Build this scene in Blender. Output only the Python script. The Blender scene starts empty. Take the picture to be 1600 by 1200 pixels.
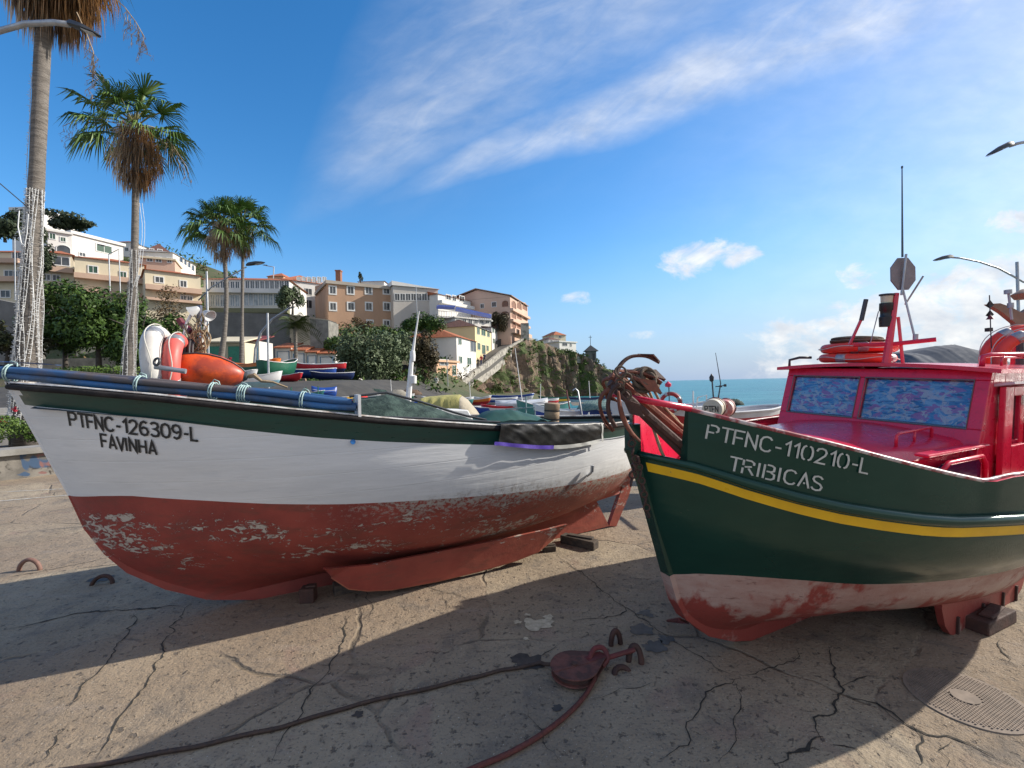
import bpy, math, random
from mathutils import Vector, Matrix, noise as mnoise
from mathutils.bvhtree import BVHTree
R_ = math.radians
random.seed(7)
scene = bpy.context.scene
COL = scene.collection

# ---------------------------------------------------------------- camera
CAMH = 1.8; F = 700.0; ROLL = R_(1.24); CY = 600.8
cam = bpy.data.cameras.new('camera'); camo = bpy.data.objects.new('camera', cam); COL.objects.link(camo)
cam.sensor_width = 36; cam.lens = F/1600*36; cam.clip_end = 30000; cam.clip_start = .05
camo.matrix_world = Matrix.Translation((0, 0, CAMH)) @ Matrix.Rotation(R_(90), 4, 'X') @ Matrix.Rotation(-ROLL, 4, 'Z')
scene.camera = camo

# ---------------------------------------------------------------- light
SUN_AZ = 75.0; SUN_EL = 30.0      # azimuth from +Y towards +X
sd = Vector((math.sin(R_(SUN_AZ))*math.cos(R_(SUN_EL)), math.cos(R_(SUN_AZ))*math.cos(R_(SUN_EL)), math.sin(R_(SUN_EL))))
sl = bpy.data.lights.new('sun', 'SUN'); sl.energy = 4.9; sl.angle = R_(.5); sl.color = (1, .93, .82)
so = bpy.data.objects.new('sun', sl); COL.objects.link(so)
so.rotation_euler = sd.to_track_quat('Z', 'Y').to_euler()
scene.view_settings.view_transform = 'Standard'; scene.view_settings.look = 'None'
scene.view_settings.exposure = 0.4; scene.view_settings.gamma = 1

class NT:
    def __init__(s, tree): s.t = tree; s.n = tree.nodes; s.l = tree.links
    def node(s, typ, **kw):
        n = s.n.new(typ)
        for k, v in kw.items(): setattr(n, k, v)
        return n
    def put(s, sock, v):
        if v is None: return
        if isinstance(v, bpy.types.NodeSocket): s.l.new(v, sock)
        else:
            if sock.type == 'RGBA' and len(v) == 3: v = (*v, 1)
            sock.default_value = v
    def math(s, op, a, b=None, c=None, clamp=False):
        n = s.node('ShaderNodeMath', operation=op, use_clamp=clamp)
        s.put(n.inputs[0], a)
        if b is not None: s.put(n.inputs[1], b)
        if c is not None: s.put(n.inputs[2], c)
        return n.outputs[0]
    def mix(s, f, a, b):
        n = s.node('ShaderNodeMix', data_type='RGBA'); s.put(n.inputs[0], f); s.put(n.inputs[6], a); s.put(n.inputs[7], b)
        return n.outputs[2]
    def ramp(s, v, pts):
        n = s.node('ShaderNodeValToRGB'); s.put(n.inputs[0], v); e = n.color_ramp.elements
        while len(e) < len(pts): e.new(.5)
        for i, (p, c) in enumerate(pts):
            e[i].position = p; e[i].color = (c, c, c, 1) if not hasattr(c, '__len__') else (*c, 1)
        return n.outputs[0]
    def mr(s, v, a, b, c=0., d=1., smooth=False):
        n = s.node('ShaderNodeMapRange'); n.clamp = True
        if smooth: n.interpolation_type = 'SMOOTHSTEP'
        s.put(n.inputs[0], v)
        for i, x in enumerate((a, b, c, d)): s.put(n.inputs[i+1], x)
        return n.outputs[0]
    def noise(s, vec, scale, detail=4, rough=.55, dist=0.):
        n = s.node('ShaderNodeTexNoise'); s.put(n.inputs['Vector'], vec); s.put(n.inputs['Scale'], float(scale))
        s.put(n.inputs['Detail'], float(detail)); s.put(n.inputs['Roughness'], rough); s.put(n.inputs['Distortion'], dist)
        return n.outputs[0]
    def comb(s, x, y, z):
        n = s.node('ShaderNodeCombineXYZ')
        for i, v in enumerate((x, y, z)): s.put(n.inputs[i], v)
        return n.outputs[0]
    def scalev(s, vec, sc):
        n = s.node('ShaderNodeVectorMath', operation='MULTIPLY'); s.put(n.inputs[0], vec); n.inputs[1].default_value = sc
        return n.outputs[0]

def make_world():
    w = bpy.data.worlds.new('World'); scene.world = w; w.use_nodes = True
    T = NT(w.node_tree); T.n.clear()
    out = T.node('ShaderNodeOutputWorld'); bg = T.node('ShaderNodeBackground'); bg.inputs[1].default_value = .10
    T.l.new(bg.outputs[0], out.inputs[0])
    sky = T.node('ShaderNodeTexSky', sky_type='NISHITA'); sky.sun_disc = False
    sky.sun_elevation = R_(SUN_EL); sky.sun_rotation = R_(SUN_AZ); sky.ozone_density = 3.0; sky.dust_density = .6; sky.air_density = 1.0
    tc = T.node('ShaderNodeTexCoord'); sep = T.node('ShaderNodeSeparateXYZ'); T.l.new(tc.outputs['Generated'], sep.inputs[0])
    X, Y, Z = sep.outputs
    yy = T.math('MAXIMUM', Y, .12)
    u = T.math('DIVIDE', X, yy); v = T.math('DIVIDE', Z, yy)
    # cirrus fan
    du = T.math('SUBTRACT', u, -.53); dv = T.math('SUBTRACT', v, .33)
    ang = T.math('MULTIPLY', T.math('ARCTAN2', dv, du), 57.2958/90)
    rad = T.math('SQRT', T.math('ADD', T.math('MULTIPLY', du, du), T.math('MULTIPLY', dv, dv)))
    ca, sa = math.cos(R_(27)), math.sin(R_(27))
    al = T.math('ADD', T.math('MULTIPLY', u, ca), T.math('MULTIPLY', v, sa)); ac = T.math('SUBTRACT', T.math('MULTIPLY', v, ca), T.math('MULTIPLY', u, sa))
    wob = T.noise(T.comb(u, v, 3.), 1.7, 5, .6)
    angw = T.math('ADD', ang, T.math('MULTIPLY', T.math('SUBTRACT', wob, .5), .11))
    ridge = T.math('MULTIPLY', T.ramp(angw, [(0, 0), (.15, .0), (.20, .85), (.235, .8), (.28, .2), (.34, 0)]), T.mr(rad, .2, .62, .1, 1., True))
    prof = T.math('MAXIMUM', ridge, T.ramp(angw, [(0, 0), (.24, .10), (.33, .42), (.44, .60), (.54, .45), (.64, .2), (.78, 0)]))
    soft = T.noise(T.comb(T.math('MULTIPLY', al, .8), T.math('MULTIPLY', ac, 2.1), 0.), 2.6, 8, .56, .35)
    wisps = T.noise(T.comb(T.math('MULTIPLY', al, 1.6), T.math('MULTIPLY', ac, 4.2), 9.), 4., 8, .62, .5)
    tex = T.math('ADD', T.math('MULTIPLY', soft, .72), T.math('MULTIPLY', wisps, .58))
    tex = T.mr(tex, .38, 1.0, 0., 1., True)
    cir = T.math('MULTIPLY', prof, T.math('ADD', T.math('MULTIPLY', tex, .8), .22))
    cir = T.math('MULTIPLY', cir, T.mr(rad, .0, .38, .0, 1.0, True))
    cir = T.math('MULTIPLY', cir, .88, clamp=True)
    # faint veil towards the sun side
    veil = T.math('MULTIPLY', T.mr(u, .0, 1.5, 0., .34, True), T.mr(wisps, .3, .7, .6, 1.))
    # cumulus
    def blob(cx, cy, rx, ry):
        a = T.math('DIVIDE', T.math('SUBTRACT', u, (cx-800)/F), rx/F); b = T.math('DIVIDE', T.math('SUBTRACT', v, (600-cy)/F), ry/F)
        d = T.math('ADD', T.math('MULTIPLY', a, a), T.math('MULTIPLY', b, b))
        return T.mr(d, 0., 1., 1., 0., True)
    bl = None
    for q in [(1080, 414, 72, 44), (1110, 398, 60, 34), (1160, 406, 58, 34), (1345, 444, 62, 34), (1590, 366, 75, 36), (905, 468, 46, 18), (1010, 528, 46, 12)]:
        b = blob(*q)
        if q[0] in (905, 1010): b = T.math('MULTIPLY', b, .62)
        bl = b if bl is None else T.math('MAXIMUM', bl, b)
    # bank: below line v < .05 + slope*u
    top = T.math('ADD', .0, T.math('MULTIPLY', T.math('SUBTRACT', u, .40), .30))
    bank = T.math('MULTIPLY', T.mr(T.math('SUBTRACT', T.math('ADD', top, .09), v), -.02, .07, 0., 1., True), T.mr(u, .38, .62, 0., 1., True))
    cum = T.math('MAXIMUM', bl, T.math('MULTIPLY', bank, .95))
    cn = T.noise(T.comb(u, T.math('MULTIPLY', v, 1.5), 5.), 8.5, 9, .66, .45)
    cumd = T.math('ADD', cum, T.math('MULTIPLY', T.math('SUBTRACT', cn, .5), 2.6))
    cumd = T.math('MULTIPLY', T.mr(cumd, .45, 1.15, 0., 1., True), T.mr(cum, .0, .35))
    # horizon whitening is the sky's own; combine
    k = T.math('MAXIMUM', T.math('MAXIMUM', cir, veil), T.math('MULTIPLY', cumd, .9))
    # unseen bright cloud bank added behind the camera as neutral fill light
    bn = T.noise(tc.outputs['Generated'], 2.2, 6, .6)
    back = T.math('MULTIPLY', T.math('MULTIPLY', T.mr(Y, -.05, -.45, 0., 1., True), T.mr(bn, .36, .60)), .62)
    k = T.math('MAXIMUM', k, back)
    k = T.math('MULTIPLY', k, T.mr(Z, -.01, .02))
    shade = T.noise(T.comb(u, T.math('MULTIPLY', v, 2.2), 15.), 9., 5)
    ccol = T.mix(T.mr(shade, .35, .65), (5.6, 5.9, 6.4), (8.0, 8.0, 7.9))
    ccol = T.mix(T.mr(Y, .0, -.4), ccol, (8.2, 7.3, 6.2))   # warm tint for the added fill cloud, offsets bluish shade
    hsv = T.node('ShaderNodeHueSaturation'); hsv.inputs['Saturation'].default_value = 1.32; hsv.inputs['Value'].default_value = 1.62
    T.l.new(sky.outputs[0], hsv.inputs['Color'])
    base = T.mix(T.mr(Z, -.02, .30, .92, 0., True), hsv.outputs[0], T.mix(T.mr(u, -.5, 1.2), (1.9, 3.3, 5.6), (3.9, 5.0, 6.9)))
    dim = T.mr(u, .1, 1.3, 1., .74); dn = T.node('ShaderNodeVectorMath', operation='SCALE'); T.l.new(base, dn.inputs[0]); T.l.new(dim, dn.inputs['Scale'])
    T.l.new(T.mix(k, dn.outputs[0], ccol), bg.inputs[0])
make_world()

# ---------------------------------------------------------------- helpers
def dirpx(px, py):
    a = (px-800)/F; b = (CY-py)/F
    return Vector((a*math.cos(ROLL)+b*math.sin(ROLL), 1, -a*math.sin(ROLL)+b*math.cos(ROLL)))
def at(px, py, d): return Vector((0, 0, CAMH)) + dirpx(px, py)*d
def gp(px, py, z=0.):
    d = dirpx(px, py); return Vector((0, 0, CAMH)) + d*((z-CAMH)/d.z)
def rnd(a, b): return random.uniform(a, b)
def lerp(a, b, t): return a+(b-a)*t
def interp(x, tab):
    if x <= tab[0][0]: return tab[0][1]
    for (a, p), (b, q) in zip(tab, tab[1:]):
        if x <= b: return lerp(p, q, (x-a)/(b-a))
    return tab[-1][1]
def smooth(a, b, x):
    t = min(1, max(0, (x-a)/(b-a))); return t*t*(3-2*t)

MATS = {}
def mat(name, col, col2=None, rough=.7, metal=0., scale=6., bump=.0, bscale=None, spec=.5, coat=0., grime=0., stretch=None, thr=(.35, .65), det=5):
    if name in MATS: return MATS[name]
    m = bpy.data.materials.new(name); m.use_nodes = True; MATS[name] = m
    T = NT(m.node_tree); b = T.n['Principled BSDF']
    tc = T.node('ShaderNodeTexCoord').outputs['Object']
    if stretch: tc = T.scalev(tc, stretch)
    if col2 is None: col2 = tuple(c*.8 for c in col)
    n = T.noise(tc, scale, det, .6)
    c = T.mix(T.mr(n, thr[0], thr[1]), col, col2)
    if grime:
        n2 = T.noise(tc, scale*4.3, 6, .7)
        c = T.mix(T.mr(n2, .56, .72, 0., grime), c, tuple(x*.35 for x in col))
    T.put(b.inputs['Base Color'], c); b.inputs['Roughness'].default_value = rough
    T.put(b.inputs['Roughness'], T.mr(T.noise(tc, scale*2.7, 3), .3, .7, max(.03, rough-.08), min(1., rough+.08)))
    b.inputs['Metallic'].default_value = metal; b.inputs['Specular IOR Level'].default_value = spec
    b.inputs['Coat Weight'].default_value = coat; b.inputs['Coat Roughness'].default_value = .12
    if bump:
        bn = T.node('ShaderNodeBump'); bn.inputs['Strength'].default_value = 1; bn.inputs['Distance'].default_value = bump
        T.put(bn.inputs['Height'], T.noise(tc, bscale or scale*3, 5, .65)); T.l.new(bn.outputs[0], b.inputs['Normal'])
    return m

def arcmap(f, P0, P1, tot):
    N = 60; P = [f(lerp(P0.x, P1.x, i/N), lerp(P0.y, P1.y, i/N), 0) for i in range(N+1)]; S = [0]
    for a, b in zip(P, P[1:]): S.append(S[-1]+(b-a).length)
    tab = [(s, i/N) for i, s in enumerate(S)]; L = S[-1]
    def g(x):     # text x -> fraction along the line
        s = x/tot*L
        if s > L: return 1+(s-L)/(S[-1]-S[-2])/N
        if s < 0: return s/(S[1]-S[0])/N
        return interp(s, tab)
    return g
class MB:
    def __init__(s): s.v = []; s.f = []; s.m = []; s.mi = 0
    def add(s, vs, fs):
        o = len(s.v); s.v += [Vector(p) for p in vs]; s.f += [tuple(i+o for i in f) for f in fs]; s.m += [s.mi]*len(fs); return s
    def box(s, c, size, rz=0., rx=0., ry=0.):
        M = Matrix.Rotation(rz, 3, 'Z') @ Matrix.Rotation(ry, 3, 'Y') @ Matrix.Rotation(rx, 3, 'X'); c = Vector(c)
        vs = [c + M @ Vector((x*size[0]/2, y*size[1]/2, z*size[2]/2)) for x in (-1, 1) for y in (-1, 1) for z in (-1, 1)]
        return s.add(vs, [(0, 1, 3, 2), (4, 6, 7, 5), (0, 4, 5, 1), (2, 3, 7, 6), (0, 2, 6, 4), (1, 5, 7, 3)])
    def tube(s, path, r, n=8, caps=True, closed=False, flat=1.):
        P = [Vector(p) for p in path]; N = len(P); o = len(s.v); up = None
        for i, p in enumerate(P):
            if closed: d = P[(i+1) % N]-P[i-1]
            else: d = P[min(i+1, N-1)]-P[max(i-1, 0)]
            if d.length < 1e-9: d = Vector((0, 0, 1))
            d.normalize()
            if up is None: up = d.orthogonal()
            up = (up - d*up.dot(d))
            if up.length < 1e-6: up = d.orthogonal()
            up.normalize(); w = d.cross(up)
            rr = r[i] if isinstance(r, (list, tuple)) else r
            for k in range(n):
                a = 2*math.pi*k/n; s.v.append(p + up*math.cos(a)*rr + w*math.sin(a)*rr*flat)
        fs = []
        for i in range(N if closed else N-1):
            j = (i+1) % N
            for k in range(n):
                l = (k+1) % n; fs.append((o+i*n+k, o+i*n+l, o+j*n+l, o+j*n+k))
        if caps and not closed: fs += [tuple(o+k for k in reversed(range(n))), tuple(o+(N-1)*n+k for k in range(n))]
        s.f += fs; s.m += [s.mi]*len(fs); return s
    def lathe(s, prof, c=(0, 0, 0), M=None, n=20):
        M = M or Matrix.Identity(3); c = Vector(c); o = len(s.v)
        for r, z in prof:
            for k in range(n):
                a = 2*math.pi*k/n; s.v.append(c + M @ Vector((r*math.cos(a), r*math.sin(a), z)))
        fs = [(o+i*n+k, o+i*n+(k+1) % n, o+(i+1)*n+(k+1) % n, o+(i+1)*n+k) for i in range(len(prof)-1) for k in range(n)]
        fs += [tuple(o+k for k in reversed(range(n))), tuple(o+(len(prof)-1)*n+k for k in range(n))]
        s.f += fs; s.m += [s.mi]*len(fs); return s
    def grid(s, rows):
        n = len(rows[0]); vs = [p for r in rows for p in r]
        return s.add(vs, [(i*n+j, i*n+j+1, (i+1)*n+j+1, (i+1)*n+j) for i in range(len(rows)-1) for j in range(n-1)])
    def slab(s, poly, off):       # polygon extruded along vector off
        n = len(poly); off = Vector(off); P = [Vector(p) for p in poly]
        return s.add(P+[p+off for p in P], [tuple(range(n))[::-1], tuple(range(n, 2*n))]+[(i, (i+1) % n, n+(i+1) % n, n+i) for i in range(n)])
    def build(s, name, m, parent=None, smooth=False, local=False, bevel=0.):
        me = bpy.data.meshes.new(name)
        off = Vector((0, 0, 0))
        if parent is not None and not local: off = world_loc(parent)
        me.from_pydata([p-off for p in s.v], [], s.f)
        ms = m if isinstance(m, (list, tuple)) else [m]
        for x in ms: me.materials.append(x)
        if len(ms) > 1: me.polygons.foreach_set('material_index', s.m)
        if smooth: me.polygons.foreach_set('use_smooth', [True]*len(s.f))
        me.update()
        o = bpy.data.objects.new(name, me); COL.objects.link(o)
        if parent is not None: o.parent = parent
        if bevel:
            b = o.modifiers.new('bevel', 'BEVEL'); b.width = bevel; b.segments = 2; b.limit_method = 'ANGLE'
        if smooth == 'auto':
            me.set_sharp_from_angle(angle=R_(40))
        return o
def cr(pts, n=6):
    P = [Vector(p) for p in pts]; out = []
    for i in range(len(P)-1):
        p0, p1, p2, p3 = P[max(0, i-1)], P[i], P[i+1], P[min(len(P)-1, i+2)]
        for j in range(n):
            u = j/n; out.append(.5*((2*p1)+(p2-p0)*u+(2*p0-5*p1+4*p2-p3)*u*u+(3*p1-p0-3*p2+p3)*u**3))
    return out+[P[-1]]
def world_loc(o):
    l = Vector(o.location)
    while o.parent: o = o.parent; l += o.location
    return l
def tag(o, label, cat, group=None):
    o['label'] = label; o['category'] = cat
    if group: o['group'] = group
    return o
def thing(name, label, cat, loc=(0, 0, 0), group=None, rot=None):
    o = bpy.data.objects.new(name, None); COL.objects.link(o); o.location = loc; o.empty_display_size = .2
    if rot: o.rotation_euler = rot
    return tag(o, label, cat, group)
def struct(o, kind='structure'): o['kind'] = kind; return o

# ---------------------------------------------------------------- ground
def concrete():
    m = bpy.data.materials.new('concrete'); m.use_nodes = True; T = NT(m.node_tree); b = T.n['Principled BSDF']
    tc = T.node('ShaderNodeTexCoord').outputs['Object']
    base = T.mix(T.mr(T.noise(tc, .7, 5, .6), .35, .65), (.40, .325, .23), (.235, .185, .13))
    wv = T.node('ShaderNodeVectorMath', operation='ADD'); T.l.new(tc, wv.inputs[0]); nz = T.node('ShaderNodeTexNoise'); nz.inputs['Scale'].default_value = 1.6; nz.inputs['Detail'].default_value = 6; T.l.new(tc, nz.inputs['Vector'])
    sc = T.scalev(nz.outputs[1], (.30, .30, 0)); T.l.new(sc, wv.inputs[1])
    vo = T.node('ShaderNodeTexVoronoi'); vo.inputs['Scale'].default_value = .52; T.l.new(wv.outputs[0], vo.inputs['Vector'])
    ve = T.node('ShaderNodeTexVoronoi', feature='DISTANCE_TO_EDGE'); ve.inputs['Scale'].default_value = .52; T.l.new(wv.outputs[0], ve.inputs['Vector'])
    vs = T.node('ShaderNodeSeparateXYZ'); T.l.new(vo.outputs['Color'], vs.inputs[0])
    base = T.mix(T.math('MULTIPLY', T.mr(vs.outputs[0], .3, .7), .5), base, (.26, .19, .135))
    seam = T.mr(ve.outputs['Distance'], .002, .008, 1., 0.); seam = T.math('MULTIPLY', seam, T.mr(T.noise(tc, 1.1, 3), .45, .58))
    base = T.mix(T.math('MULTIPLY', seam, .55), base, (.05, .045, .035))
    base = T.mix(T.mr(T.noise(tc, 3.1, 6, .7, .6), .52, .68, 0., .75), base, (.15, .13, .11))
    base = T.mix(T.mr(T.noise(T.scalev(tc, (.5, 2.2, 1)), 2.0, 5, .7), .58, .7, 0., .6), base, (.33, .27, .22))
    base = T.mix(T.mr(T.noise(tc, 1.3, 4, .6, 1.2), .6, .72, 0., .5), base, (.28, .17, .14))
    base = T.mix(T.mr(T.noise(tc, 55., 3, .6), .56, .66, 0., .65), base, (.10, .09, .08))
    base = T.mix(T.mr(T.noise(tc, 90., 2, .5), .68, .73, 0., .8), base, (.6, .57, .5))
    base = T.mix(T.mr(T.noise(tc, 19., 4, .65), .61, .66, 0., .7), base, (.09, .08, .075))
    T.put(b.inputs['Base Color'], base)
    T.put(b.inputs['Roughness'], T.mr(T.noise(tc, 4., 3), .3, .7, .72, .95)); b.inputs['Specular IOR Level'].default_value = .35
    base = T.mix(T.mr(T.noise(T.scalev(tc, (1, 1.6, 1)), .9, 7, .75, .4), .54, .66, 0., .55), base, (.13, .11, .095))
    base = T.mix(T.mr(T.noise(tc, 2.3, 7, .75, 1.), .60, .68, 0., .45), base, (.46, .41, .31))
    h = T.math('ADD', T.math('MULTIPLY', T.noise(tc, 60., 5, .7), .5), T.math('MULTIPLY', T.noise(tc, 9., 5, .6), 1.2))
    h = T.math('SUBTRACT', h, T.mr(T.noise(tc, 19., 4, .65), .60, .66, 0., .5)); h = T.math('SUBTRACT', h, T.math('MULTIPLY', seam, .8))
    bn = T.node('ShaderNodeBump'); bn.inputs['Strength'].default_value = 1; bn.inputs['Distance'].default_value = .02
    T.put(bn.inputs['Height'], h); T.l.new(bn.outputs[0], b.inputs['Normal'])
    return m
CONC = concrete()
def hgt(X, Y):
    h = 0.
    h += smooth(13, 26, Y)*1.75*smooth(-2, -9, X)
    h += smooth(10, 17, Y)*.5*smooth(-7, -9, X)
    if X > -4: h += smooth(12, 22, Y)*.25*smooth(8, 2, X)
    hill = smooth(50, 64, Y)*smooth(-4, -16, X)*7
    hill += smooth(62, 100, Y)*smooth(0, -70, X)*11 + smooth(-38, -80, X)*smooth(60, 100, Y)*12
    h += hill
    sea = smooth(26, 42, Y)*smooth(4, 9, X) + smooth(8, 22, X-6)*smooth(6, 20, Y)
    h = h - min(1, sea)*4.5
    if Y > 24: h = lerp(h, -4, smooth(1, 9, X-(Y-60)*.28 if Y > 60 else X))
    return h
def build_ground():
    b = MB(); rows = []
    ys = [-30, -12, -4, 0]+[i*.5 for i in range(1, 30)]+[15+i*1.5 for i in range(0, 34)]+[68+i*6 for i in range(0, 16)]
    xs = [-260, -180, -130]+[-100+i*4 for i in range(0, 17)]+[-35+i*1.25 for i in range(0, 60)]+[42, 50, 60, 80, 120, 200]
    for y in ys: rows.append([Vector((x, y, hgt(x, y)+(.0 if y < 12 else .12*mnoise.noise(Vector((x*.4, y*.4, 0)))))) for x in xs])
    b.grid(rows)
    G = mat('dry_earth_green', (.10, .085, .05), (.05, .075, .025), .95, scale=.8, bump=.1, grime=.3)
    for i, f in enumerate(b.f):
        y = sum(b.v[k].y for k in f)/4; x = sum(b.v[k].x for k in f)/4
        b.m[i] = 1 if y > 42 else 2 if (y > 14 and x < 2) else 0
    struct(b.build('ground', [CONC, G, mat('quay_asphalt', (.075, .07, .062), (.045, .043, .04), .95, scale=1.3, grime=.4)], smooth=True))
build_ground()
def sea():
    m = bpy.data.materials.new('sea_water'); m.use_nodes = True; T = NT(m.node_tree); b = T.n['Principled BSDF']
    tc = T.node('ShaderNodeTexCoord').outputs['Object']
    n = T.noise(T.scalev(tc, (.35, 1., 1.)), .22, 8, .72, .5)
    big = T.noise(T.scalev(tc, (.2, 1., 1.)), .012, 4, .6)
    c = T.mix(T.mr(big, .35, .65), (.018, .17, .19), (.02, .12, .17))
    c = T.mix(T.mr(n, .40, .60), c, (.07, .27, .29))
    c = T.mix(T.mr(n, .655, .70), c, (.55, .6, .62))
    T.put(b.inputs['Base Color'], c); b.inputs['Roughness'].default_value = .32; b.inputs['Specular IOR Level'].default_value = .3
    bn = T.node('ShaderNodeBump'); bn.inputs['Strength'].default_value = 1.; bn.inputs['Distance'].default_value = .6
    T.put(bn.inputs['Height'], n); T.l.new(bn.outputs[0], b.inputs['Normal'])
    o = MB(); o.grid([[Vector((x, y, -1.3)) for x in (-9000, -300, 0, 300, 3000, 12000)] for y in (15, 60, 300, 2000, 14000)])
    struct(o.build('sea', m))
sea()
# distant headland
def headland():
    b = MB(); rows = []
    prof = [(-.2, 0), (.02, 0), (.1, 14), (.2, 26), (.3, 34), (.42, 41), (.5, 39), (.58, 40), (.66, 38), (.8, 44), (1, 50), (1.3, 52), (1.7, 40), (2., 0)]
    for j, (yo, k) in enumerate([(0, 0.), (60, .5), (110, .85), (160, 1.), (350, .9), (700, 0.)]):
        row = []
        for i in range(80):
            t = -.2+2.2*i/79; px = 1430+t*105
            h = interp(t, prof)*1500/F*k*1.04 + (1.2*mnoise.noise(Vector((i*.8, 0, 0))) if 0 < k else 0)
            p = at(px, 600, 1500); row.append(Vector((p.x, 1500+yo+0, -3+h)))
        rows.append(row)
    b.grid(rows); struct(b.build('far_headland', mat('far_rock', (.085, .095, .115), (.07, .08, .10), .95, scale=.02), smooth=True))
headland()

# cracks and marks in the slipway
def ribbon_ground(b, pts, w, jag=.012, z=.004, taper=True):
    P = []
    for a, c in zip(pts, pts[1:]):
        n = max(2, int((c-a).length/.035))
        for i in range(n): P.append(a.lerp(c, i/n))
    P.append(pts[-1]); L = []; Rr = []
    for i, p in enumerate(P):
        d = (P[min(i+1, len(P)-1)]-P[max(0, i-1)]).normalized(); s = Vector((-d.y, d.x, 0))
        q = p + s*(mnoise.noise(p*7)*jag*2.4+mnoise.noise(p*29)*jag*1.2)
        ww = w*(.35+1.3*abs(mnoise.noise(p*13+Vector((5, 0, 0)))))*(min(1, (len(P)-1-i)/6, (i+1)/6) if taper else 1)
        L.append(Vector((q.x+s.x*ww, q.y+s.y*ww, z))); Rr.append(Vector((q.x-s.x*ww, q.y-s.y*ww, z)))
    b.grid([L, Rr])
def cracks():
    C = [([(0, 988), (60, 975), (120, 960), (215, 953), (290, 946)], .008), ([(215, 958), (205, 985), (175, 1020), (150, 1055), (120, 1085), (90, 1125)], .005),
         ([(300, 942), (280, 965), (265, 995), (250, 1030), (230, 1070), (195, 1115), (150, 1185), (140, 1198)], .005),
         ([(545, 962), (535, 1000), (530, 1015), (500, 1060), (470, 1115), (445, 1150), (430, 1198)], .005), ([(690, 925), (700, 950), (697, 963)], .004),
         ([(870, 868), (920, 905), (950, 930), (990, 960), (1035, 990), (1080, 1020), (1152, 1060)], .004),
         ([(1155, 1060), (1110, 1080), (1090, 1105), (1075, 1140), (1072, 1165), (1030, 1190)], .0045), ([(1155, 1060), (1200, 1045), (1240, 1035), (1243, 1010)], .004),
         ([(1290, 1010), (1305, 1060), (1320, 1085), (1300, 1115), (1275, 1125), (1275, 1140), (1295, 1160)], .007),
         ([(1320, 1085), (1370, 1100), (1430, 1140), (1500, 1160), (1597, 1200)], .009), ([(1295, 1160), (1240, 1175), (1205, 1199)], .012),
         ([(1430, 1140), (1445, 1170), (1435, 1199)], .012), ([(1400, 1060), (1480, 1052), (1530, 1065), (1599, 1100)], .006),
         ([(970, 935), (975, 955), (945, 968), (900, 970), (890, 980)], .004), ([(830, 1040), (870, 1010), (890, 1000)], .003), ([(820, 1105), (850, 1160), (880, 1199)], .003),
         ([(925, 1100), (980, 1075), (1040, 1070)], .0025), ([(0, 905), (60, 895), (180, 870)], .005), ([(640, 905), (690, 925), (760, 940)], .003), ([(1240, 1110), (1300, 1115)], .003), ([(1300, 1160), (1340, 1172), (1360, 1199)], .008), ([(1370, 1100), (1400, 1130), (1440, 1142)], .006), ([(1480, 1199), (1470, 1175), (1500, 1160)], .006), ([(1560, 1000), (1575, 1035), (1599, 1050)], .005), ([(1310, 1075), (1350, 1062), (1400, 1060)], .005), ([(560, 915), (580, 950), (575, 980)], .003), ([(60, 1199), (95, 1150), (120, 1120)], .004), ([(690, 1060), (735, 1075), (760, 1110)], .002), ([(1120, 1199), (1150, 1150), (1155, 1060)], .003)]
    b = MB()
    for px, w in C: ribbon_ground(b, [gp(*p) for p in px], w*1.25, jag=.018)
    struct(b.build('pavement_crack', mat('crack_dark', (.022, .02, .018), (.05, .045, .035), .98, scale=30)))
    b = MB()   # pale paint line at the far left and pale plaster patches
    ribbon_ground(b, [gp(-120, 792), gp(0, 784), (gp(105, 775))], .035, .004, z=.006, taper=False)
    ribbon_ground(b, [gp(-120, 775), gp(0, 770), (gp(100, 765))], .02, .004, z=.006, taper=False)
    struct(b.build('painted_line', mat('worn_white_line', (.62, .6, .55), (.4, .37, .32), .9, scale=4)))
    b = MB()
    def splat(c, r, k=28, z=.005, sd=0):
        vs = [Vector((c.x, c.y, z))]
        for i in range(k):
            a = 2*math.pi*i/k; rr = r*(.72+.55*mnoise.noise(Vector((math.cos(a)*1.6+sd, math.sin(a)*1.6, sd)))+.25*mnoise.noise(Vector((math.cos(a)*5+sd, math.sin(a)*5, sd))))
            vs.append(Vector((c.x+math.cos(a)*rr*1.25, c.y+math.sin(a)*rr, z)))
        b.add(vs, [(0, i+1, (i+1) % k+1) for i in range(k)])
    for q, r in [((835, 976), .11), ((808, 974), .035), ((824, 962), .028), ((822, 1000), .022), ((857, 965), .04)]: splat(gp(*q), r, sd=q[0])
    struct(b.build('plaster_patch', mat('pale_plaster', (.62, .54, .40), (.42, .36, .26), .95, scale=25, bump=.01)))
    b = MB()
    for q, r in [((825, 1035), .10), ((560, 1118), .035), ((872, 1108), .03), ((1000, 985), .10), ((1022, 1010), .09), ((160, 905), .12), ((1010, 960), .06), ((1040, 1000), .07)]: splat(gp(*q), r, z=.0045, sd=q[0]*.7)
    struct(b.build('oil_stain', mat('oil_dark', (.03, .028, .027), (.07, .063, .055), .55, scale=12)))
cracks()

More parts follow.
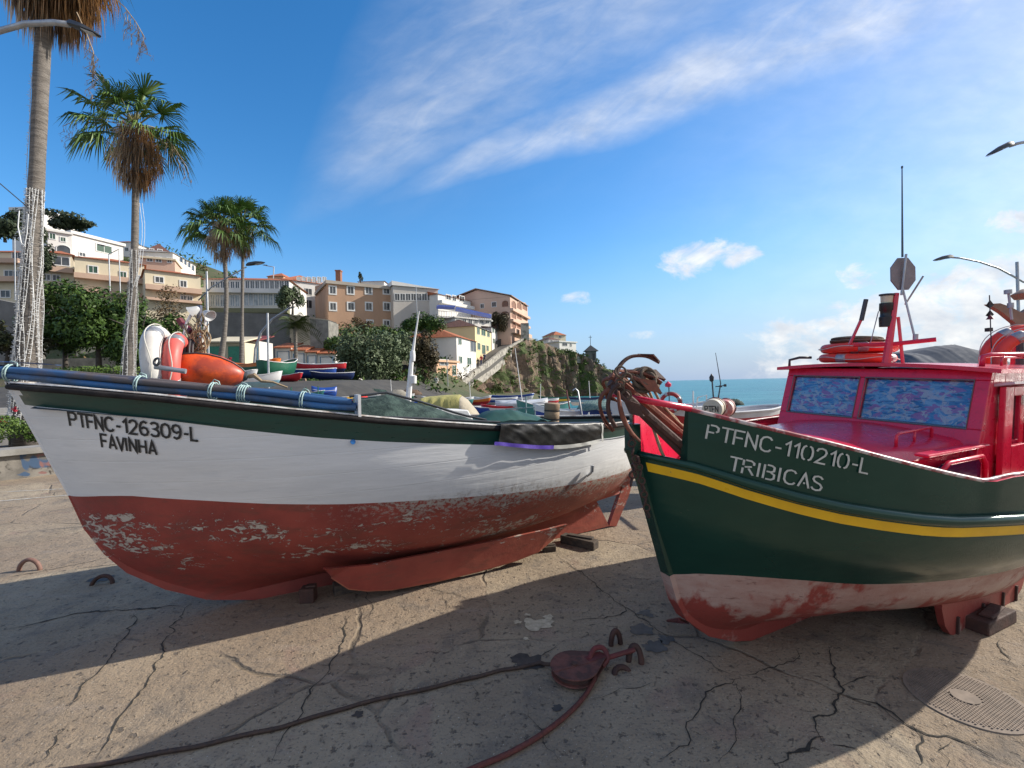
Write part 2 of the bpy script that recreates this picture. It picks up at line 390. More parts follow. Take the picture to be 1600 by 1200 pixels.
# ---------------------------------------------------------------- stroke lettering
GL = {
 'P': [[(0, 0), (0, 1), (.4, 1), (.56, .88), (.56, .62), (.4, .5), (.06, .5)]], 'T': [[(-.02, 1), (.6, 1)], [(.29, .94), (.29, 0)]],
 'F': [[(0, 0), (0, 1), (.52, 1)], [(.07, .52), (.44, .52)]], 'N': [[(0, 0), (0, 1), (.52, 0), (.52, 1)]],
 'C': [[(.56, .82), (.46, .96), (.28, 1), (.1, .92), (0, .72), (0, .28), (.1, .08), (.28, 0), (.46, .04), (.56, .18)]],
 '-': [[(.04, .42), (.36, .42)]], '1': [[(.02, .74), (.26, 1), (.26, 0)]],
 '2': [[(.02, .76), (.1, .94), (.28, 1), (.46, .94), (.54, .76), (.48, .56), (.02, 0), (.56, 0)]],
 '6': [[(.5, .9), (.3, 1), (.12, .9), (.02, .66), (0, .3), (.1, .06), (.28, 0), (.46, .06), (.55, .28), (.46, .5), (.28, .57), (.08, .46)]],
 '9': [[(.06, .1), (.26, 0), (.44, .1), (.54, .34), (.56, .7), (.46, .94), (.28, 1), (.1, .94), (.01, .72), (.1, .5), (.28, .43), (.48, .54)]],
 '3': [[(.02, .86), (.14, .97), (.28, 1), (.48, .93), (.52, .74), (.42, .57), (.22, .53), (.44, .48), (.56, .28), (.48, .06), (.28, 0), (.12, .03), (0, .15)]],
 '0': [[(.28, 1), (.08, .9), (0, .66), (0, .34), (.08, .1), (.28, 0), (.48, .1), (.56, .34), (.56, .66), (.48, .9), (.28, 1)]],
 'L': [[(0, 1), (0, 0), (.46, 0)]], 'A': [[(0, 0), (.28, 1), (.56, 0)], [(.14, .3), (.42, .3)]], 'V': [[(0, 1), (.28, 0), (.56, 1)]],
 'I': [[(.05, 1), (.05, 0)]], 'H': [[(0, 0), (0, 1)], [(.52, 0), (.52, 1)], [(.07, .5), (.45, .5)]],
 'R': [[(0, 0), (0, 1), (.4, 1), (.55, .88), (.55, .64), (.4, .52), (.07, .52)], [(.3, .46), (.56, 0)]],
 'B': [[(0, 0), (0, 1), (.36, 1), (.5, .9), (.5, .64), (.36, .54), (.1, .54)], [(.36, .5), (.54, .38), (.54, .12), (.4, 0), (.06, 0)]],
 'S': [[(.52, .84), (.4, .97), (.26, 1), (.08, .93), (.03, .75), (.12, .6), (.42, .46), (.53, .28), (.46, .06), (.26, 0), (.1, .04), (0, .18)]],
 'E': [[(.5, 1), (0, 1), (0, 0), (.5, 0)], [(.07, .52), (.42, .52)]], ' ': [],
}
GST = dict(GL)   # stencil versions with gaps
GST.update({'P': [[(0, 0), (0, 1)], [(.12, 1), (.4, 1), (.56, .88), (.56, .66), (.46, .56)], [(.36, .5), (0, .5)]],
 '0': [[(.2, .98), (.07, .88), (0, .64), (0, .34), (.07, .1), (.2, .02)], [(.36, .02), (.49, .12), (.56, .36), (.56, .66), (.49, .9), (.36, .98)]],
 'R': [[(0, 0), (0, .42)], [(0, .6), (0, 1)], [(.1, 1), (.38, 1), (.53, .88), (.53, .72)], [(.44, .6), (.08, .5)], [(.28, .44), (.56, 0)]],
 'B': [[(0, 0), (0, 1)], [(.13, 1), (.36, 1), (.5, .9), (.5, .64), (.36, .54), (.13, .54)], [(.36, .5), (.54, .38), (.54, .12), (.4, 0), (.13, 0)]],
 'A': [[(0, 0), (.28, 1), (.56, 0)], [(.24, .3), (.34, .3)]]})
WID = {'F': .64, 'A': .68, 'V': .66, '1': .46, '-': .52, 'I': .32, 'L': .56, 'T': .68, ' ': .4}
def lettering(text, glyphs, width, mapf, slant=0., gap=.0):
    b = MB(); x = 0; k = 0
    for ch in text:
        for st in glyphs[ch]:
            P = [Vector(p) for p in st]; Q = [P[0]]
            for a, c in zip(P, P[1:]):
                n = max(1, int((c-a).length/.12))
                for i in range(1, n+1): Q.append(a.lerp(c, i/n))
            closed = (P[0]-P[-1]).length < 1e-6
            L = []; R = []
            N = len(Q)
            for i, q in enumerate(Q):
                if closed: d0 = Q[i]-Q[i-1 if i else N-2]; d1 = Q[(i+1) if i < N-1 else 1]-Q[i]
                else: d0 = Q[i]-Q[max(0, i-1)]; d1 = Q[min(N-1, i+1)]-Q[i]
                if d0.length < 1e-6: d0 = d1
                if d1.length < 1e-6: d1 = d0
                d0 = d0.normalized(); d1 = d1.normalized()
                t = (d0+d1).normalized() if (d0+d1).length > 1e-3 else d1; n = Vector((-t.y, t.x))
                w = width/2/max(.45, abs(n.dot(Vector((-d1.y, d1.x)))))
                for arr, s in ((L, 1), (R, -1)):
                    r = q+n*w*s; arr.append(mapf(x+r.x+slant*r.y, r.y, k))
            b.grid([L, R]); k += 1
        x += WID.get(ch, .74)+gap
    return b, x

# ---------------------------------------------------------------- hulls
def shp(t, p): return max(0., 4*t*(1-t))**p
def tsample(n):   # denser at both ends
    return [(1-math.cos(math.pi*i/(n-1)))/2 for i in range(n)]
def loft(levels, n=56, side=(1, -1), bands=None):
    """levels: (x0, x1, W, p, ztable over t). bands[i]: (subdivisions, material)"""
    b = MB(); ts = tsample(n)
    def pt(k, t):
        x0, x1, W, p, zt = levels[k]
        return Vector((lerp(x0, x1, t), W*shp(t, p) if p else W, interp(t, zt)))
    def cat(k, u, t):
        K = len(levels); p1, p2 = pt(k, t), pt(k+1, t); p0 = pt(k-1, t) if k else p1*2-p2; p3 = pt(k+2, t) if k+2 < K else p2*2-p1
        q = .5*((2*p1)+(p2-p0)*u+(2*p0-5*p1+4*p2-p3)*u*u+(3*p1-p0-3*p2+p3)*u**3)
        q.y = max(0.0, q.y); return q
    for s in side:
        for k in range(len(levels)-1):
            sub, mi = bands[k]; rows = []
            for j in range(sub+1):
                r = [cat(k, j/sub, t) for t in ts]
                if s < 0: r = [Vector((q.x, -q.y, q.z)) for q in r]
                rows.append(r)
            if s > 0: rows = rows[::-1]
            b.mi = mi; b.grid(rows)
    b.mi = 0
    # weld
    return b, pt
def weld(o):
    import bmesh
    bm = bmesh.new(); bm.from_mesh(o.data); bmesh.ops.remove_doubles(bm, verts=bm.verts, dist=.0004)
    bmesh.ops.recalc_face_normals(bm, faces=bm.faces); bm.to_mesh(o.data); bm.free()
    o.data.polygons.foreach_set('use_smooth', [True]*len(o.data.polygons)); return o

# paints of the left boat
def hull_red():
    m = bpy.data.materials.new('red_bottom_paint'); m.use_nodes = True; T = NT(m.node_tree); b = T.n['Principled BSDF']
    tc = T.node('ShaderNodeTexCoord').outputs['Object']; sp = T.node('ShaderNodeSeparateXYZ'); T.l.new(tc, sp.inputs[0]); X, Y, Z = sp.outputs
    c = T.mix(T.mr(T.noise(tc, 2.3, 5, .6), .35, .65), (.34, .062, .045), (.23, .040, .032))
    aft = T.mr(X, .8, 2.6)
    c = T.mix(T.math('MULTIPLY', aft, T.mr(T.noise(tc, 5, 6, .7), .35, .6, .2, .8)), c, (.40, .11, .07))
    c = T.mix(T.mr(T.noise(T.scalev(tc, (1, 1, 3.5)), 3.5, 6, .7), .5, .65, 0., .6), c, (.16, .055, .04))
    # flakes: bare grey-white primer
    st = T.scalev(tc, (1, 1, 1.9))
    fl = T.noise(st, 13., 9, .72, .9); big = T.noise(T.scalev(tc, (.8, 1, 2.)), 2.2, 3, .5)
    zl = T.math('ADD', Z, T.math('MULTIPLY', X, .06))           # follows the waterline
    band = T.math('MULTIPLY', T.mr(zl, .30, .52, .25, 1.), T.mr(zl, .86, .93, 1., .3))
    thr = T.math('SUBTRACT', .72, T.math('MULTIPLY', T.math('MULTIPLY', T.mr(big, .32, .62), band), .215))
    k = T.math('MULTIPLY', T.math('SUBTRACT', fl, thr), 60., clamp=True)
    c = T.mix(T.math('MULTIPLY', k, .9), c, (.50, .46, .40))
    # scuffed band by the waterline aft
    wear = T.math('MULTIPLY', T.mr(zl, .70, .93), T.mr(X, .2, 1.2))
    wn = T.noise(T.scalev(tc, (1, 1, 1.3)), 26., 6, .75)
    k2 = T.math('MULTIPLY', T.math('SUBTRACT', T.math('ADD', wn, T.math('MULTIPLY', wear, .16)), .60), 14., clamp=True)
    c = T.mix(T.math('MULTIPLY', T.math('MULTIPLY', k2, wear), .9), c, T.mix(T.noise(tc, 30, 2), (.30, .27, .23), (.52, .49, .44)))
    T.put(b.inputs['Base Color'], c); b.inputs['Roughness'].default_value = .62
    bn = T.node('ShaderNodeBump'); bn.inputs['Strength'].default_value = 1; bn.inputs['Distance'].default_value = .004
    T.put(bn.inputs['Height'], T.math('SUBTRACT', T.noise(tc, 14, 6, .7), T.math('MULTIPLY', k, .6))); T.l.new(bn.outputs[0], b.inputs['Normal'])
    return m
def hull_white():
    m = bpy.data.materials.new('white_hull_paint'); m.use_nodes = True; T = NT(m.node_tree); b = T.n['Principled BSDF']
    tc = T.node('ShaderNodeTexCoord').outputs['Object']; sp = T.node('ShaderNodeSeparateXYZ'); T.l.new(tc, sp.inputs[0]); X, Y, Z = sp.outputs
    c = T.mix(T.mr(T.noise(T.scalev(tc, (.7, 1, 4)), 1.8, 5, .6), .35, .65), (.76, .765, .765), (.67, .68, .685))
    zl = T.math('ADD', Z, T.math('MULTIPLY', X, .06))
    low = T.math('MULTIPLY', T.mr(T.math('ADD', zl, T.math('MULTIPLY', T.noise(tc, 3., 3), .12)), 1.02, 1.16, 1., 0.), T.mr(X, .9, 1.9))
    n = T.noise(T.scalev(tc, (1., 1, 1.2)), 13., 8, .8)
    k = T.math('MULTIPLY', T.mr(T.math('ADD', n, T.math('MULTIPLY', low, .10)), .54, .66, 0., .8), low)
    c = T.mix(k, c, (.27, .22, .17))
    scr = T.noise(T.scalev(tc, (3, 1, .9)), 7., 7, .8)
    reg = T.math('MULTIPLY', T.mr(X, 1.1, 1.9), T.mr(zl, 1.0, 1.3, 1., 0.))
    c = T.mix(T.math('MULTIPLY', reg, T.mr(scr, .5, .68)), c, (.86, .86, .83))
    c = T.mix(T.math('MULTIPLY', reg, T.mr(scr, .30, .44, .5, 0.)), c, (.4, .39, .36))
    c = T.mix(T.mr(T.noise(T.scalev(tc, (1, 1, 9)), 3.2, 3, .5), .60, .68, 0., .22), c, (.5, .52, .54))
    T.put(b.inputs['Base Color'], c); b.inputs['Roughness'].default_value = .42
    bn = T.node('ShaderNodeBump'); bn.inputs['Strength'].default_value = .6; bn.inputs['Distance'].default_value = .01
    pl = T.math('FRACT', T.math('DIVIDE', T.math('ADD', Z, T.math('MULTIPLY', T.math('MULTIPLY', X, X), -.012)), .155)); gr = T.mr(T.math('ABSOLUTE', T.math('SUBTRACT', pl, .5)), .0, .035, 1., 0.)
    T.put(bn.inputs['Height'], T.math('SUBTRACT', T.noise(T.scalev(tc, (.5, 1, 5)), 2.2, 5, .6), T.math('MULTIPLY', gr, .14))); T.l.new(bn.outputs[0], b.inputs['Normal'])
    return m
RED1 = hull_red(); WHT1 = hull_white()
GRN1 = mat('green_band_paint', (.008, .06, .045), (.012, .045, .035), .35, scale=3, stretch=(1, 1, 5), grime=.3)
BLK1 = mat('black_rail_worn', (.014, .013, .014), (.035, .03, .028), .85, spec=.2, scale=5, grime=.2, bump=.006, bscale=20)
WORNW = mat('worn_white_capping', (.60, .58, .55), (.34, .29, .25), .7, scale=9, bump=.004, thr=(.45, .6))
RUST = mat('rust', (.25, .085, .048), (.13, .045, .03), .85, scale=8, bump=.006, bscale=40, grime=.3)
RUSTD = mat('dark_rust', (.085, .038, .028), (.045, .024, .02), .8, scale=9, bump=.005, bscale=40)
STEEL = mat('galvanised_steel', (.42, .44, .46), (.32, .33, .35), .45, .6, scale=7)
DGREY = mat('dark_grey_metal', (.07, .075, .08), (.05, .05, .055), .5, .3, scale=6)
WHITE = mat('white_paint', (.76, .76, .75), (.68, .68, .67), .5, scale=4)
CORD = mat('pale_cord', (.42, .58, .56), (.3, .42, .42), .8, scale=30)
ROPE = mat('tan_rope', (.36, .27, .17), (.24, .18, .11), .9, scale=40, bump=.003, bscale=120)

def left_boat():
    B = thing('fishing_boat', 'white fishing boat with red bottom and dark green band under its rail', 'boat', (-2.288, 3.839, 0), rot=(0, 0, R_(26.5)))
    gz = [(0, 1.888), (.083, 1.844), (.167, 1.783), (.25, 1.71), (.333, 1.639), (.417, 1.567), (.5, 1.507), (.583, 1.451), (.667, 1.417), (.75, 1.386), (.833, 1.363), (.917, 1.355), (1, 1.36)]
    grz = [(0, 1.74), (.083, 1.686), (.167, 1.612), (.25, 1.526), (.333, 1.446), (.417, 1.384), (.5, 1.333), (.583, 1.283), (.667, 1.259), (.75, 1.233), (.833, 1.212), (.917, 1.20), (1, 1.2)]
    wz = [(0, 1.047), (.05, 1.066), (.083, 1.069), (.167, 1.021), (.25, .966), (.333, .922), (.417, .894), (.5, .867), (.583, .838), (.667, .816), (.75, .80), (.833, .785), (.917, .77), (1, .77)]
    mid = [(a, (p+interp(a, wz))/2+.02) for a, p in grz]
    lv = [(-1.445, 4.30, 1.03, .55, gz), (-1.42, 4.29, 1.03, .56, [(a, p-.048) for a, p in gz]), (-1.385, 4.28, 1.01, .6, grz), (-1.27, 4.27, .99, .63, mid),
          (-1.137, 4.25, .92, .69, wz), (-1.03, 4.2, .80, .76, [(0, .73), (.2, .68), (.5, .62), (.8, .62), (1, .66)]), (-.85, 4.15, .62, .86, [(0, .47), (.2, .45), (.5, .40), (.8, .46), (1, .56)]),
          (-.55, 4.1, .36, 1., [(0, .215), (.2, .23), (.5, .25), (.75, .33), (.9, .42), (1, .48)]), (-.3, 4.0, .035, 0, [(0, .085), (.2, .12), (.6, .16), (.8, .29), (1, .40)])]
    b, pt = loft(lv, 64, bands=[(1, 0), (2, 1), (5, 2), (5, 2), (4, 3), (4, 3), (4, 3), (3, 3)])
    # the white of the stem runs a little way back along the side
    for i, f in enumerate(b.f):
        c = sum((b.v[k] for k in f), Vector())/len(f)
        if b.m[i] == 1 and c.x < -1.30: b.m[i] = 2
    hull = b.build('hull', [BLK1, GRN1, WHT1, RED1], B, local=True); weld(hull)
    bvh = BVHTree.FromPolygons([v.co for v in hull.data.vertices], [tuple(p.vertices) for p in hull.data.polygons])
    # stem plate and keel
    stem = [(-1.461, 1.895), (-1.30, 1.47), (-1.137, 1.047), (-1.055, .79), (-.94, .577), (-.81, .41), (-.57, .226), (-.27, .075), (.05, .0)]
    inner = [(-1.36, 1.88), (-1.20, 1.47), (-1.05, 1.06), (-.95, .80), (-.82, .60), (-.68, .45), (-.42, .27), (-.1, .16), (.1, .14)]
    def plate(o_, i_, th, nm, m, par=B):
        q = MB(); n = len(o_)
        for s in range(n-1):
            q.slab([(o_[s][0], -th, o_[s][1]), (o_[s+1][0], -th, o_[s+1][1]), (i_[s+1][0], -th, i_[s+1][1]), (i_[s][0], -th, i_[s][1])], (0, 2*th, 0))
        return q.build(nm, m, par, local=True)
    plate(stem[:3], inner[:3], .032, 'stem', WHT1)
    plate(stem[2:], inner[2:], .031, 'forefoot', RED1)
    plate([(.05, 0), (.6, 0.0), (1.2, 0), (2., 0), (3, 0), (3.5, .01), (3.84, .02)], [(.1, .14), (.6, .17), (1.2, .2), (2., .22), (3, .30), (3.45, .38), (3.62, .42)], .03, 'keel', RED1)
    plate([(3.84, .02), (4.0, .35), (4.12, .6), (4.31, 1.0), (4.34, 1.36)], [(3.95, .0), (4.16, .35), (4.26, .6), (4.42, 1.0), (4.45, 1.36)], .028, 'rudder', RED1)
    # bilge keel plates
    for s in (-1, 1):
        q = MB()
        o_ = [(.55, .36), (.62, .26), (.75, .14), (.9, .09), (1.1, .055), (1.5, .04), (1.9, .045), (2.3, .07), (2.55, .11), (2.72, .20), (2.85, .33)]
        i_ = [(x, interp(x, [(.55, .37), (.9, .33), (1.7, .33), (2.5, .34), (2.9, .36)])) for x, z in o_]
        for k in range(len(o_)-1):
            ys = [.60, .60, .54, .54]
            q.slab([(o_[k][0], s*.50, o_[k][1]), (o_[k+1][0], s*.50, o_[k+1][1]), (i_[k+1][0], s*.58, i_[k+1][1]), (i_[k][0], s*.58, i_[k][1])], (0, s*.03, 0))
        bk = q.build('bilge_keel', RED1, B, local=True)
        q = MB(); q.tube([(x, s*.515, z) for x, z in o_[1:]], .014, 6)
        OS = mat('orange_rusty_strip', (.42, .14, .08), (.26, .08, .05), .7, scale=14, grime=.3)
        q.build('metal_strip', OS, bk, local=True)
        for x in (1.0, 1.45, 1.9, 2.35): q = MB(); q.box((x, s*.497, interp(x, o_)+.05), (.014, .012, .11)); q.build('clamp', OS, bk, local=True)
    # rub rail and capping
    q = MB(); ts = [i/70 for i in range(71)]
    for s in (-1, 1):
        q.tube([(p.x, s*(p.y+.006), p.z-.026) for p in (pt(0, t) for t in ts)], .019, 8)
    q.build('rub_rail', BLK1, B, smooth=True, local=True)
    q = MB()
    for s in (-1, 1):
        q.tube([(p.x, s*max(0, p.y-.02), p.z-.002+.004*mnoise.noise(Vector((p.x*4, s, 0)))) for p in (pt(0, t) for t in ts)], .012, 8, flat=1.)
    q.build('rail_capping', WORNW, B, smooth=True, local=True)
    # deck
    q = MB(); n = 30; top = [pt(0, .04+.92*i/n) for i in range(n+1)]
    q.grid([[Vector((p.x, -(p.y-.03), p.z-.16)) for p in top], [Vector((p.x, 0, p.z-.10)) for p in top], [Vector((p.x, (p.y-.03), p.z-.16)) for p in top]])
    q.build('deck', mat('blue_grey_deck', (.06, .10, .14), (.04, .06, .08), .7, scale=4, grime=.3), B, local=True)
    # lettering
    def onhull(x, z, k):
        r = bvh.ray_cast(Vector((x, -3, z)), Vector((0, 1, 0)))
        if r[0] is None: return Vector((x, -.9, z))
        nn = r[1] if r[1].y < 0 else -r[1]
        return r[0]+nn*(.0035+.0003*k)
    TB = mat('black_letter_paint', (.012, .014, .016), (.03, .03, .03), .5, scale=20)
    for txt, P0, P1, hh, nm in LEFT_TEXT:
        P0 = Vector(P0); P1 = Vector(P1); tot = sum(WID.get(c, .74) for c in txt)-.2
        g = arcmap(onhull, P0, P1, tot); d = P1-P0
        q, _ = lettering(txt, GL, .17, lambda x, y, k: onhull(P0.x+d.x*g(x), P0.y+d.y*g(x)+hh*y, k))
        q.build(nm, TB, B, local=True)
    # tie holes and small fittings
    q = MB(); r = onhull(.75, 1.40, 0); q.lathe([(.0, 0), (.018, 0), (.018, .02), (0, .02)], r, Matrix.Rotation(R_(90), 3, 'X'), 10)
    q.build('drain_fitting', mat('blue_fitting', (.03, .2, .55), None, .4), B, local=True)
    q = MB(); r = onhull(3.0, .86, 0); q.tube([r, r+Vector((.01, -.07, .05))], .012, 8); q.tube([r+Vector((.01, -.07, .05)), r+Vector((.01, -.08, .12))], .018, 8)
    q.build('exhaust_outlet', STEEL, B, local=True)
    return B, pt, bvh
# lettering base lines on the left hull, local x and z
LEFT_TEXT = [('PTFNC-126309-L', (-.989, 1.583), (-.231, 1.461), .093, 'registration_lettering'), ('FAVINHA', (-.806, 1.431), (-.482, 1.372), .092, 'name_lettering')]
LB, LPT, LBVH = left_boat()
LM = Matrix.Translation((-2.288, 3.839, 0)) @ Matrix.Rotation(R_(26.5), 4, 'Z')
def lw(x, y, z): return LM @ Vector((x, y, z))

# ---------------------------------------------------------------- right boat
RM = Matrix.Translation((1.554, 3.097, 0)) @ Matrix.Rotation(R_(26), 4, 'Z') @ Matrix.Rotation(R_(3), 4, 'X')
def rw(x, y, z): return RM @ Vector((x, y, z))
def hull_green():
    m = bpy.data.materials.new('dark_green_hull_paint'); m.use_nodes = True; T = NT(m.node_tree); b = T.n['Principled BSDF']
    tc = T.node('ShaderNodeTexCoord').outputs['Object']
    c = T.mix(T.mr(T.noise(T.scalev(tc, (1, 1, 2)), 1.6, 5, .6), .35, .65), (.004, .030, .022), (.007, .040, .029))
    c = T.mix(T.mr(T.noise(tc, 30, 5, .7), .66, .72, 0., .25), c, (.08, .09, .07))
    T.put(b.inputs['Base Color'], c); T.put(b.inputs['Roughness'], T.mr(T.noise(tc, 2.2, 4), .35, .65, .14, .26)); b.inputs['Specular Tint'].default_value = (.75, 1, .9, 1)
    b.inputs['Specular IOR Level'].default_value = .5
    bn = T.node('ShaderNodeBump'); bn.inputs['Strength'].default_value = .8; bn.inputs['Distance'].default_value = .01
    T.put(bn.inputs['Height'], T.noise(T.scalev(tc, (.6, 1, 1.6)), 2.6, 3, .5)); T.l.new(bn.outputs[0], b.inputs['Normal'])
    return m
def hull_pink():
    m = bpy.data.materials.new('faded_red_antifouling'); m.use_nodes = True; T = NT(m.node_tree); b = T.n['Principled BSDF']
    tc = T.node('ShaderNodeTexCoord').outputs['Object']; sp = T.node('ShaderNodeSeparateXYZ'); T.l.new(tc, sp.inputs[0]); X, Y, Z = sp.outputs
    c = T.mix(T.mr(T.noise(T.scalev(tc, (.7, 1, 2.)), 3.2, 6, .65), .35, .62), (.33, .17, .14), (.42, .29, .25))
    red = T.mr(T.math('ADD', T.noise(T.scalev(tc, (1, 1, .7)), 4.2, 5, .6), T.mr(Z, .2, .56, .16, -.07)), .49, .57)
    c = T.mix(red, c, (.26, .045, .035))
    c = T.mix(T.mr(T.noise(T.scalev(tc, (.6, 1, 3)), 12, 6, .7), .58, .66, 0., .6), c, (.12, .04, .03))
    T.put(b.inputs['Base Color'], c); b.inputs['Roughness'].default_value = .5
    bn = T.node('ShaderNodeBump'); bn.inputs['Distance'].default_value = .006; T.put(bn.inputs['Height'], T.noise(tc, 10, 6, .7)); T.l.new(bn.outputs[0], b.inputs['Normal'])
    return m
GRN2 = hull_green(); PNK2 = hull_pink()
YEL2 = mat('yellow_stripe_paint', (.85, .50, .01), (.75, .42, .01), .35, scale=5, grime=.1)
REDP = mat('glossy_red_paint', (.70, .014, .062), (.58, .020, .055), .30, scale=3.5, coat=.25, grime=.45, bump=.004, bscale=5)
ORNG = mat('orange_red_plastic', (.80, .06, .035), (.68, .05, .035), .45, scale=6, grime=.12)
SILV = mat('reflective_tape', (.45, .46, .47), (.3, .3, .31), .4, .5, scale=20)
def torus(b, c, R, r, M=None, n=32, k=12, flat=1., a0=0., a1=360.):
    M = M or Matrix.Identity(3); full = a1-a0 >= 360
    path = [Vector(c)+M @ Vector((R*math.cos(R_(lerp(a0, a1, i/n))), R*math.sin(R_(lerp(a0, a1, i/n))), 0)) for i in range(n if full else n+1)]
    b.tube(path, r, k, closed=full, flat=flat)
def life_ring(c, M, R, r, label, group, mring=None, text=None, name='life_ring', cat='life ring'):
    t = thing(name, label, cat, c, group)
    b = MB(); torus(b, c, R, r, M); b.build('ring', mring or ORNG, t, smooth=True)
    for a in (20, 110, 200, 290):
        b = MB(); torus(b, c, R, r*1.025, M, 4, 12, a0=a, a1=a+16); b.build('reflective_band', SILV, t, smooth=True)
    b = MB(); pts = []
    for i in range(49):
        a = R_(i*7.5); rr = R+r*(1.05+.28*abs(math.sin(a*2))); pts.append(Vector(c)+M @ Vector((rr*math.cos(a), rr*math.sin(a), r*.3*math.cos(a*4))))
    b.tube(pts, .004, 6); b.build('grab_line', mat('white_line', (.6, .58, .52), None, .8), t)
    if text:
        q, w = lettering(text, GL, .16, lambda x, y, k: Vector(c)+M @ Vector(((R+(y-.5)*r*1.0)*math.cos(R_(text_a)-x*.17), (R+(y-.5)*r*1.0)*math.sin(R_(text_a)-x*.17), math.sqrt(max(0, 1-((y-.5))**2))*r+.004+.0003*k)))
        q.build('lettering', mat('black_letter_paint', (0, 0, 0)), t)
    return t
text_a = 165

def right_boat():
    B = thing('fishing_boat', 'dark green fishing boat with yellow stripe and red wheelhouse', 'boat', (1.554, 3.097, 0), rot=(R_(3), 0, R_(26)))
    B.rotation_euler = RM.to_euler()
    gz = [(0, 1.41), (.0185, 1.389), (.037, 1.366), (.0556, 1.330), (.074, 1.292), (.111, 1.228), (.148, 1.177), (.185, 1.14), (.222, 1.108), (.26, 1.085), (.3, 1.077), (.34, 1.067), (.4, 1.05), (.5, 1.045), (.6, 1.06), (.7, 1.1), (.85, 1.18), (1, 1.3)]
    wz = [(0, .616), (.024, .648), (.054, .657), (.084, .653), (.124, .641), (.183, .611), (.263, .593), (.343, .579), (.422, .565), (.5, .56), (.75, .58), (1, .65)]
    def sh(dz): return [(a, p-dz) for a, p in gz]
    lv = [(-1.0, 4.4, 1.12, .75, gz), (-.985, 4.4, 1.118, .755, sh(.062)), (-.965, 4.39, 1.11, .76, sh(.117)),
          (-.85, 4.36, 1.04, .78, [(a, (p-.117+interp(a, wz))/2) for a, p in gz]),
          (-.72, 4.3, .88, .80, wz), (-.64, 4.25, .80, .84, [(0, .40), (.2, .44), (.5, .38), (.8, .42), (1, .5)]), (-.52, 4.2, .64, .9, [(0, .26), (.2, .31), (.35, .26), (.5, .21), (.8, .3), (1, .4)]),
          (-.38, 4.1, .36, 1., [(0, .15), (.15, .2), (.4, .20), (.8, .26), (1, .38)]), (-.2, 4.0, .035, 0, [(0, .08), (.2, .12), (.6, .14), (1, .34)])]
    b, pt = loft(lv, 64, bands=[(1, 0), (1, 1), (5, 0), (5, 0), (3, 2), (4, 2), (4, 2), (3, 2)])
    for i, f in enumerate(b.f):
        c = sum((b.v[k] for k in f), Vector())/len(f)
        if b.m[i] == 1 and (c.x < -.945 or (c.y > 0 and c.x < -.5)): b.m[i] = 0
    hull = b.build('hull', [GRN2, YEL2, PNK2], B, local=True); weld(hull)
    def plate(o_, i_, th, nm, m):
        q = MB()
        for s in range(len(o_)-1):
            q.slab([(o_[s][0], -th, o_[s][1]), (o_[s+1][0], -th, o_[s+1][1]), (i_[s+1][0], -th, i_[s+1][1]), (i_[s][0], -th, i_[s][1])], (0, 2*th, 0))
        return q.build(nm, m, B, local=True)
    plate([(-1.03, 1.56), (-1.025, 1.405), (-.93, 1.185), (-.73, .616)], [(-.975, 1.56), (-.965, 1.40), (-.85, 1.18), (-.66, .63)], .036, 'stem', GRN2)
    plate([(-.73, .616), (-.66, .43), (-.585, .31), (-.38, .148), (-.15, .05), (0.05, 0), (.5, 0), (1., 0), (2, 0), (3, 0), (3.7, 0)],
          [(-.66, .63), (-.58, .45), (-.5, .33), (-.3, .2), (-.1, .15), (.1, .15), (.5, .16), (1., .18), (2, .18), (3, .25), (3.7, .38)], .04, 'keel', PNK2)
    for s in (-1, 1):
        q = MB(); o_ = [(1.12, .26), (1.18, .13), (1.26, .05), (1.38, .01), (1.55, .0), (1.8, .0), (2.1, .01), (2.35, .03), (2.48, .10), (2.55, .2)]
        for k in range(len(o_)-1):
            q.slab([(o_[k][0], s*.60, o_[k][1]), (o_[k+1][0], s*.60, o_[k+1][1]), (o_[k+1][0], s*.60, .30), (o_[k][0], s*.60, .30)], (0, s*.04, 0))
        bk = q.build('bilge_keel', PNK2, B, local=True)
        for x in (1.35, 1.75, 2.1, 2.35): q = MB(); q.box((x, s*.647, .09), (.02, .014, .13)); q.build('clamp', RUSTD, bk, local=True)
    ts = [i/80 for i in range(81)]
    q = MB()
    for s in (-1, 1): q.tube([(p.x, s*(p.y+.006), p.z-.02) for p in (pt(0, t) for t in ts)], [.018+.012*min(1, i/8) for i in range(81)], 10)
    q.build('rub_rail', GRN2, B, smooth=True, local=True)
    # bulwark: green outside, red inside, bright capping
    topz = [(-1.0, 1.70), (-.9, 1.668), (-.8, 1.648), (-.7, 1.618), (-.6, 1.588), (-.4, 1.532), (-.2, 1.477), (0, 1.419), (.2, 1.364), (.4, 1.313), (.6, 1.268), (.64, 1.264), (.8, 1.286), (1.2, 1.29), (2.5, 1.34), (4.4, 1.5)]
    for s in (-1, 1):
        t0 = (.0343 if s < 0 else .0)
        T_ = [t0+(1-t0)*((i/90)**1.6) for i in range(91)]; P = [pt(0, t) for t in T_]
        q = MB(); o0, o1, i0, i1 = [], [], [], []
        for p in P:
            w = max(0, p.y-.012); kink = .03 if p.x > .66 else 0
            o0.append(Vector((p.x, s*w, p.z-.01))); o1.append(Vector((p.x, s*(w+kink*.6), interp(p.x, topz))))
            i0.append(Vector((p.x, s*max(0, w-.06), p.z-.07))); i1.append(Vector((p.x, s*max(0, w+kink*.6-.022), interp(p.x, topz))))
        q.mi = 0; q.grid([o0, o1]); q.mi = 1; q.grid([i0, i1]); q.grid([o1, i1])
        q.mi = 0; q.add([o0[0], o1[0], i1[0], i0[0]], [(0, 1, 2, 3)])
        q.build('bulwark', [GRN2, REDP], B, smooth='auto', local=True)
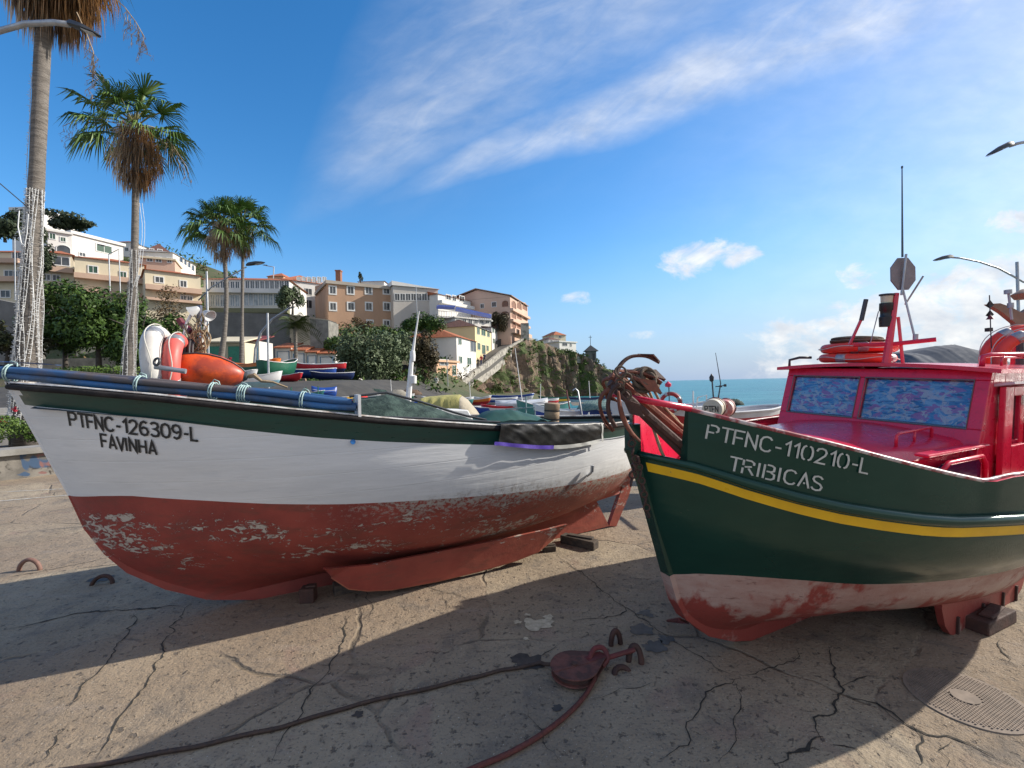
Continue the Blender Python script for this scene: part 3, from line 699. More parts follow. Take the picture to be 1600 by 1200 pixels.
        q = MB(); q.tube([(p.x, s*max(0, p.y-.022), interp(p.x, topz)+.003) for p in P], .013, 6, flat=1.)
        q.build('bulwark_capping', mat('chipped_capping', (.5, .42, .40), (.28, .04, .05), .4, scale=14, thr=(.42, .55)), B, smooth=True, local=True)
    # hand rail bar from the bow to the port bulwark
    q = MB(); q.tube([(-.81, -.25, 1.66), (-1.0, -.11, 1.70), (-1.15, .0, 1.735)], [.018, .018, .016], 8); q.build('bow_bar', REDP, B, smooth=True, local=True)
    # deck red
    q = MB(); n = 40; top = [pt(0, .012+(i/n)**1.3*.96) for i in range(n+1)]
    q.grid([[Vector((p.x, -max(0, p.y-.05), p.z-.065)) for p in top], [Vector((p.x, 0, p.z-.03)) for p in top], [Vector((p.x, max(0, p.y-.05), p.z-.065)) for p in top]])
    q.build('deck', REDP, B, local=True)
    # trunk (raised fore deck) with camber, rounded corners
    def trunk():
        q = MB(); rows = []
        for i in range(15):
            t = i/14; x = lerp(-.05, 1.72, t); hw = lerp(.22, .66, min(1, t*1.5)**.7); zt = lerp(1.27, 1.36, t); cy = .05+.05*t
            row = [Vector((x, cy-hw, .95)), Vector((x, cy-hw, zt-.06)), Vector((x, cy-hw+.05, zt-.012))]
            for j in range(7):
                u = -1+2*j/6; row.append(Vector((x, cy+u*(hw-.09), zt+.05*(1-u*u))))
            row += [Vector((x, cy+hw-.05, zt-.012)), Vector((x, cy+hw, zt-.06)), Vector((x, cy+hw, .95))]
            rows.append(row)
        q.grid(rows); q.add(rows[0], [tuple(range(len(rows[0])))])
        return q.build('trunk_cabin', REDP, B, smooth='auto', local=True)
    tr = trunk()
    q = MB(); q.slab([(1.02, -.632, 1.20), (1.12, -.632, 1.235), (1.58, -.632, 1.235), (1.63, -.632, 1.20), (1.63, -.632, 1.02), (1.02, -.632, 1.02)], (0, .03, 0))
    q.build('side_window', mat('dark_blue_pane', (.01, .02, .07), (.015, .03, .1), .12, scale=3, stretch=(1, 1, 8)), tr, local=True)
    q = MB(); q.tube([(1.0, -.645, 1.03), (1.0, -.645, 1.20), (1.10, -.645, 1.255), (1.60, -.645, 1.255), (1.66, -.645, 1.20), (1.68, -.645, 1.03)], .016, 8); q.build('window_surround', REDP, tr, smooth=True, local=True)
    q = MB(); q.box((1.3, -.60, 1.318), (.9, .08, .02)); q.build('ledge', REDP, tr, local=True, bevel=.008)
    for y, x0, x1 in ((-.40, 1.0, 1.5),):
        q = MB(); zb = 1.35
        q.tube([(x0, y, zb-.03), (x0, y, zb+.055), (x0+.03, y, zb+.07), (x1-.03, y, zb+.085), (x1, y, zb+.07), (x1, y, zb-.01)], .011, 8); q.tube([((x0+x1)/2, y, zb-.02), ((x0+x1)/2, y, zb+.075)], .009, 6)
        q.build('deck_handrail', REDP, B, smooth=True, local=True)
    # wheelhouse
    wh = thing('wheelhouse', '', '', (0, 0, 0)); del wh['label']; del wh['category']; wh.parent = B
    y0, y1 = -.62, .86; k = .30
    def fx(z): return 1.62+k*(z-1.3)      # raked front
    zt = 1.86; zb = 1.0; xr = 3.1
    # front with two openings: built as bars
    ws = [(.79, .21), (.165, -.535)]
    q = MB(); th = .05
    def fb(ya, yb, za, zc):
        q.slab([(fx(za), ya, za), (fx(za), yb, za), (fx(zc), yb, zc), (fx(zc), ya, zc)], (th, 0, 0))
    fb(y0, y1, zb, 1.43); fb(y0, y1, 1.785, zt-.0)
    fb(y0, -.535, 1.43, 1.785); fb(.165, .21, 1.43, 1.785); fb(.79, y1, 1.43, 1.785)
    for yy in (y0, y1):
        s = .04 if yy < 0 else -.04
        if yy < 0:
            # port side with a doorway window
            for (xa, xb, za, zc) in [(1.66, 2.02, zb, zt), (2.02, 2.32, zb, 1.32), (2.02, 2.32, 1.66, zt), (2.32, xr, zb, zt)]:
                xa1 = fx(za)+th if xa == 1.66 else xa; xa2 = fx(zc)+th if xa == 1.66 else xa
                q.slab([(xa1, yy, za), (xb, yy, za), (xb, yy, zc), (xa2, yy, zc)], (0, s, 0))
        else: q.slab([(fx(zb)+th, yy, zb), (xr, yy, zb), (xr, yy, zt), (fx(zt)+th, yy, zt)], (0, s, 0))
    q.slab([(xr, y0+.05, zb), (xr, y1-.05, zb), (xr, y1-.05, zt), (xr, y0+.05, zt)], (-.04, 0, 0))
    q.build('walls', REDP, wh, local=True, bevel=.006)
    CURT = bpy.data.materials.new('printed_curtain'); CURT.use_nodes = True; T = NT(CURT.node_tree); bb = T.n['Principled BSDF']
    tc = T.node('ShaderNodeTexCoord').outputs['Object']; st = T.scalev(tc, (1, 1, 2.2))
    c = T.mix(T.mr(T.noise(T.scalev(tc, (1, 1, 3.0)), 8, 3, .6, .5), .42, .58), (.05, .22, .52), (.52, .72, .82))
    c = T.mix(T.mr(T.noise(T.scalev(tc, (1, 1, 2.4)), 10.5, 1, .5, .3), .53, .56), c, (.70, .14, .40))
    o2 = T.node('ShaderNodeVectorMath', operation='ADD'); T.l.new(tc, o2.inputs[0]); o2.inputs[1].default_value = (3, 5, 7)
    c = T.mix(T.mr(T.noise(T.scalev(o2.outputs[0], (1, 1, 1.5)), 9.5, 3, .6, 1.4), .53, .56), c, (.95, .80, .68))
    c = T.mix(T.mr(T.noise(T.scalev(o2.outputs[0], (1, 1, 4.5)), 12, 2, .6), .60, .63), c, (.03, .07, .22)); T.put(bb.inputs['Base Color'], c); bb.inputs['Roughness'].default_value = .85
    GLS = bpy.data.materials.new('window_glass'); GLS.use_nodes = True; T = NT(GLS.node_tree); g = T.n['Principled BSDF']
    T.n.remove(g); tr_ = T.node('ShaderNodeBsdfTransparent'); gl_ = T.node('ShaderNodeBsdfGlossy'); gl_.inputs['Roughness'].default_value = .05; fz = T.node('ShaderNodeFresnel'); fz.inputs[0].default_value = 1.5; mx = T.node('ShaderNodeMixShader')
    tr_.inputs[0].default_value = (.86, .9, .92, 1); T.l.new(T.math('ADD', fz.outputs[0], T.mr(T.noise(T.node('ShaderNodeTexCoord').outputs['Object'], 6, 5, .7), .3, .7, .02, .12)), mx.inputs[0]); T.l.new(tr_.outputs[0], mx.inputs[1]); T.l.new(gl_.outputs[0], mx.inputs[2]); T.l.new(mx.outputs[0], T.n['Material Output'].inputs[0])
    MATS['glass'] = GLS
    for ya, yb in ws:
        q = MB(); rows = []
        for j in range(13):
            y = lerp(ya+.01, yb-.01, j/12); rows.append([Vector((fx(z)+.045+.012*math.sin(j*1.9), y, z)) for z in (1.44, 1.6, 1.78)])
        q.grid(rows); cu = q.build('curtain', CURT, wh, smooth=True, local=True)
        q = MB(); q.slab([(fx(1.42)+.02, ya, 1.42), (fx(1.42)+.02, yb, 1.42), (fx(1.795)+.02, yb, 1.795), (fx(1.795)+.02, ya, 1.795)], (.005, 0, 0)); q.build('window_pane', GLS, wh, local=True)
        q = MB(); fr = [(fx(1.43)-.003, ya, 1.43), (fx(1.43)-.003, yb, 1.43), (fx(1.785)-.003, yb, 1.785), (fx(1.785)-.003, ya, 1.785)]
        q.tube(fr, .007, 6, closed=True); q.build('window_seal', mat('grey_rubber', (.15, .16, .17), None, .6), wh, local=True)
    q = MB(); q.box((2.17, y0+.03, 1.49), (.30, .01, .34)); q.build('side_pane', mat('dark_glass', (.02, .022, .025), (.05, .055, .06), .08, scale=3), wh, local=True)
    q = MB()   # sliding door panel standing proud of the port side
    for (xa, xb, za, zc) in [(1.86, 2.01, 1.02, 1.74), (2.33, 2.42, 1.02, 1.74), (2.01, 2.33, 1.02, 1.3), (2.01, 2.33, 1.67, 1.74)]: q.box(((xa+xb)/2, y0-.035, (za+zc)/2), (xb-xa, .035, zc-za))
    dr = q.build('sliding_door', REDP, wh, local=True, bevel=.006)
    q = MB(); q.box((2.1, y0-.05, 1.76), (.56, .11, .018), rx=R_(-12)); q.build('rain_hood', mat('pale_hood', (.6, .5, .5), None, .4), dr, local=True)
    # roof
    q = MB(); rows = []
    for x in (1.70, 1.72, 2.4, 3.2, 3.22):
        rows.append([Vector((x, lerp(y0-.07, y1+.07, j/12), 1.868+.045*(1-(j/6-1)**2))) for j in range(13)])
    q.grid(rows); low = [[p-Vector((0, 0, .03)) for p in r] for r in rows]; q.grid([r[::-1] for r in low])
    q.grid([rows[0], low[0]]); q.grid([rows[-1], low[-1]]); q.grid([[r[0] for r in rows], [r[0] for r in low]]); q.grid([[r[-1] for r in rows], [r[-1] for r in low]])
    q.build('roof', REDP, wh, smooth='auto', local=True)
    for (x0, x1, y) in ((2.0, 3.1, y0+.02),):
        q = MB(); q.tube([(x0, y, 1.89), (x0, y, 1.945), (x0+.04, y, 1.955), (x1, y, 1.955), (x1, y, 1.89)], .008, 6); q.build('roof_rail', REDP, wh, smooth=True, local=True)
    q = MB(); q.tube([(1.76, y1-.02, 1.87), (1.76, y1-.02, 1.94), (1.82, y1-.08, 1.965), (1.9, y1-.15, 1.965)], .013, 8); q.build('grab_rail', DGREY, wh, smooth=True, local=True)
    q = MB(); q.tube([(1.98, y0+.12, 1.88), (1.99, y0+.12, 1.96), (2.04, y0+.09, 1.975), (2.38, y0-.0, 1.98), (2.42, y0, 1.96), (2.42, y0, 1.87)], .018, 8); q.build('grab_rail', REDP, wh, smooth=True, local=True)
    # mast
    ms = thing('mast', '', '', (0, 0, 0)); del ms['label']; del ms['category']; ms.parent = B
    q = MB(); q.tube([(1.76, .02, 1.88), (1.84, 0, 2.50)], [.034, .020], 8); q.tube([(1.86, -.06, 1.88), (1.86, -.01, 2.3)], .012, 6)
    q.tube([(1.66, .22, 2.07), (1.80, .0, 2.07), (1.88, -.26, 2.1)], .018, 6); q.tube([(1.64, .24, 2.07), (1.68, .18, 2.28)], .012, 6); q.build('post', REDP, ms, smooth='auto', local=True)
    q = MB(); q.tube([(1.68, .175, 2.28), (1.71, .16, 2.46)], .018, 8); q.build('light_tube', DGREY, ms, local=True)
    q = MB(); q.lathe([(.0, 0), (.045, 0), (.05, .08), (.042, .09), (.042, .13), (.05, .14), (.05, .2), (.0, .2)], (1.80, .05, 2.22)); q.build('lantern_body', mat('black_plastic', (.02, .02, .022), None, .35), ms, smooth='auto', local=True)
    q = MB(); q.lathe([(.0, 0), (.04, 0), (.044, .06), (.0, .07)], (1.80, .05, 2.42)); q.build('lantern_lens', mat('cream_lens', (.7, .65, .45), None, .25), ms, smooth='auto', local=True)
    q = MB(); q.lathe([(.0, 0), (.055, 0), (.055, .012), (0, .012)], (1.80, .05, 2.485)); q.build('lantern_cap', DGREY, ms, local=True)
    q = MB(); q.tube([(1.80, .16, 2.07), (1.83, .12, 2.36)], .004, 5); q.lathe([(0, 0), (.018, 0), (.018, .05), (0, .05)], (1.87, -.13, 2.10)); q.tube([(1.87, -.13, 2.1), (1.86, -.03, 2.55)], .008, 6); q.tube([(1.87, -.05, 2.4), (1.88, -.16, 2.62)], .007, 5); q.build('bracket', STEEL, ms, local=True)
    # octagonal reflector seen nearly face on
    q = MB(); c = Vector((1.87, -.03, 2.66)); oct_ = []
    Mx = RM.to_3x3().inverted()
    for i in range(8):
        a = R_(22.5+45*i); lx = .105*math.cos(a)*1.05; lz = .145*math.sin(a); oct_.append(c+Mx @ Vector((lx, 0, lz)))
    q.slab(oct_, Mx @ Vector((0, .012, 0))); q.build('octagonal_plate', mat('grey_plate', (.26, .23, .24), (.19, .17, .17), .5, scale=9, grime=.2), ms, local=True)
    q = MB(); q.tube([(1.84, -.035, 2.48), (1.865, -.045, 2.82)], .009, 6); q.build('plate_stay', STEEL, ms, local=True)
    q = MB(); q.tube([(1.865, -.02, 2.80), (1.80, -.02, 3.52)], [.008, .004], 6); q.lathe([(0, 0), (.008, .005), (.008, .02), (0, .025)], (1.80, -.02, 3.515), n=8); q.build('whip_antenna', mat('green_grey_antenna', (.07, .12, .13), None, .5), ms, local=True)
    # lettering on the port bulwark (flat sheet of plating)
    outer = []
    T_ = [i/400 for i in range(400)]
    tab = [(pt(0, t).x, pt(0, t).y-.012) for t in T_ if t < .45]
    def onb(x, z, k): return Vector((x, -(interp(x, tab)+.004+.0003*k), z))
    LW = mat('white_letter_paint', (.55, .55, .50), (.42, .42, .38), .6, scale=30)
    for txt, P0, P1, hh, nm in RIGHT_TEXT:
        P0 = Vector(P0); P1 = Vector(P1); tot = sum(WID.get(c, .74) for c in txt)-.2; g = arcmap(onb, P0, P1, tot); d = P1-P0
        q, _ = lettering(txt, GST, .115, lambda x, y, k: onb(P0.x+d.x*g(x), P0.y+d.y*g(x)+hh*y, k), slant=.12)
        q.build(nm, LW, B, local=True)
    return B, pt
RIGHT_TEXT = [('PTFNC-110210-L', (-.749, 1.4985), (-.0686, 1.3315), .079, 'registration_lettering'), ('TRIBICAS', (-.66, 1.333), (-.273, 1.235), .076, 'name_lettering')]
RB, RPT = right_boat()
# ---------------------------------------------------------------- things lying on the left boat
def dirworld(M, v): return M.to_3x3() @ Vector(v)
def cord_loop(b, c, axis, ry, rz, r=.006, n=16):
    a = Vector(axis).normalized(); s = a.cross(Vector((0, 0, 1))).normalized(); u = s.cross(a)
    b.tube([Vector(c)+s*math.cos(2*math.pi*i/n)*ry+u*math.sin(2*math.pi*i/n)*rz for i in range(n)], r, 6, closed=True)
PT = [(-2.25, -.16, 2.035), (-1.9, -.06, 2.01), (-1.46, -.04, 1.975), (-1, -.25, 1.915), (-.5, -.47, 1.855), (0, -.67, 1.79), (.4, -.83, 1.735), (.72, -.94, 1.69)]
def poles():
    mats_ = [mat('blue_pole_paint', (.03, .13, .32), (.06, .075, .10), .55, scale=2.2, thr=(.42, .58), stretch=(1, 1, 1), grime=.5), mat('grey_wood_pole', (.12, .10, .10), (.03, .10, .24), .7, scale=1.3, grime=.4, thr=(.46, .56), bump=.003)]
    labs = ['weathered grey pole on top of the bundle along the white boat', 'blue painted pole at the outer top of the bundle along the white boat', 'blue pole at the outer bottom of the bundle, just above the rail', 'grey pole at the inner bottom of the bundle along the white boat']
    for k, (dy, dz, m, r) in enumerate([(.036, .018, 1, .022), (-.016, .006, 1, .024), (-.022, -.040, 0, .024), (.030, -.032, 1, .022)]):
        b = MB(); pts = []
        for i in range(29):
            t = i/28*7; j = min(6, int(t)); p = Vector(PT[j]).lerp(Vector(PT[j+1]), t-j)
            pts.append(lw(p.x+(.03*k if i == 28 else 0), p.y+dy, p.z+dz+.004*math.sin(i*.6+k)))
        b.tube(pts, [r*(1+.08*mnoise.noise(Vector((i*.5, k*3., 0)))) for i in range(29)], 10)
        tag(b.build('pole', m if not isinstance(m, int) else mats_[m], smooth='auto'), labs[k], 'pole', 'poles tied along the white boat')
    for x, lab in [(-1.42, 'pale cord tying the poles at the very bow of the white boat'), (-.62, 'pale cord tied round the poles left of the white ring'), (-.16, 'pale cord round the poles under the left of the orange float'), (.02, 'thick pale cord lashing round the poles under the orange float'), (.42, 'pale cord round the poles near their cut ends')]:
        b = MB(); P = [Vector(q) for q in PT]; y = interp(x, [(q.x, q.y) for q in P]); z = interp(x, [(q.x, q.z) for q in P])
        c = lw(x, y+.01, z-.002); ax = dirworld(LM, (1, -.42, -.12))
        for q in range(4 if abs(x-.02) < .01 else 2): cord_loop(b, c+ax*.016*q-Vector((0, 0, .012)), ax+Vector((.1*(q-1), .1, 0)), .062, .062, .005)
        b.tube([c+Vector((0, 0, .05)), c+Vector((.03, -.02, .07)), c+Vector((.05, 0, .055)), c+Vector((.07, -.02, .03))], .004, 6)
        tag(b.build('cord_lashing', CORD, smooth=True), lab, 'cord', 'cord lashings round the poles')
poles()
b = MB(); b.grid([[lw(-2.2+.11*i, -.16+.014*i*(1 if i < 9 else 1)-.02+.05*j, 2.085-.0075*i+.004*math.sin(i*1.7+j)) for i in range(10)] for j in range(5)])
tag(b.build('blue_sheet', mat('bright_blue_cloth', (.02, .16, .48), (.02, .10, .34), .6, scale=8), smooth=True), 'strip of bright blue cloth lying on top of the poles at the bow', 'cloth')
def ring_M(n, up=(0, 0, 1)):
    z = Vector(n).normalized(); x = Vector(up); x = (x-z*x.dot(z)).normalized(); y = z.cross(x)
    return Matrix((x, y, z)).transposed()
WRING = mat('white_ring_vinyl', (.70, .69, .66), (.55, .52, .48), .5, scale=5, grime=.3)
CORAL = mat('coral_ring_vinyl', (.72, .13, .11), (.6, .10, .08), .5, scale=5, grime=.15)
c1 = at(252, 572, 3.62); c2 = at(276, 578, 3.66)
life_ring(c1, ring_M((.93, .42, .08)), .255, .068, 'white life ring standing on edge behind the poles', None, WRING, name='life_ring')
life_ring(c2, ring_M((.90, .48, -.05)), .235, .062, 'coral life ring with silver bands leaning beside the white ring', None, CORAL)
def float_buoy():
    c = at(324, 581, 3.70); t = thing('float', 'large scuffed orange float with a dark seam lying on the poles', 'float', c)
    ax = Vector((.93, .33, -.16)).normalized(); M = ring_M(ax)
    prof = [(.0, -.26), (.045, -.252), (.09, -.225), (.125, -.165), (.145, -.08), (.148, 0), (.136, .09), (.105, .18), (.066, .245), (.038, .272), (0, .275)]
    b = MB(); b.lathe(prof, c, M, 28)
    OF = mat('orange_float_paint', (.72, .10, .015), (.38, .055, .025), .42, scale=6, grime=.5, thr=(.44, .58)); 
    b.build('body', OF, t, smooth=True)
    b = MB(); b.tube([c+M @ Vector((r*math.cos(R_(25))*1.01+.002, r*math.sin(R_(25))*1.01, z)) for r, z in prof[1:-1]], .007, 6); b.tube([c+M @ Vector((r*math.cos(R_(205))*1.01, r*math.sin(R_(205))*1.01, z)) for r, z in prof[1:-1]], .007, 6); b.build('seam', DGREY, t)
    b = MB(); b.lathe([(0, .255), (.045, .25), (.035, .29), (.012, .30), (0, .31)], c, M, 16); b.build('end_cap', DGREY, t, smooth='auto')
    b = MB(); e = c+M @ Vector((0, 0, .30)); b.tube([e, e+Vector((.05, 0, .01)), e+Vector((.10, .02, -.04)), e+Vector((.18, .05, -.05)), e+Vector((.28, .1, -.10))], [.018, .022, .014, .010, .008], 6); b.build('rope_tail', ROPE, t)
    b = MB(); b.lathe([(.0, 0), (.017, 0), (.019, .20), (0, .20)], at(242, 574, 3.30), ring_M((.94, .26, -.18)), 12)
    tag(b.build('pipe', STEEL, smooth='auto'), 'short grey pipe lying across in front of the life rings', 'pipe')
    b = MB(); p = at(245, 566, 3.28); torus(b, p, .026, .009, ring_M((-.3, -1, .2)), 20, 8); tag(b.build('shackle_ring', DGREY, smooth=True), 'small dark round ring in front of the white life ring', 'ring')
float_buoy()
def lamp_cluster():
    base = at(300, 600, 3.9); t = thing('work_lamp_mast', 'rope tangled mast with white lamp shades above the life rings', 'mast', base)
    top = at(312, 478, 3.9)
    b = MB(); b.tube([base, base.lerp(top, .5)+Vector((.02, 0, 0)), top], [.024, .022, .02], 8); b.build('post', mat('grey_wood_pole', (.1, .1, .1)), t)
    for px, py, s, ri in ((303, 486, -1, 0), (325, 492, 1, .0)):
        c = at(px, py, 3.85); M = ring_M((s*.75, -.2, -.5))
        b = MB(); b.lathe([(.012, -.045), (.02, -.04), (.042, .012), (.052, .03), (.048, .03), (.036, .006), (.0, -.02)], c, M, 16); b.build('lamp_shade', mat('lamp_shade_white', (.6, .6, .58), (.35, .36, .38), .45, scale=6), t, smooth='auto')
    b = MB(); b.tube([at(285, 560, 3.85), at(284, 540, 3.85), at(292, 505, 3.85), at(300, 490, 3.85)], .012, 6); b.tube([at(322, 500, 3.85), at(316, 530, 3.85), at(319, 560, 3.85), at(314, 590, 3.85)], .009, 6); b.build('bent_stay', mat('white_paint', (1, 1, 1)), t)
    b = MB(); random.seed(3)
    for i in range(16):
        x0 = 300+rnd(-6, 18); pts = [at(x0+rnd(-6, 6)+6*math.sin(k*1.3+i), lerp(505+rnd(-15, 10), 592, k/7), 3.84+rnd(-.05, .05)) for k in range(8)]
        b.tube(pts, rnd(.004, .007), 5)
    for i in range(7): torus(b, at(307+rnd(-8, 8), 540+rnd(-12, 20), 3.82), rnd(.05, .085), .006, ring_M((rnd(-.3, .6), -1, rnd(-.4, .4))), 18, 6)
    b.build('rope_tangle', ROPE, t, smooth=True)
    b = MB(); b.tube([at(280, 500, 3.95), at(286, 508, 3.95), at(300, 520, 3.9)], [.03, .028, .03], 8); b.build('red_handle', mat('dull_red', (.16, .02, .03), None, .5), t)
    c = at(300, 560, 3.86); q = MB()
    for i in range(7): torus(q, c+Vector((.012*i-.03, 0, 0)), .15+.01*math.sin(i*2), .009, ring_M((.92, .4, .05)), 26, 6)
    tag(q.build('cable_coil', mat('black_cable', (.03, .03, .035), (.07, .06, .06), .6), smooth=True), 'coil of dark cable between the coral ring and the orange float', 'cable coil')
lamp_cluster()
NETG = mat('dark_green_net', (.012, .03, .026), (.05, .085, .07), .95, scale=9, bump=.015, grime=.6, thr=(.45, .62), det=9)
def net_frame():
    t = thing('netting_cover', 'dark green netting stretched over a low hoop frame beside the pole ends', 'netting', lw(1.2, -.5, 1.5))
    def top(u): return interp(u, [(0, .18), (.25, .22), (.5, .14), (.8, .03), (1, -.02)])
    b = MB(); rows = []
    for j in range(9):
        v = j/8; rows.append([lw(.80+1.2*u, -.86+.55*v, 1.50-.06*u+(top(u)+.02)*math.sin(min(1, v*1.6+.12)*math.pi/2)+.02*mnoise.noise(Vector((u*9, v*7, 2)))) for u in [i/22 for i in range(23)]])
    b.grid(rows); b.build('net', NETG, t, smooth=True)
    for v in (.0, .55):
        b = MB(); b.tube([lw(.78+1.22*u, -.86+.55*v, 1.515-.06*u+(top(u)+.02)*math.sin(min(1, v*1.6+.12)*math.pi/2)+.01) for u in [i/12 for i in range(13)]], .011, 6); b.build('frame_tube', DGREY, t)
    b = MB(); b.box((0, 0, 0), (.02, .22, .17)); 
    o = tag(b.build('foam_block', WHITE), 'pale square foam block at the cut ends of the poles', 'foam block'); o.matrix_world = Matrix.Translation(lw(.80, -.90, 1.66)) @ Matrix.Rotation(R_(26), 4, 'Z')
net_frame()
def locker():
    b = MB(); b.slab([lw(1.66, -.35, 1.40), lw(1.98, -.35, 1.40), lw(1.90, -.35, 1.555), lw(1.62, -.35, 1.575)], dirworld(LM, (0, .3, 0)))
    tag(b.build('white_locker', WHITE, bevel=.012), 'white locker with a sloping lid behind the net cover', 'locker')
    b = MB(); rows = []
    for i in range(22):
        u = i/21; rows.append([lw(1.92+.85*u, -.6+.5*v, 1.40+(.17*math.sin(math.pi*min(1, u*1.05))**.7)*(.35+.65*math.sin(v*math.pi))*(1-.45*u)+.035*abs(mnoise.noise(Vector((u*7, v*4, 1))))) for v in [k/9 for k in range(10)]])
    b.grid(rows); tag(b.build('folded_tarpaulin', mat('dark_green_tarp', (.012, .05, .04), (.02, .08, .06), .6, scale=6), smooth=True), 'crumpled dark green tarpaulin heaped behind the white locker', 'tarpaulin')
locker()
def bollard():
    c = lw(2.9, -.25, 1.30); t = thing('wooden_bollard', 'grooved wooden roller standing above the rail with black bands', 'roller', c)
    M = ring_M((.06, 0, 1)); b = MB()
    b.lathe([(0, .0), (.075, .0), (.083, .02), (.083, .09), (.078, .10), (.078, .112), (.084, .12), (.084, .185), (.078, .195), (.078, .205), (.085, .215), (.084, .275), (.07, .285), (0, .285)], c, M, 24)
    b.build('drum', mat('weathered_wood', (.34, .24, .15), (.22, .15, .09), .8, scale=5, stretch=(1, 1, 8), bump=.004), t, smooth='auto')
    for z in (.012, .106, .200):
        b = MB(); b.lathe([(.0, z-.007), (.0865, z-.007), (.0865, z+.007), (0, z+.007)], c, M, 24); b.build('band', mat('black_plastic', (0, 0, 0)), t, smooth='auto')
    b = MB(); b.lathe([(0, -.12), (.03, -.12), (.03, .0), (0, 0)], c, M, 10); b.build('spindle', DGREY, t)
bollard()
def black_tarp():
    t = thing('hanging_tarpaulin', 'black tarpaulin with purple and white hem hung over the rail of the white boat', 'tarpaulin', lw(2.5, -1, 1.4))
    def P(u, v, off=0.):
        x = 1.92+u*1.22-(.05*v*(1-u))+.02*v; zt = interp((x+1.445)/5.745, [(.583, 1.451), (.667, 1.417), (.75, 1.386), (.833, 1.363)])
        z = zt+.02-v*(.185+.03*math.sin(u*3))
        r = LBVH.ray_cast(Vector((x, -3, min(z, zt-.05))), Vector((0, 1, 0))); y = r[0].y if r[0] else -.95
        w = .04+.02*v+.012*mnoise.noise(Vector((u*7+v*2, v*1.2, 0)))+.006*mnoise.noise(Vector((u*16-v*5, v*2, 4)))
        return lw(x, y-w-off, z-(.02*math.sin(u*math.pi) if v > .5 else 0))
    us = [i/60 for i in range(61)]
    b = MB(); rows = [[lw(1.92+u*1.22, -.84+.06*u, 1.46-.06*u) for u in us]]+[[P(u, v) for u in us] for v in [j/12*.82 for j in range(13)]]
    b.grid(rows); b.build('sheet', mat('black_tarp_vinyl', (.012, .012, .012), (.02, .02, .019), .45, scale=5, grime=.1, bump=.006, bscale=5), t, smooth=True)
    for u0, u1, m, nm in ((-.03, .46, mat('purple_hem', (.10, .06, .42), (.16, .10, .5), .5, scale=12, grime=.5), 'purple_hem'), (.46, .95, mat('pale_hem', (.62, .62, .58), (.5, .5, .46), .5, scale=8), 'white_hem')):
        b = MB(); uu = [lerp(u0, u1, i/24) for i in range(25)]; b.grid([[P(u, v, .004) for u in uu] for v in (.82, .9, .98)]); b.build(nm, m, t, smooth=True)
    b = MB(); b.grid([[P(u, v, .005) for v in [j/10 for j in range(11)]] for u in (.975, .995)]); b.build('edge_tape', mat('pale_hem', (1, 1, 1)), t, smooth=True)
black_tarp()

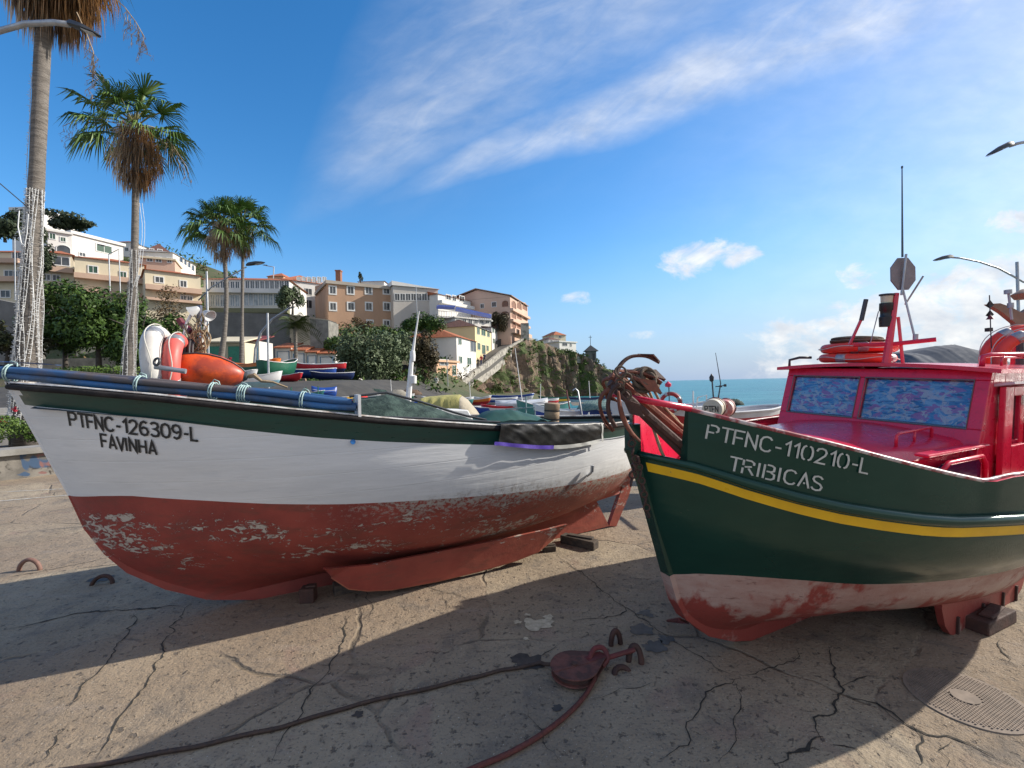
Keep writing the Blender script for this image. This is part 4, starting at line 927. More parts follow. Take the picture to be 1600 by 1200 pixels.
# ---------------------------------------------------------------- rusty anchors on the bow of the green boat
def anchors():
    D = [((-1.09, .02, 1.80), (-.50, -.16, 1.32), 'rusty anchor with its arm reaching highest and furthest right', 1), ((-1.16, -.06, 1.76), (-.56, -.26, 1.24), 'dark rusty anchor whose hooked arms hang over the bow to the left', -1), ((-1.04, .07, 1.78), (-.42, -.02, 1.36), 'rusty anchor lying behind the others against the red bulwark', .6)]
    for k, (a, c, lab, s) in enumerate(D):
        A = rw(*a); C = rw(*c); t = thing('anchor', lab, 'anchor', A, 'rusty anchors lashed on the bow of the green boat')
        d = (C-A).normalized(); u = d.orthogonal().normalized(); w = d.cross(u)
        b = MB(); b.tube([A-d*.06, A, C], [.021, .028, .019], 8); b.build('shank', RUST if k != 1 else RUSTD, t)
        for j in range(4):
            a_ = R_(90*j+25+30*k); o = u*math.cos(a_)+w*math.sin(a_)
            if o.z < -.5 and k != 1: continue
            L = (.25, .17, .19)[k]*(1, .85, 1.05, .9)[j]
            pts = cr([A-d*.02, A+o*L*.32-d*.045, A+o*L*.68-d*.02, A+o*L*.95+d*.06, A+o*L*1.04+d*.15], 5)
            b = MB(); b.tube(pts, [lerp(.016, .007, i/(len(pts)-1)) for i in range(len(pts))], 8, flat=.8)
            sd_ = o.cross(d); q0, q1, qm = pts[12], pts[-1], pts[16]
            b.slab([q0+o*.008, qm+sd_*.034+o*.010, q1+o*.006, qm-sd_*.034+o*.010], o*.008)
            b.build('arm', RUST if (j+k) % 2 else RUSTD, t, smooth='auto')
        b = MB(); torus(b, C+d*.02, .03, .008, ring_M(u), 16, 6); b.build('ring', RUSTD, t, smooth=True)
    for k, (p, q) in enumerate([((-1.10, .03, 1.84), (-.48, -.12, 1.37)), ((-1.13, -.03, 1.75), (-.62, -.24, 1.22)), ((-1.0, .05, 1.74), (-.52, -.20, 1.28))]):
        b = MB(); b.tube([rw(*p), rw(*q)], .018, 7)
        tag(b.build('iron_bar', RUSTD if k else RUST, smooth='auto'), ['thin rusty bar lying along the top of the anchors', 'lowest dark rusty bar resting among the anchor shanks', 'rusty bar wedged in the middle of the anchor shanks'][k], 'iron bar', 'bars lashed with the anchors')
    b = MB(); random.seed(5)   # hook arms drooping left of the stem
    for P in ([(957, 622), (948, 640), (950, 665), (962, 685)],): pass
    def hk(pts, r, dd=2.36): b.tube(cr([at(x, y, dd+i*.01) for i, (x, y) in enumerate(pts)]), r, 8)
    hk([(968, 600), (956, 612), (950, 632), (953, 652), (962, 668)], .0115, 2.33)
    tag(b.build('iron_hook', RUSTD, smooth=True), 'dark curved iron hook hanging left of the green stem head', 'hook')
    b = MB(); b.slab([at(957, 655, 2.33), at(968, 672, 2.33), at(966, 676, 2.33), at(954, 662, 2.33)], (.01, .012, 0)); 
    b = MB(); hk2 = [(966, 612), (968, 632), (974, 655), (986, 676), (1000, 690)]
    pp = cr([at(x, y, 2.30+.01*i) for i, (x, y) in enumerate(hk2)]); b.tube(pp, [.008+.008*math.sin(math.pi*min(1, i/len(pp)*1.1)) for i in range(len(pp))], 8, flat=.7)
    tag(b.build('iron_hook', RUST, smooth=True), 'brown curved iron hook hanging in front of the green stem head', 'hook')
    b = MB()
    for i in range(6): torus(b, at(1010+rnd(-7, 7), 596+rnd(-9, 3), 2.42), rnd(.040, .062), .011, ring_M((rnd(-.5, .5), rnd(-1, -.4), rnd(.2, .9))), 22, 6)
    for i in range(5): torus(b, at(975+rnd(-8, 6), 588+9*i-6, 2.38), rnd(.020, .032), .006, ring_M((rnd(-.3, .3), -1, rnd(-.4, .4))), 14, 6)
    tag(b.build('rope_coil', mat('dark_tarred_rope', (.15, .10, .065), (.07, .055, .04), .9, scale=30, bump=.004), smooth=True), 'tangled coil of dark rope crowning the anchors on the green bow', 'rope')
    b = MB()
    for k in range(4):
        pts = [rw(lerp(-1.0, -.45, i/9)+rnd(-.015, .015), lerp(.03, -.1, i/9)+rnd(-.02, .02)+.03*k-.04, lerp(1.84, 1.34, i/9)+.03*math.sin(i+k)) for i in range(10)]
        b.tube(pts, .008, 6)
    pts = [rw(-.93, -.02, 1.68), rw(-.90, -.12, 1.42), rw(-.86, -.16, 1.30), rw(-.7, -.2, 1.22), rw(-.55, -.25, 1.20)]; b.tube(pts, .009, 6)
    tag(b.build('mooring_rope', ROPE, smooth=True), 'tan rope running down along the anchor shanks inside the green bow', 'rope')
    b = MB(); random.seed(8)
    for i in range(7): torus(b, rw(-1.035+rnd(-.012, .012), -.05+rnd(-.01, .01), 1.50-.045*i), .020, .006, ring_M((math.cos(i*1.57), math.sin(i*1.57)+.2, .2)), 12, 6)
    for i in range(9): torus(b, rw(-1.02+.01*i, -.07, 1.36-.04*i), .018, .0055, ring_M((math.cos(i*1.57), math.sin(i*1.57)+.2, .2)), 12, 6)
    tag(b.build('chain', RUSTD, smooth=True), 'short dark chain hanging down the green stem', 'chain')
anchors()

# life rings and gear on the wheelhouse of the green boat
rc = rw(2.12, .42, 1.955)
life_ring(rc, ring_M(dirworld(RM, (0, 0, 1)), (1, 0, 0)), .26, .042, 'lower orange life ring of the pair lying flat on the red roof', 'orange life rings on the red wheelhouse')
life_ring(rc+Vector((.01, -.01, .095)), ring_M(dirworld(RM, (.02, .03, 1)), (.8, .5, 0)), .26, .042, 'upper orange life ring of the pair lying flat on the red roof', 'orange life rings on the red wheelhouse')
text_a = 150
life_ring(at(1622, 566, 4.10), ring_M(dirworld(RM, (-.80, -.62, .05))), .262, .054, 'orange life ring standing upright at the far right on the red roof, lettered in black', 'orange life rings on the red wheelhouse', text='PTFNC 11')
life_ring(at(1597, 560, 4.30), ring_M(dirworld(RM, (-.72, -.65, -.05))), .262, .054, 'orange life ring standing just behind the lettered one at the far right', 'orange life rings on the red wheelhouse')
b = MB(); Mi_ = RM.inverted(); r1_ = Mi_ @ at(1622, 566, 4.10); r2_ = Mi_ @ at(1597, 560, 4.30)
for q_ in (r1_, r2_): b.tube([(q_.x+.03, q_.y+.07, 1.0), (q_.x+.03, q_.y+.07, q_.z+.24)], .018, 8)
b.tube([(r1_.x+.03, r1_.y+.07, r1_.z+.22), (r2_.x+.03, r2_.y+.07, r2_.z+.22)], .016, 8); b.tube([(r1_.x+.03, r1_.y+.07, r1_.z-.3), (r2_.x+.03, r2_.y+.07, r2_.z-.3)], .016, 8)
b.build('ring_frame', REDP, RB, local=True)
b = MB()
for i in range(9): torus(b, rc+Vector((rnd(-.06, .06), rnd(-.06, .06), .145+.006*i)), rnd(.12, .2), .010, ring_M((rnd(-.1, .1), rnd(-.1, .1), 1)), 24, 6)
tag(b.build('rope_coil', mat('dark_tarred_rope', (0, 0, 0)), smooth=True), 'dark rope coiled on top of the flat life rings on the red roof', 'rope')
def roof_gear():
    t = thing('marker_pole', 'thin marker pole with small dark flags at the right end of the red roof', 'marker pole', rw(2.7, .1, 1.9))
    p = rw(2.72, .12, 1.92); b = MB(); X = at(1548, 520, p.y); 
    b.tube([at(1549, 545, p.y), at(1546, 462, p.y)], .005, 6); b.build('pole', DGREY, t)
    for (py, s) in ((477, .05), (492, .045)):
        b = MB(); c = at(1547, py, p.y); b.add([c+Vector((0, 0, s)), c+Vector((.05, .01, 0)), c+Vector((0, 0, -s*.7)), c+Vector((-.035, .01, -.01)), c+Vector((0, .02, 0))], [(0, 1, 4), (1, 2, 4), (2, 3, 4), (3, 0, 4), (0, 3, 1), (1, 3, 2)]); b.build('flag', mat('black_plastic', (0, 0, 0)), t)
    b = MB(); c = at(1547, 495, p.y); b.lathe([(0, -.03), (.03, -.028), (0, .02)], c); b.build('cone', mat('dull_red', (0, 0, 0)), t)
    b = MB(); b.box(at(1545, 516, p.y), (.04, .04, .035)); b.build('box', mat('black_plastic', (0, 0, 0)), t)
    c = at(1597, 505, 4.6); t = thing('whale_tail_ornament', 'brown tail shaped ornament on a post behind the upright life rings', 'ornament', c)
    b = MB(); pr = [(-.34, .20), (-.22, .20), (-.10, .15), (-.045, .06), (-.04, -.14), (.04, -.14), (.045, .06), (.10, .15), (.22, .20), (.34, .22), (.20, .11), (.08, .0), (-.08, .0), (-.20, .12)]
    pr = [(-.34, .20), (-.22, .205), (-.10, .16), (0, .10), (.10, .16), (.22, .205), (.34, .22), (.2, .10), (.07, .0), (.045, -.14), (-.045, -.14), (-.07, .0), (-.2, .11)]
    b.slab([c+Vector((x, 0, z)) for x, z in pr], (0, .05, 0)); b.build('tail', mat('brown_wood', (.28, .17, .11), (.18, .11, .08), .6, scale=5), t)
    b = MB(); b.tube([c+Vector((0, .03, -.1)), c+Vector((0, .03, -1.2))], .04, 8); b.build('post', DGREY, t)
    b = MB(); b.lathe([(0, 0), (.07, 0), (.10, .05), (.02, .10), (0, .1)], at(1600, 468, 4.6)); b.build('cap', mat('brown_wood', (0, 0, 0)), t, smooth='auto')
    b = MB(); b.tube([at(1581, 500, 4.5), at(1576, 460, 4.5)], .012, 6); b.lathe([(0, 0), (.03, 0), (.03, .04), (0, .04)], at(1575, 460, 4.5)); b.lathe([(0, 0), (.025, 0), (.025, .05), (0, .05)], at(1579, 482, 4.5)); b.build('light_stick', STEEL, t)
roof_gear()

# ---------------------------------------------------------------- ground tackle
def tackle():
    c = gp(898, 1058); t = thing('pulley_block', 'flat rusty red pulley block lying on the concrete', 'pulley', c)
    RR = mat('red_oxide_paint', (.17, .06, .045), (.08, .035, .028), .75, scale=11, bump=.004, bscale=40, grime=.6, thr=(.42, .58))
    for z, r in ((.018, .142), (.066, .148)):
        b = MB(); ax_ = R_(27); po = [c+Vector((r*math.cos(ax_+R_(a)), r*math.sin(ax_+R_(a)), z)) for a in range(48, 316, 8)]; tip = c+Vector((math.cos(ax_), math.sin(ax_), 0))*(r*1.25)+Vector((0, 0, z))
        po += [tip+Vector((.045*math.cos(ax_+R_(a)), .045*math.sin(ax_+R_(a)), 0)) for a in range(-60, 61, 15)]; b.slab(po, (0, 0, .009)); b.build('cheek_plate', RR, t, bevel=.003)
    b = MB(); b.lathe([(0, -.018), (.125, -.018), (.11, -.01), (.105, 0), (.11, .01), (.125, .018), (0, .018)], c+Vector((0, 0, .042)), None, 32); b.build('sheave', RUSTD, t, smooth='auto')
    b = MB(); b.lathe([(0, 0), (.020, 0), (.018, .014), (0, .018)], c+Vector((0, 0, .071)), None, 16); b.build('axle_pin', RUSTD, t, smooth='auto')
    b = MB(); b.box(c+Vector((-.01, -.02, .075)), (.26, .012, .006), R_(20)); b.build('weld_bar', RR, t)
    b = MB(); b.box(c+Vector((.14, .07, .046)), (.12, .06, .065), R_(28)); b.tube(cr([c+Vector((.10, .05, .07)), c+Vector((.14, .11, .10)), c+Vector((.20, .12, .10)), c+Vector((.22, .08, .06)), c+Vector((.18, .05, .03))]), .016, 8); b.build('shackle', mat('red_shackle', (.16, .03, .03), (.08, .025, .022), .7, scale=14, grime=.5), t, smooth='auto')
    def ubolt(p, w, h, rz, r, m, label, tilt=0., nm='mooring_staple', cat='mooring ring'):
        b = MB(); pts = []
        for i in range(17):
            a = math.pi*i/16; pts.append(Vector(p)+Matrix.Rotation(rz, 3, 'Z') @ Vector((math.cos(a)*w, math.sin(tilt)*math.sin(a)*h, math.cos(tilt)*math.sin(a)*h-.01)))
        b.tube(pts, r, 10); return tag(b.build(nm, m, smooth=True), label, cat)
    ubolt(gp(962, 1008), .036, .105, R_(15), .018, RUSTD, 'tall black iron loop standing in the concrete behind the pulley')
    ubolt(gp(992, 1036), .040, .105, R_(-20), .019, RUSTD, 'black iron loop joined to the pulley by the red link', .3)
    ubolt(gp(972, 1052), .05, .04, R_(20), .018, RUSTD, 'low black iron loop beside the red link of the pulley', .9)
    ubolt(gp(46, 892), .10, .12, R_(5), .020, mat('brown_iron', (.24, .13, .10), (.16, .09, .07), .7, scale=20), 'thick rusty brown loop set in the sunlit concrete at far left')
    ubolt(gp(159, 914), .085, .085, R_(12), .018, RUSTD, 'dark iron loop in the shade beside the forefoot of the white boat', .35)
    b = MB(); q = c+Vector((.20, .09, .05)); b.tube([q, gp(992, 1034)+Vector((0, 0, .075))], .015, 8); tag(b.build('iron_link', mat('red_shackle', (0, 0, 0)), smooth='auto'), 'straight red iron link between the pulley and the black loop', 'link')
    b = MB(); pts = [c+Vector((-.10, .02, .06)), gp(845, 1040), gp(780, 1052), gp(700, 1072), gp(560, 1104), gp(440, 1140), gp(300, 1172), gp(140, 1202), gp(-60, 1235)]
    pts = [Vector((p.x, p.y, max(.012, p.z+.012 if i else p.z))) for i, p in enumerate(pts)]
    P = []
    for a, d in zip(pts, pts[1:]):
        for i in range(8): P.append(a.lerp(d, i/8)+Vector((0, .004*math.sin(len(P)*.9), 0)))
    CAB = mat('steel_cable_rusty', (.09, .055, .04), (.05, .035, .03), .6, .3, scale=40, bump=.004, bscale=160)
    b.tube(P, .0115, 8); tag(b.build('winch_cable', CAB, smooth=True), 'dark straight cable running left from the pulley to the picture edge', 'cable')
    b = MB(); pts = [c+Vector((.105, .02, .05)), c+Vector((.11, -.06, .03)), gp(915, 1090), gp(890, 1118), gp(850, 1150), gp(800, 1180), gp(740, 1206), gp(640, 1250)]
    pts = [Vector((p.x, p.y, max(.014, p.z+.014 if i > 1 else p.z))) for i, p in enumerate(pts)]; P = []
    for i in range(len(pts)-1):
        p0, p1, p2, p3 = pts[max(0, i-1)], pts[i], pts[i+1], pts[min(len(pts)-1, i+2)]
        for j in range(8):
            u = j/8; P.append(.5*((2*p1)+(p2-p0)*u+(2*p0-5*p1+4*p2-p3)*u*u+(3*p1-p0-3*p2+p3)*u**3))
    b.tube(P, .013, 8); tag(b.build('winch_rope', mat('red_rope', (.16, .045, .035), (.09, .03, .025), .85, scale=60, bump=.004, bscale=200), smooth=True), 'reddish rope curving from the pulley down to the bottom edge', 'rope')
    b = MB(); p0 = gp(1046, 972); A = rw(-.60, 0, .30)
    tri = [A, gp(1043, 975)+Vector((0, 0, .02)), gp(1075, 978)+Vector((0, 0, .02))]; b.tube(tri, .009, 6, closed=True); tag(b.build('towing_triangle', mat('red_shackle', (0, 0, 0))), 'small red triangular towing ring at the forefoot of the green boat', 'ring')
    W = mat('old_block_wood', (.10, .075, .055), (.05, .04, .035), .9, scale=5, stretch=(1, 6, 6), bump=.006)
    for (px, py, s, rz, lab, m, dz) in [(905, 853, (.42, .12, .09), -38, 'long dark timber chock under the stern of the white boat', W, 0), (858, 862, (.14, .07, .06), 10, 'short wooden wedge under the keel beside the long chock', W, 0), (482, 940, (.12, .10, .12), 5, 'dark red block under the keel of the white boat', RUSTD, 0), (540, 925, (.2, .12, .09), 30, 'dark block in the shade under the bilge of the white boat', W, 0), (1548, 978, (.42, .13, .09), 24, 'rust coloured timber under the bilge keel of the green boat', RUSTD, 0)]:
        b = MB(); p = gp(px, py); b.box((p.x, p.y, s[2]/2), s, R_(rz)); b.box((p.x+.02, p.y+.01, s[2]+.008), (s[0]*.7, s[1]*.6, .016), R_(rz+7)); tag(b.build('timber_block', m, bevel=.012), lab, 'block')
    # drain cover
    cc = (gp(1415, 1050)+gp(1600, 1140))/2; c = gp(1508, 1092); t = thing('manhole_cover', 'oval patterned iron manhole cover in the concrete at lower right', 'manhole cover', c)
    IR = mat('brown_cast_iron', (.27, .21, .165), (.19, .15, .12), .75, .0, scale=14, grime=.3); b = MB(); b.lathe([(0, .0), (.262, 0), (.262, .006), (0, .006)], c, None, 48); b.build('frame', IR, t)
    b = MB(); Rm = Matrix.Rotation(R_(26), 3, 'Z')
    for i in range(-15, 16):
        for j in range(-22, 23):
            x, y = i*.0175, j*.0125
            if x*x+y*y > .242**2 or (x*x/.055**2+y*y/.055**2) < 1.5: continue
            q = c+Rm @ Vector((x+(.0 if j % 2 else .0087), y, .0085)); b.box(q, (.011, .0065, .005), R_(26))
    b.build('studs', IR, t)
    b = MB(); b.lathe([(0, .008), (.062, .008), (.062, .0125), (0, .0125)], c, None, 28); b.build('centre_plate', IR, t)
tackle()
# ---------------------------------------------------------------- vegetation tools
def leafmat(name, c1, c2, sc=.8, rough=.6):
    return mat(name, c1, c2, rough, scale=sc, spec=.3, grime=.0, thr=(.3, .7))
def leaves(b, c, rad, n, size, seed, clumps=14, flat=1.):
    rg = random.Random(seed); cs = []
    for i in range(clumps):
        while 1:
            p = Vector((rg.uniform(-1, 1), rg.uniform(-1, 1), rg.uniform(-1, 1)))
            if p.length < 1: break
        p = p*.74; cs.append((Vector((p.x*rad[0], p.y*rad[1], p.z*rad[2])), rg.uniform(.26, .46)))
    for i in range(n):
        cc, r = cs[rg.randrange(clumps)]; d = Vector((rg.gauss(0, 1), rg.gauss(0, 1), rg.gauss(0, 1))).normalized()
        q = Vector(c)+cc+Vector((d.x*rad[0], d.y*rad[1], d.z*rad[2]*flat))*r*rg.uniform(.65, 1.08)
        nn = (d+Vector((rg.uniform(-1, 1), rg.uniform(-1, 1), rg.uniform(-.6, 1.2)))*.8).normalized(); u = nn.orthogonal().normalized(); w = nn.cross(u); a = rg.uniform(0, 6.28)
        u, w = u*math.cos(a)+w*math.sin(a), w*math.cos(a)-u*math.sin(a); s = size*rg.uniform(.6, 1.3)
        b.add([q-u*s, q-w*s*.45, q+u*s, q+w*s*.45], [(0, 1, 2, 3)])
def tree(name, label, px, py, d, rad, ch, n, size, m, trunk_m, seed, tr=.15, clumps=16, group=None, cat='tree', base_drop=0., lean=0., crown=(0, 0)):
    base = at(px, py, d); base.z -= base_drop
    t = thing(name, label, cat, base, group); rg = random.Random(seed); c = base+Vector((crown[0], crown[1], ch))
    b = MB(); mid = base.lerp(c, .5)+Vector((rg.uniform(-.2, .2), 0, 0)); b.tube([base-Vector((0, 0, .5)), mid, c], [tr*1.2, tr*.85, tr*.3], 8)
    for i in range(7):
        a = rg.uniform(0, 6.28); e = c+Vector((math.cos(a)*rad[0]*.7, math.sin(a)*rad[1]*.7, rg.uniform(-.35, .5)*rad[2])); s = mid.lerp(c, rg.uniform(0, .6)); b.tube([s, s.lerp(e, .5)+Vector((0, 0, .15*rad[2])), e], [tr*.45, tr*.3, tr*.1], 6)
    b.build('trunk', trunk_m, t, smooth=True)
    b = MB(); leaves(b, c, rad, n, size, seed, clumps); b.build('crown', m, t)
    return t
BARK = mat('grey_bark', (.14, .12, .10), (.08, .07, .06), .95, scale=3, bump=.02)
PBARK = mat('palm_bark', (.23, .205, .18), (.13, .115, .10), .95, scale=3.5, stretch=(1, 1, 7), bump=.03, thr=(.4, .6))
LDARK = leafmat('leaf_dark_green', (.014, .045, .008), (.075, .13, .018), 1.1)
LOLIVE = leafmat('leaf_olive', (.055, .085, .035), (.13, .165, .085), .9)
LBRN = leafmat('leaf_brown', (.16, .10, .05), (.09, .07, .03))
LMID = leafmat('leaf_mid_green', (.05, .10, .018), (.11, .17, .03), .5)
LBLK = leafmat('leaf_blackish', (.02, .035, .015), (.045, .06, .028))
LPALM = mat('palm_leaf', (.045, .11, .022), (.13, .20, .045), .42, scale=1.2, spec=.5)
LDEAD = mat('dead_palm_leaf', (.66, .50, .31), (.44, .29, .16), .8, scale=2.5, thr=(.3, .7))

# ---------------------------------------------------------------- palms
def blade(b, p0, p1, p2, w):
    d = (p2-p0).normalized(); s = d.cross(Vector((.3, .5, .8))).normalized()*w
    b.add([p0-s*.5, p0+s*.5, p1+s, p1-s, p2], [(0, 1, 2, 3), (3, 2, 4)])
def fan(b, stem, base, d, R, rg, n=26, droop=.5, wide=150, w=.022):
    d = d.normalized(); side = d.cross(Vector((0, 0, 1)))
    if side.length < .2: side = Vector((1, 0, 0))
    side.normalize(); up = side.cross(d)
    side = (side+up*rg.uniform(-.5, .5)).normalized(); up = side.cross(d)
    hub = base+d*R*.85; hub.z -= R*.06; stem.tube([base, base.lerp(hub, .5)+up*R*.06, hub], [R*.022, R*.016, R*.010], 5)
    for i in range(n):
        a = R_(lerp(-wide, wide, i/(n-1))*.62); L = R*(.95-.28*abs(i/(n-1)-.5)*2)*rg.uniform(.88, 1.08)
        v = d*math.cos(a)+side*math.sin(a)+up*.10*rg.uniform(-1, 1)
        m_ = hub+v*L*.6; e = hub+v*L*.88; e.z -= droop*L*rg.uniform(.35, .75); m_.z -= droop*L*.12
        blade(b, hub, m_, e, R*w)
def palm(label, bpx, bpy, bd, tpx, tpy, tr, R, nf, seed, skirt, trunk_extra=None, sw=.6, nskirt=260, grp='tall fan palms'):
    rg = random.Random(seed); base = at(bpx, bpy, bd); top = at(tpx, tpy, bd); t = thing('fan_palm', label, 'palm', base, grp)
    b = MB(); N = 26; P = []; rr = []
    for i in range(N):
        u = i/(N-1); p = base.lerp(top, u)+Vector((math.sin(u*3.1)*(trunk_extra or 0), 0, 0)); P.append(p); rr.append(tr*(lerp(.62, 1.12, max(0, 1-u/.42)) + .12*max(0, .06-u)*10)*(1+.03*rg.uniform(-1, 1)))
    P[0] = P[0]-Vector((0, 0, .6)); b.tube(P, rr, 14); b.build('trunk', PBARK, t, smooth=True)
    leaf = MB(); stem = MB(); dead = MB(); dead2 = MB()
    c = top+Vector((0, 0, R*.25))
    for i in range(nf):
        a = i*2.39996+rg.uniform(-.2, .2); el = R_(lerp(78, -32, (i+.5)/nf)+rg.uniform(-8, 8))
        d = Vector((math.cos(a)*math.cos(el), math.sin(a)*math.cos(el), math.sin(el)))
        fan(leaf, stem, c+d*.1, d, R*rg.uniform(.78, 1.12)*.68, rg, droop=.45+.75*(i/nf), n=30, wide=165)
    if skirt > 0:
        for i in range(nskirt):
            a = rg.uniform(0, 6.28); h = rg.uniform(0, 1); env = sw*(math.sin(min(1., .30+.75*h)*math.pi*.5) if h < .5 else lerp(.98, .35, (h-.5)/.5)); ro = env*rg.uniform(.35, 1.0)
            p0 = c+Vector((math.cos(a)*ro, math.sin(a)*ro, -skirt*h*.78+.25)); L = skirt*rg.uniform(.16, .34); jx = rg.uniform(-.12, .12)
            p1 = p0+Vector((math.cos(a)*sw*.08+jx, math.sin(a)*sw*.08, -L*.5)); p2 = p1+Vector((jx*.4, 0, -L*.5)); blade(dead if rg.random() < .75 else dead2, p0, p1, p2, sw*rg.uniform(.012, .035))
    leaf.build('fronds', LPALM, t); stem.build('frond_stalks', mat('palm_stalk', (.20, .20, .06), (.14, .12, .05), .6), t)
    if skirt > 0:
        sk = dead.build('dead_skirt', LDEAD, t); dead2.build('dark_dead_leaves', mat('dead_leaf_dark', (.38, .24, .13), (.22, .14, .08), .9), t)
    return t, base, top
tP = []
t1, b1, e1 = palm('tallest palm at far left, its crown cut off by the top of the picture', 40, 668, 11.5, 76, -135, .25, 1.7, 24, 1, 3.9, sw=1.4, nskirt=3600)
t2, b2, e2 = palm('tall palm with a full crown over the dark trees, second from the left', 200, 604, 18.5, 212, 218, .20, 2.0, 30, 2, 3.1, .10, sw=1.0, nskirt=1500)
t3, b3, e3 = palm('shorter palm with crown against the hill, left one of the close pair', 340, 592, 30, 346, 366, .21, 2.1, 36, 3, 2.9, .45, sw=1.0, nskirt=800)
t4, b4, e4 = palm('shorter palm with straight thin trunk, right one of the close pair', 377, 592, 32, 380, 362, .17, 2.15, 32, 4, 2.9, sw=.95, nskirt=700)
# hanging dead flower sprays
def spray(label, P, seed, n=9, sp=1):
    rg = random.Random(seed); b = MB(); pts = [at(*p) for p in P]; b.tube(pts, .012, 5); N = len(pts)
    for i in range(n):
        u = .35+.65*i/(n-1); k = min(N-2, int(u*(N-1))); p = pts[k].lerp(pts[k+1], u*(N-1)-k); L = rg.uniform(.35, .75)*sp
        q = [p+Vector((rg.uniform(-.05, .05)*j, 0, -L*j/5)) for j in range(6)]; b.tube(q, .006, 4)
        for j in range(26):
            w = q[rg.randrange(1, 6)]+Vector((rg.uniform(-.04, .04), rg.uniform(-.04, .04), rg.uniform(-.08, .04))); blade(b, w, w+Vector((0, 0, -.04)), w+Vector((rg.uniform(-.03, .03), 0, -.09)), .011)
    return b
b = spray('', [(170, -10, 11), (195, 12, 11), (212, 35, 11), (225, 58, 11)], 1, 8); b.s = 0
o = b.build('flower_spray', mat('dry_spray', (.42, .33, .22), (.28, .2, .13), .9), t1)
b = spray('', [(120, 20, 11), (136, 55, 11), (146, 82, 11), (145, 120, 11)], 2, 7); b.build('flower_spray', MATS['dry_spray'], t1)
b = spray('', [(200, 200, 18.2), (160, 187, 18), (120, 188, 18), (98, 198, 18)], 3, 9, 1.3); b.build('flower_spray', MATS['dry_spray'], t2)
b = spray('', [(215, 205, 18.2), (250, 205, 18.2), (272, 230, 18.2), (292, 262, 18.2)], 4, 9, 1.6); b.build('flower_spray', MATS['dry_spray'], t2)
def string_lights(label, base, top, r, n, u0, u1, seed, spread=1.25, kink=0.):
    def rad_(u): return r*lerp(.62, 1.12, max(0, 1-u/.42))
    rg = random.Random(seed); b = MB(); cols = []
    for k in range(n):
        a = lerp(-2.9, .2, k/(max(1, n-1)))+rg.uniform(-.2, .2); ph = rg.uniform(0, 6)
        P = []
        for i in range(30):
            u = lerp(u0, u1, i/29); c = base.lerp(top, u)+Vector((math.sin(u*3.1)*kink, 0, 0)); rr = rad_(u)*spread*(1+.06*math.sin(i*.7+ph)); aa = a+.18*math.sin(i*.35+ph)
            P.append(c+Vector((math.cos(aa)*rr, math.sin(aa)*rr, 0)))
        b.tube(P, .006, 4)
        for p, q in zip(P, P[1:]):
            for j in range(5):
                w = p.lerp(q, j/5); e = Vector((rg.uniform(-.05, .05), rg.uniform(-.05, 0), rg.uniform(-.02, .03))); b.tube([w, w+e], .0065, 3)
    tag(b.build('string_lights', mat('white_light_string', (.72, .73, .72), (.55, .56, .56), .5)), label, 'string lights', 'light strings wrapped round the palms')
string_lights('thick bunch of unlit white light strings round the lower trunk of the tallest palm', b1, e1, .255, 14, .0, .46, 1, 1.15)
string_lights('single white light string climbing the upper left side of the tallest palm trunk', b1, e1, .255, 1, .46, .93, 2, 1.15)
string_lights('white light strings round the lower trunk of the second palm', b2, e2, .20, 6, .02, .55, 3, 1.2, .10)
b = MB()
for dx in (0, 4):
    P = [at(218+dx, 318, 18.3), at(222+dx, 350, 18.3), at(222+dx, 372, 18.3), at(216+dx, 425, 18.3), at(208+dx, 450, 18.4)]; b.tube(P, .009, 4)
tag(b.build('string_lights', MATS['white_light_string']), 'loose white light strings hanging free beside the second palm below its crown', 'string lights', 'light strings wrapped round the palms')
b = MB(); P = [at(30, 330, 11), at(28, 355, 11), at(33, 380, 11), at(38, 385, 11), at(42, 365, 11), at(44, 335, 11)]; b.tube(P, .012, 4)
tag(b.build('string_lights', MATS['white_light_string']), 'loop of white light string sagging to the left of the tallest palm trunk', 'string lights', 'light strings wrapped round the palms')
b = MB(); b.tube([at(-30, 262, 11), at(44, 325, 11.3)], .012, 5); tag(b.build('overhead_wire', DGREY), 'thin dark wire running from the left edge down to the tallest palm', 'wire')

# ---------------------------------------------------------------- trees
tree('broadleaf_tree', 'dark green tree between the tallest palm and the second palm, left one', 103, 590, 34, (2.9, 2.6, 3.2), 4.4, 7000, .16, LDARK, BARK, 11, .16, 18, 'dark green trees behind the white boat')
tree('broadleaf_tree', 'dark green tree directly left of the second palm trunk', 155, 592, 33, (3.1, 2.8, 3.2), 4.3, 8000, .16, LDARK, BARK, 12, .18, 20, 'dark green trees behind the white boat')
tree('broadleaf_tree', 'dark green tree sloping down to the right of the second palm trunk', 222, 592, 33, (3.1, 2.6, 2.9), 3.5, 7000, .16, LDARK, BARK, 13, .16, 18, 'dark green trees behind the white boat')
tree('broadleaf_tree', 'dark low tree at far left behind the tallest palm trunk', 15, 600, 30, (2.4, 2.2, 1.7), 2.9, 3000, .15, leafmat('leaf_red_dark', (.05, .03, .015), (.03, .055, .015)), BARK, 14, .14)
tree('bare_tree', 'thin brown leaved tree rising behind the dark trees by the cream terrace', 262, 540, 46, (3.0, 2., 2.8), 3.4, 1300, .14, LBRN, BARK, 15, .12, 12)
tree('cypress', 'dense dark evergreen tree close behind the tallest palm at left', 66, 430, 48, (1.3, 1.3, 3.0), 2.4, 2600, .2, LBLK, BARK, 16, .15, 12)
tree('umbrella_tree', 'dark spreading tree on the skyline right of the tallest palm', 105, 366, 88, (5.0, 4, 2.0), 2.4, 2600, .38, LBLK, BARK, 17, .2, 14)
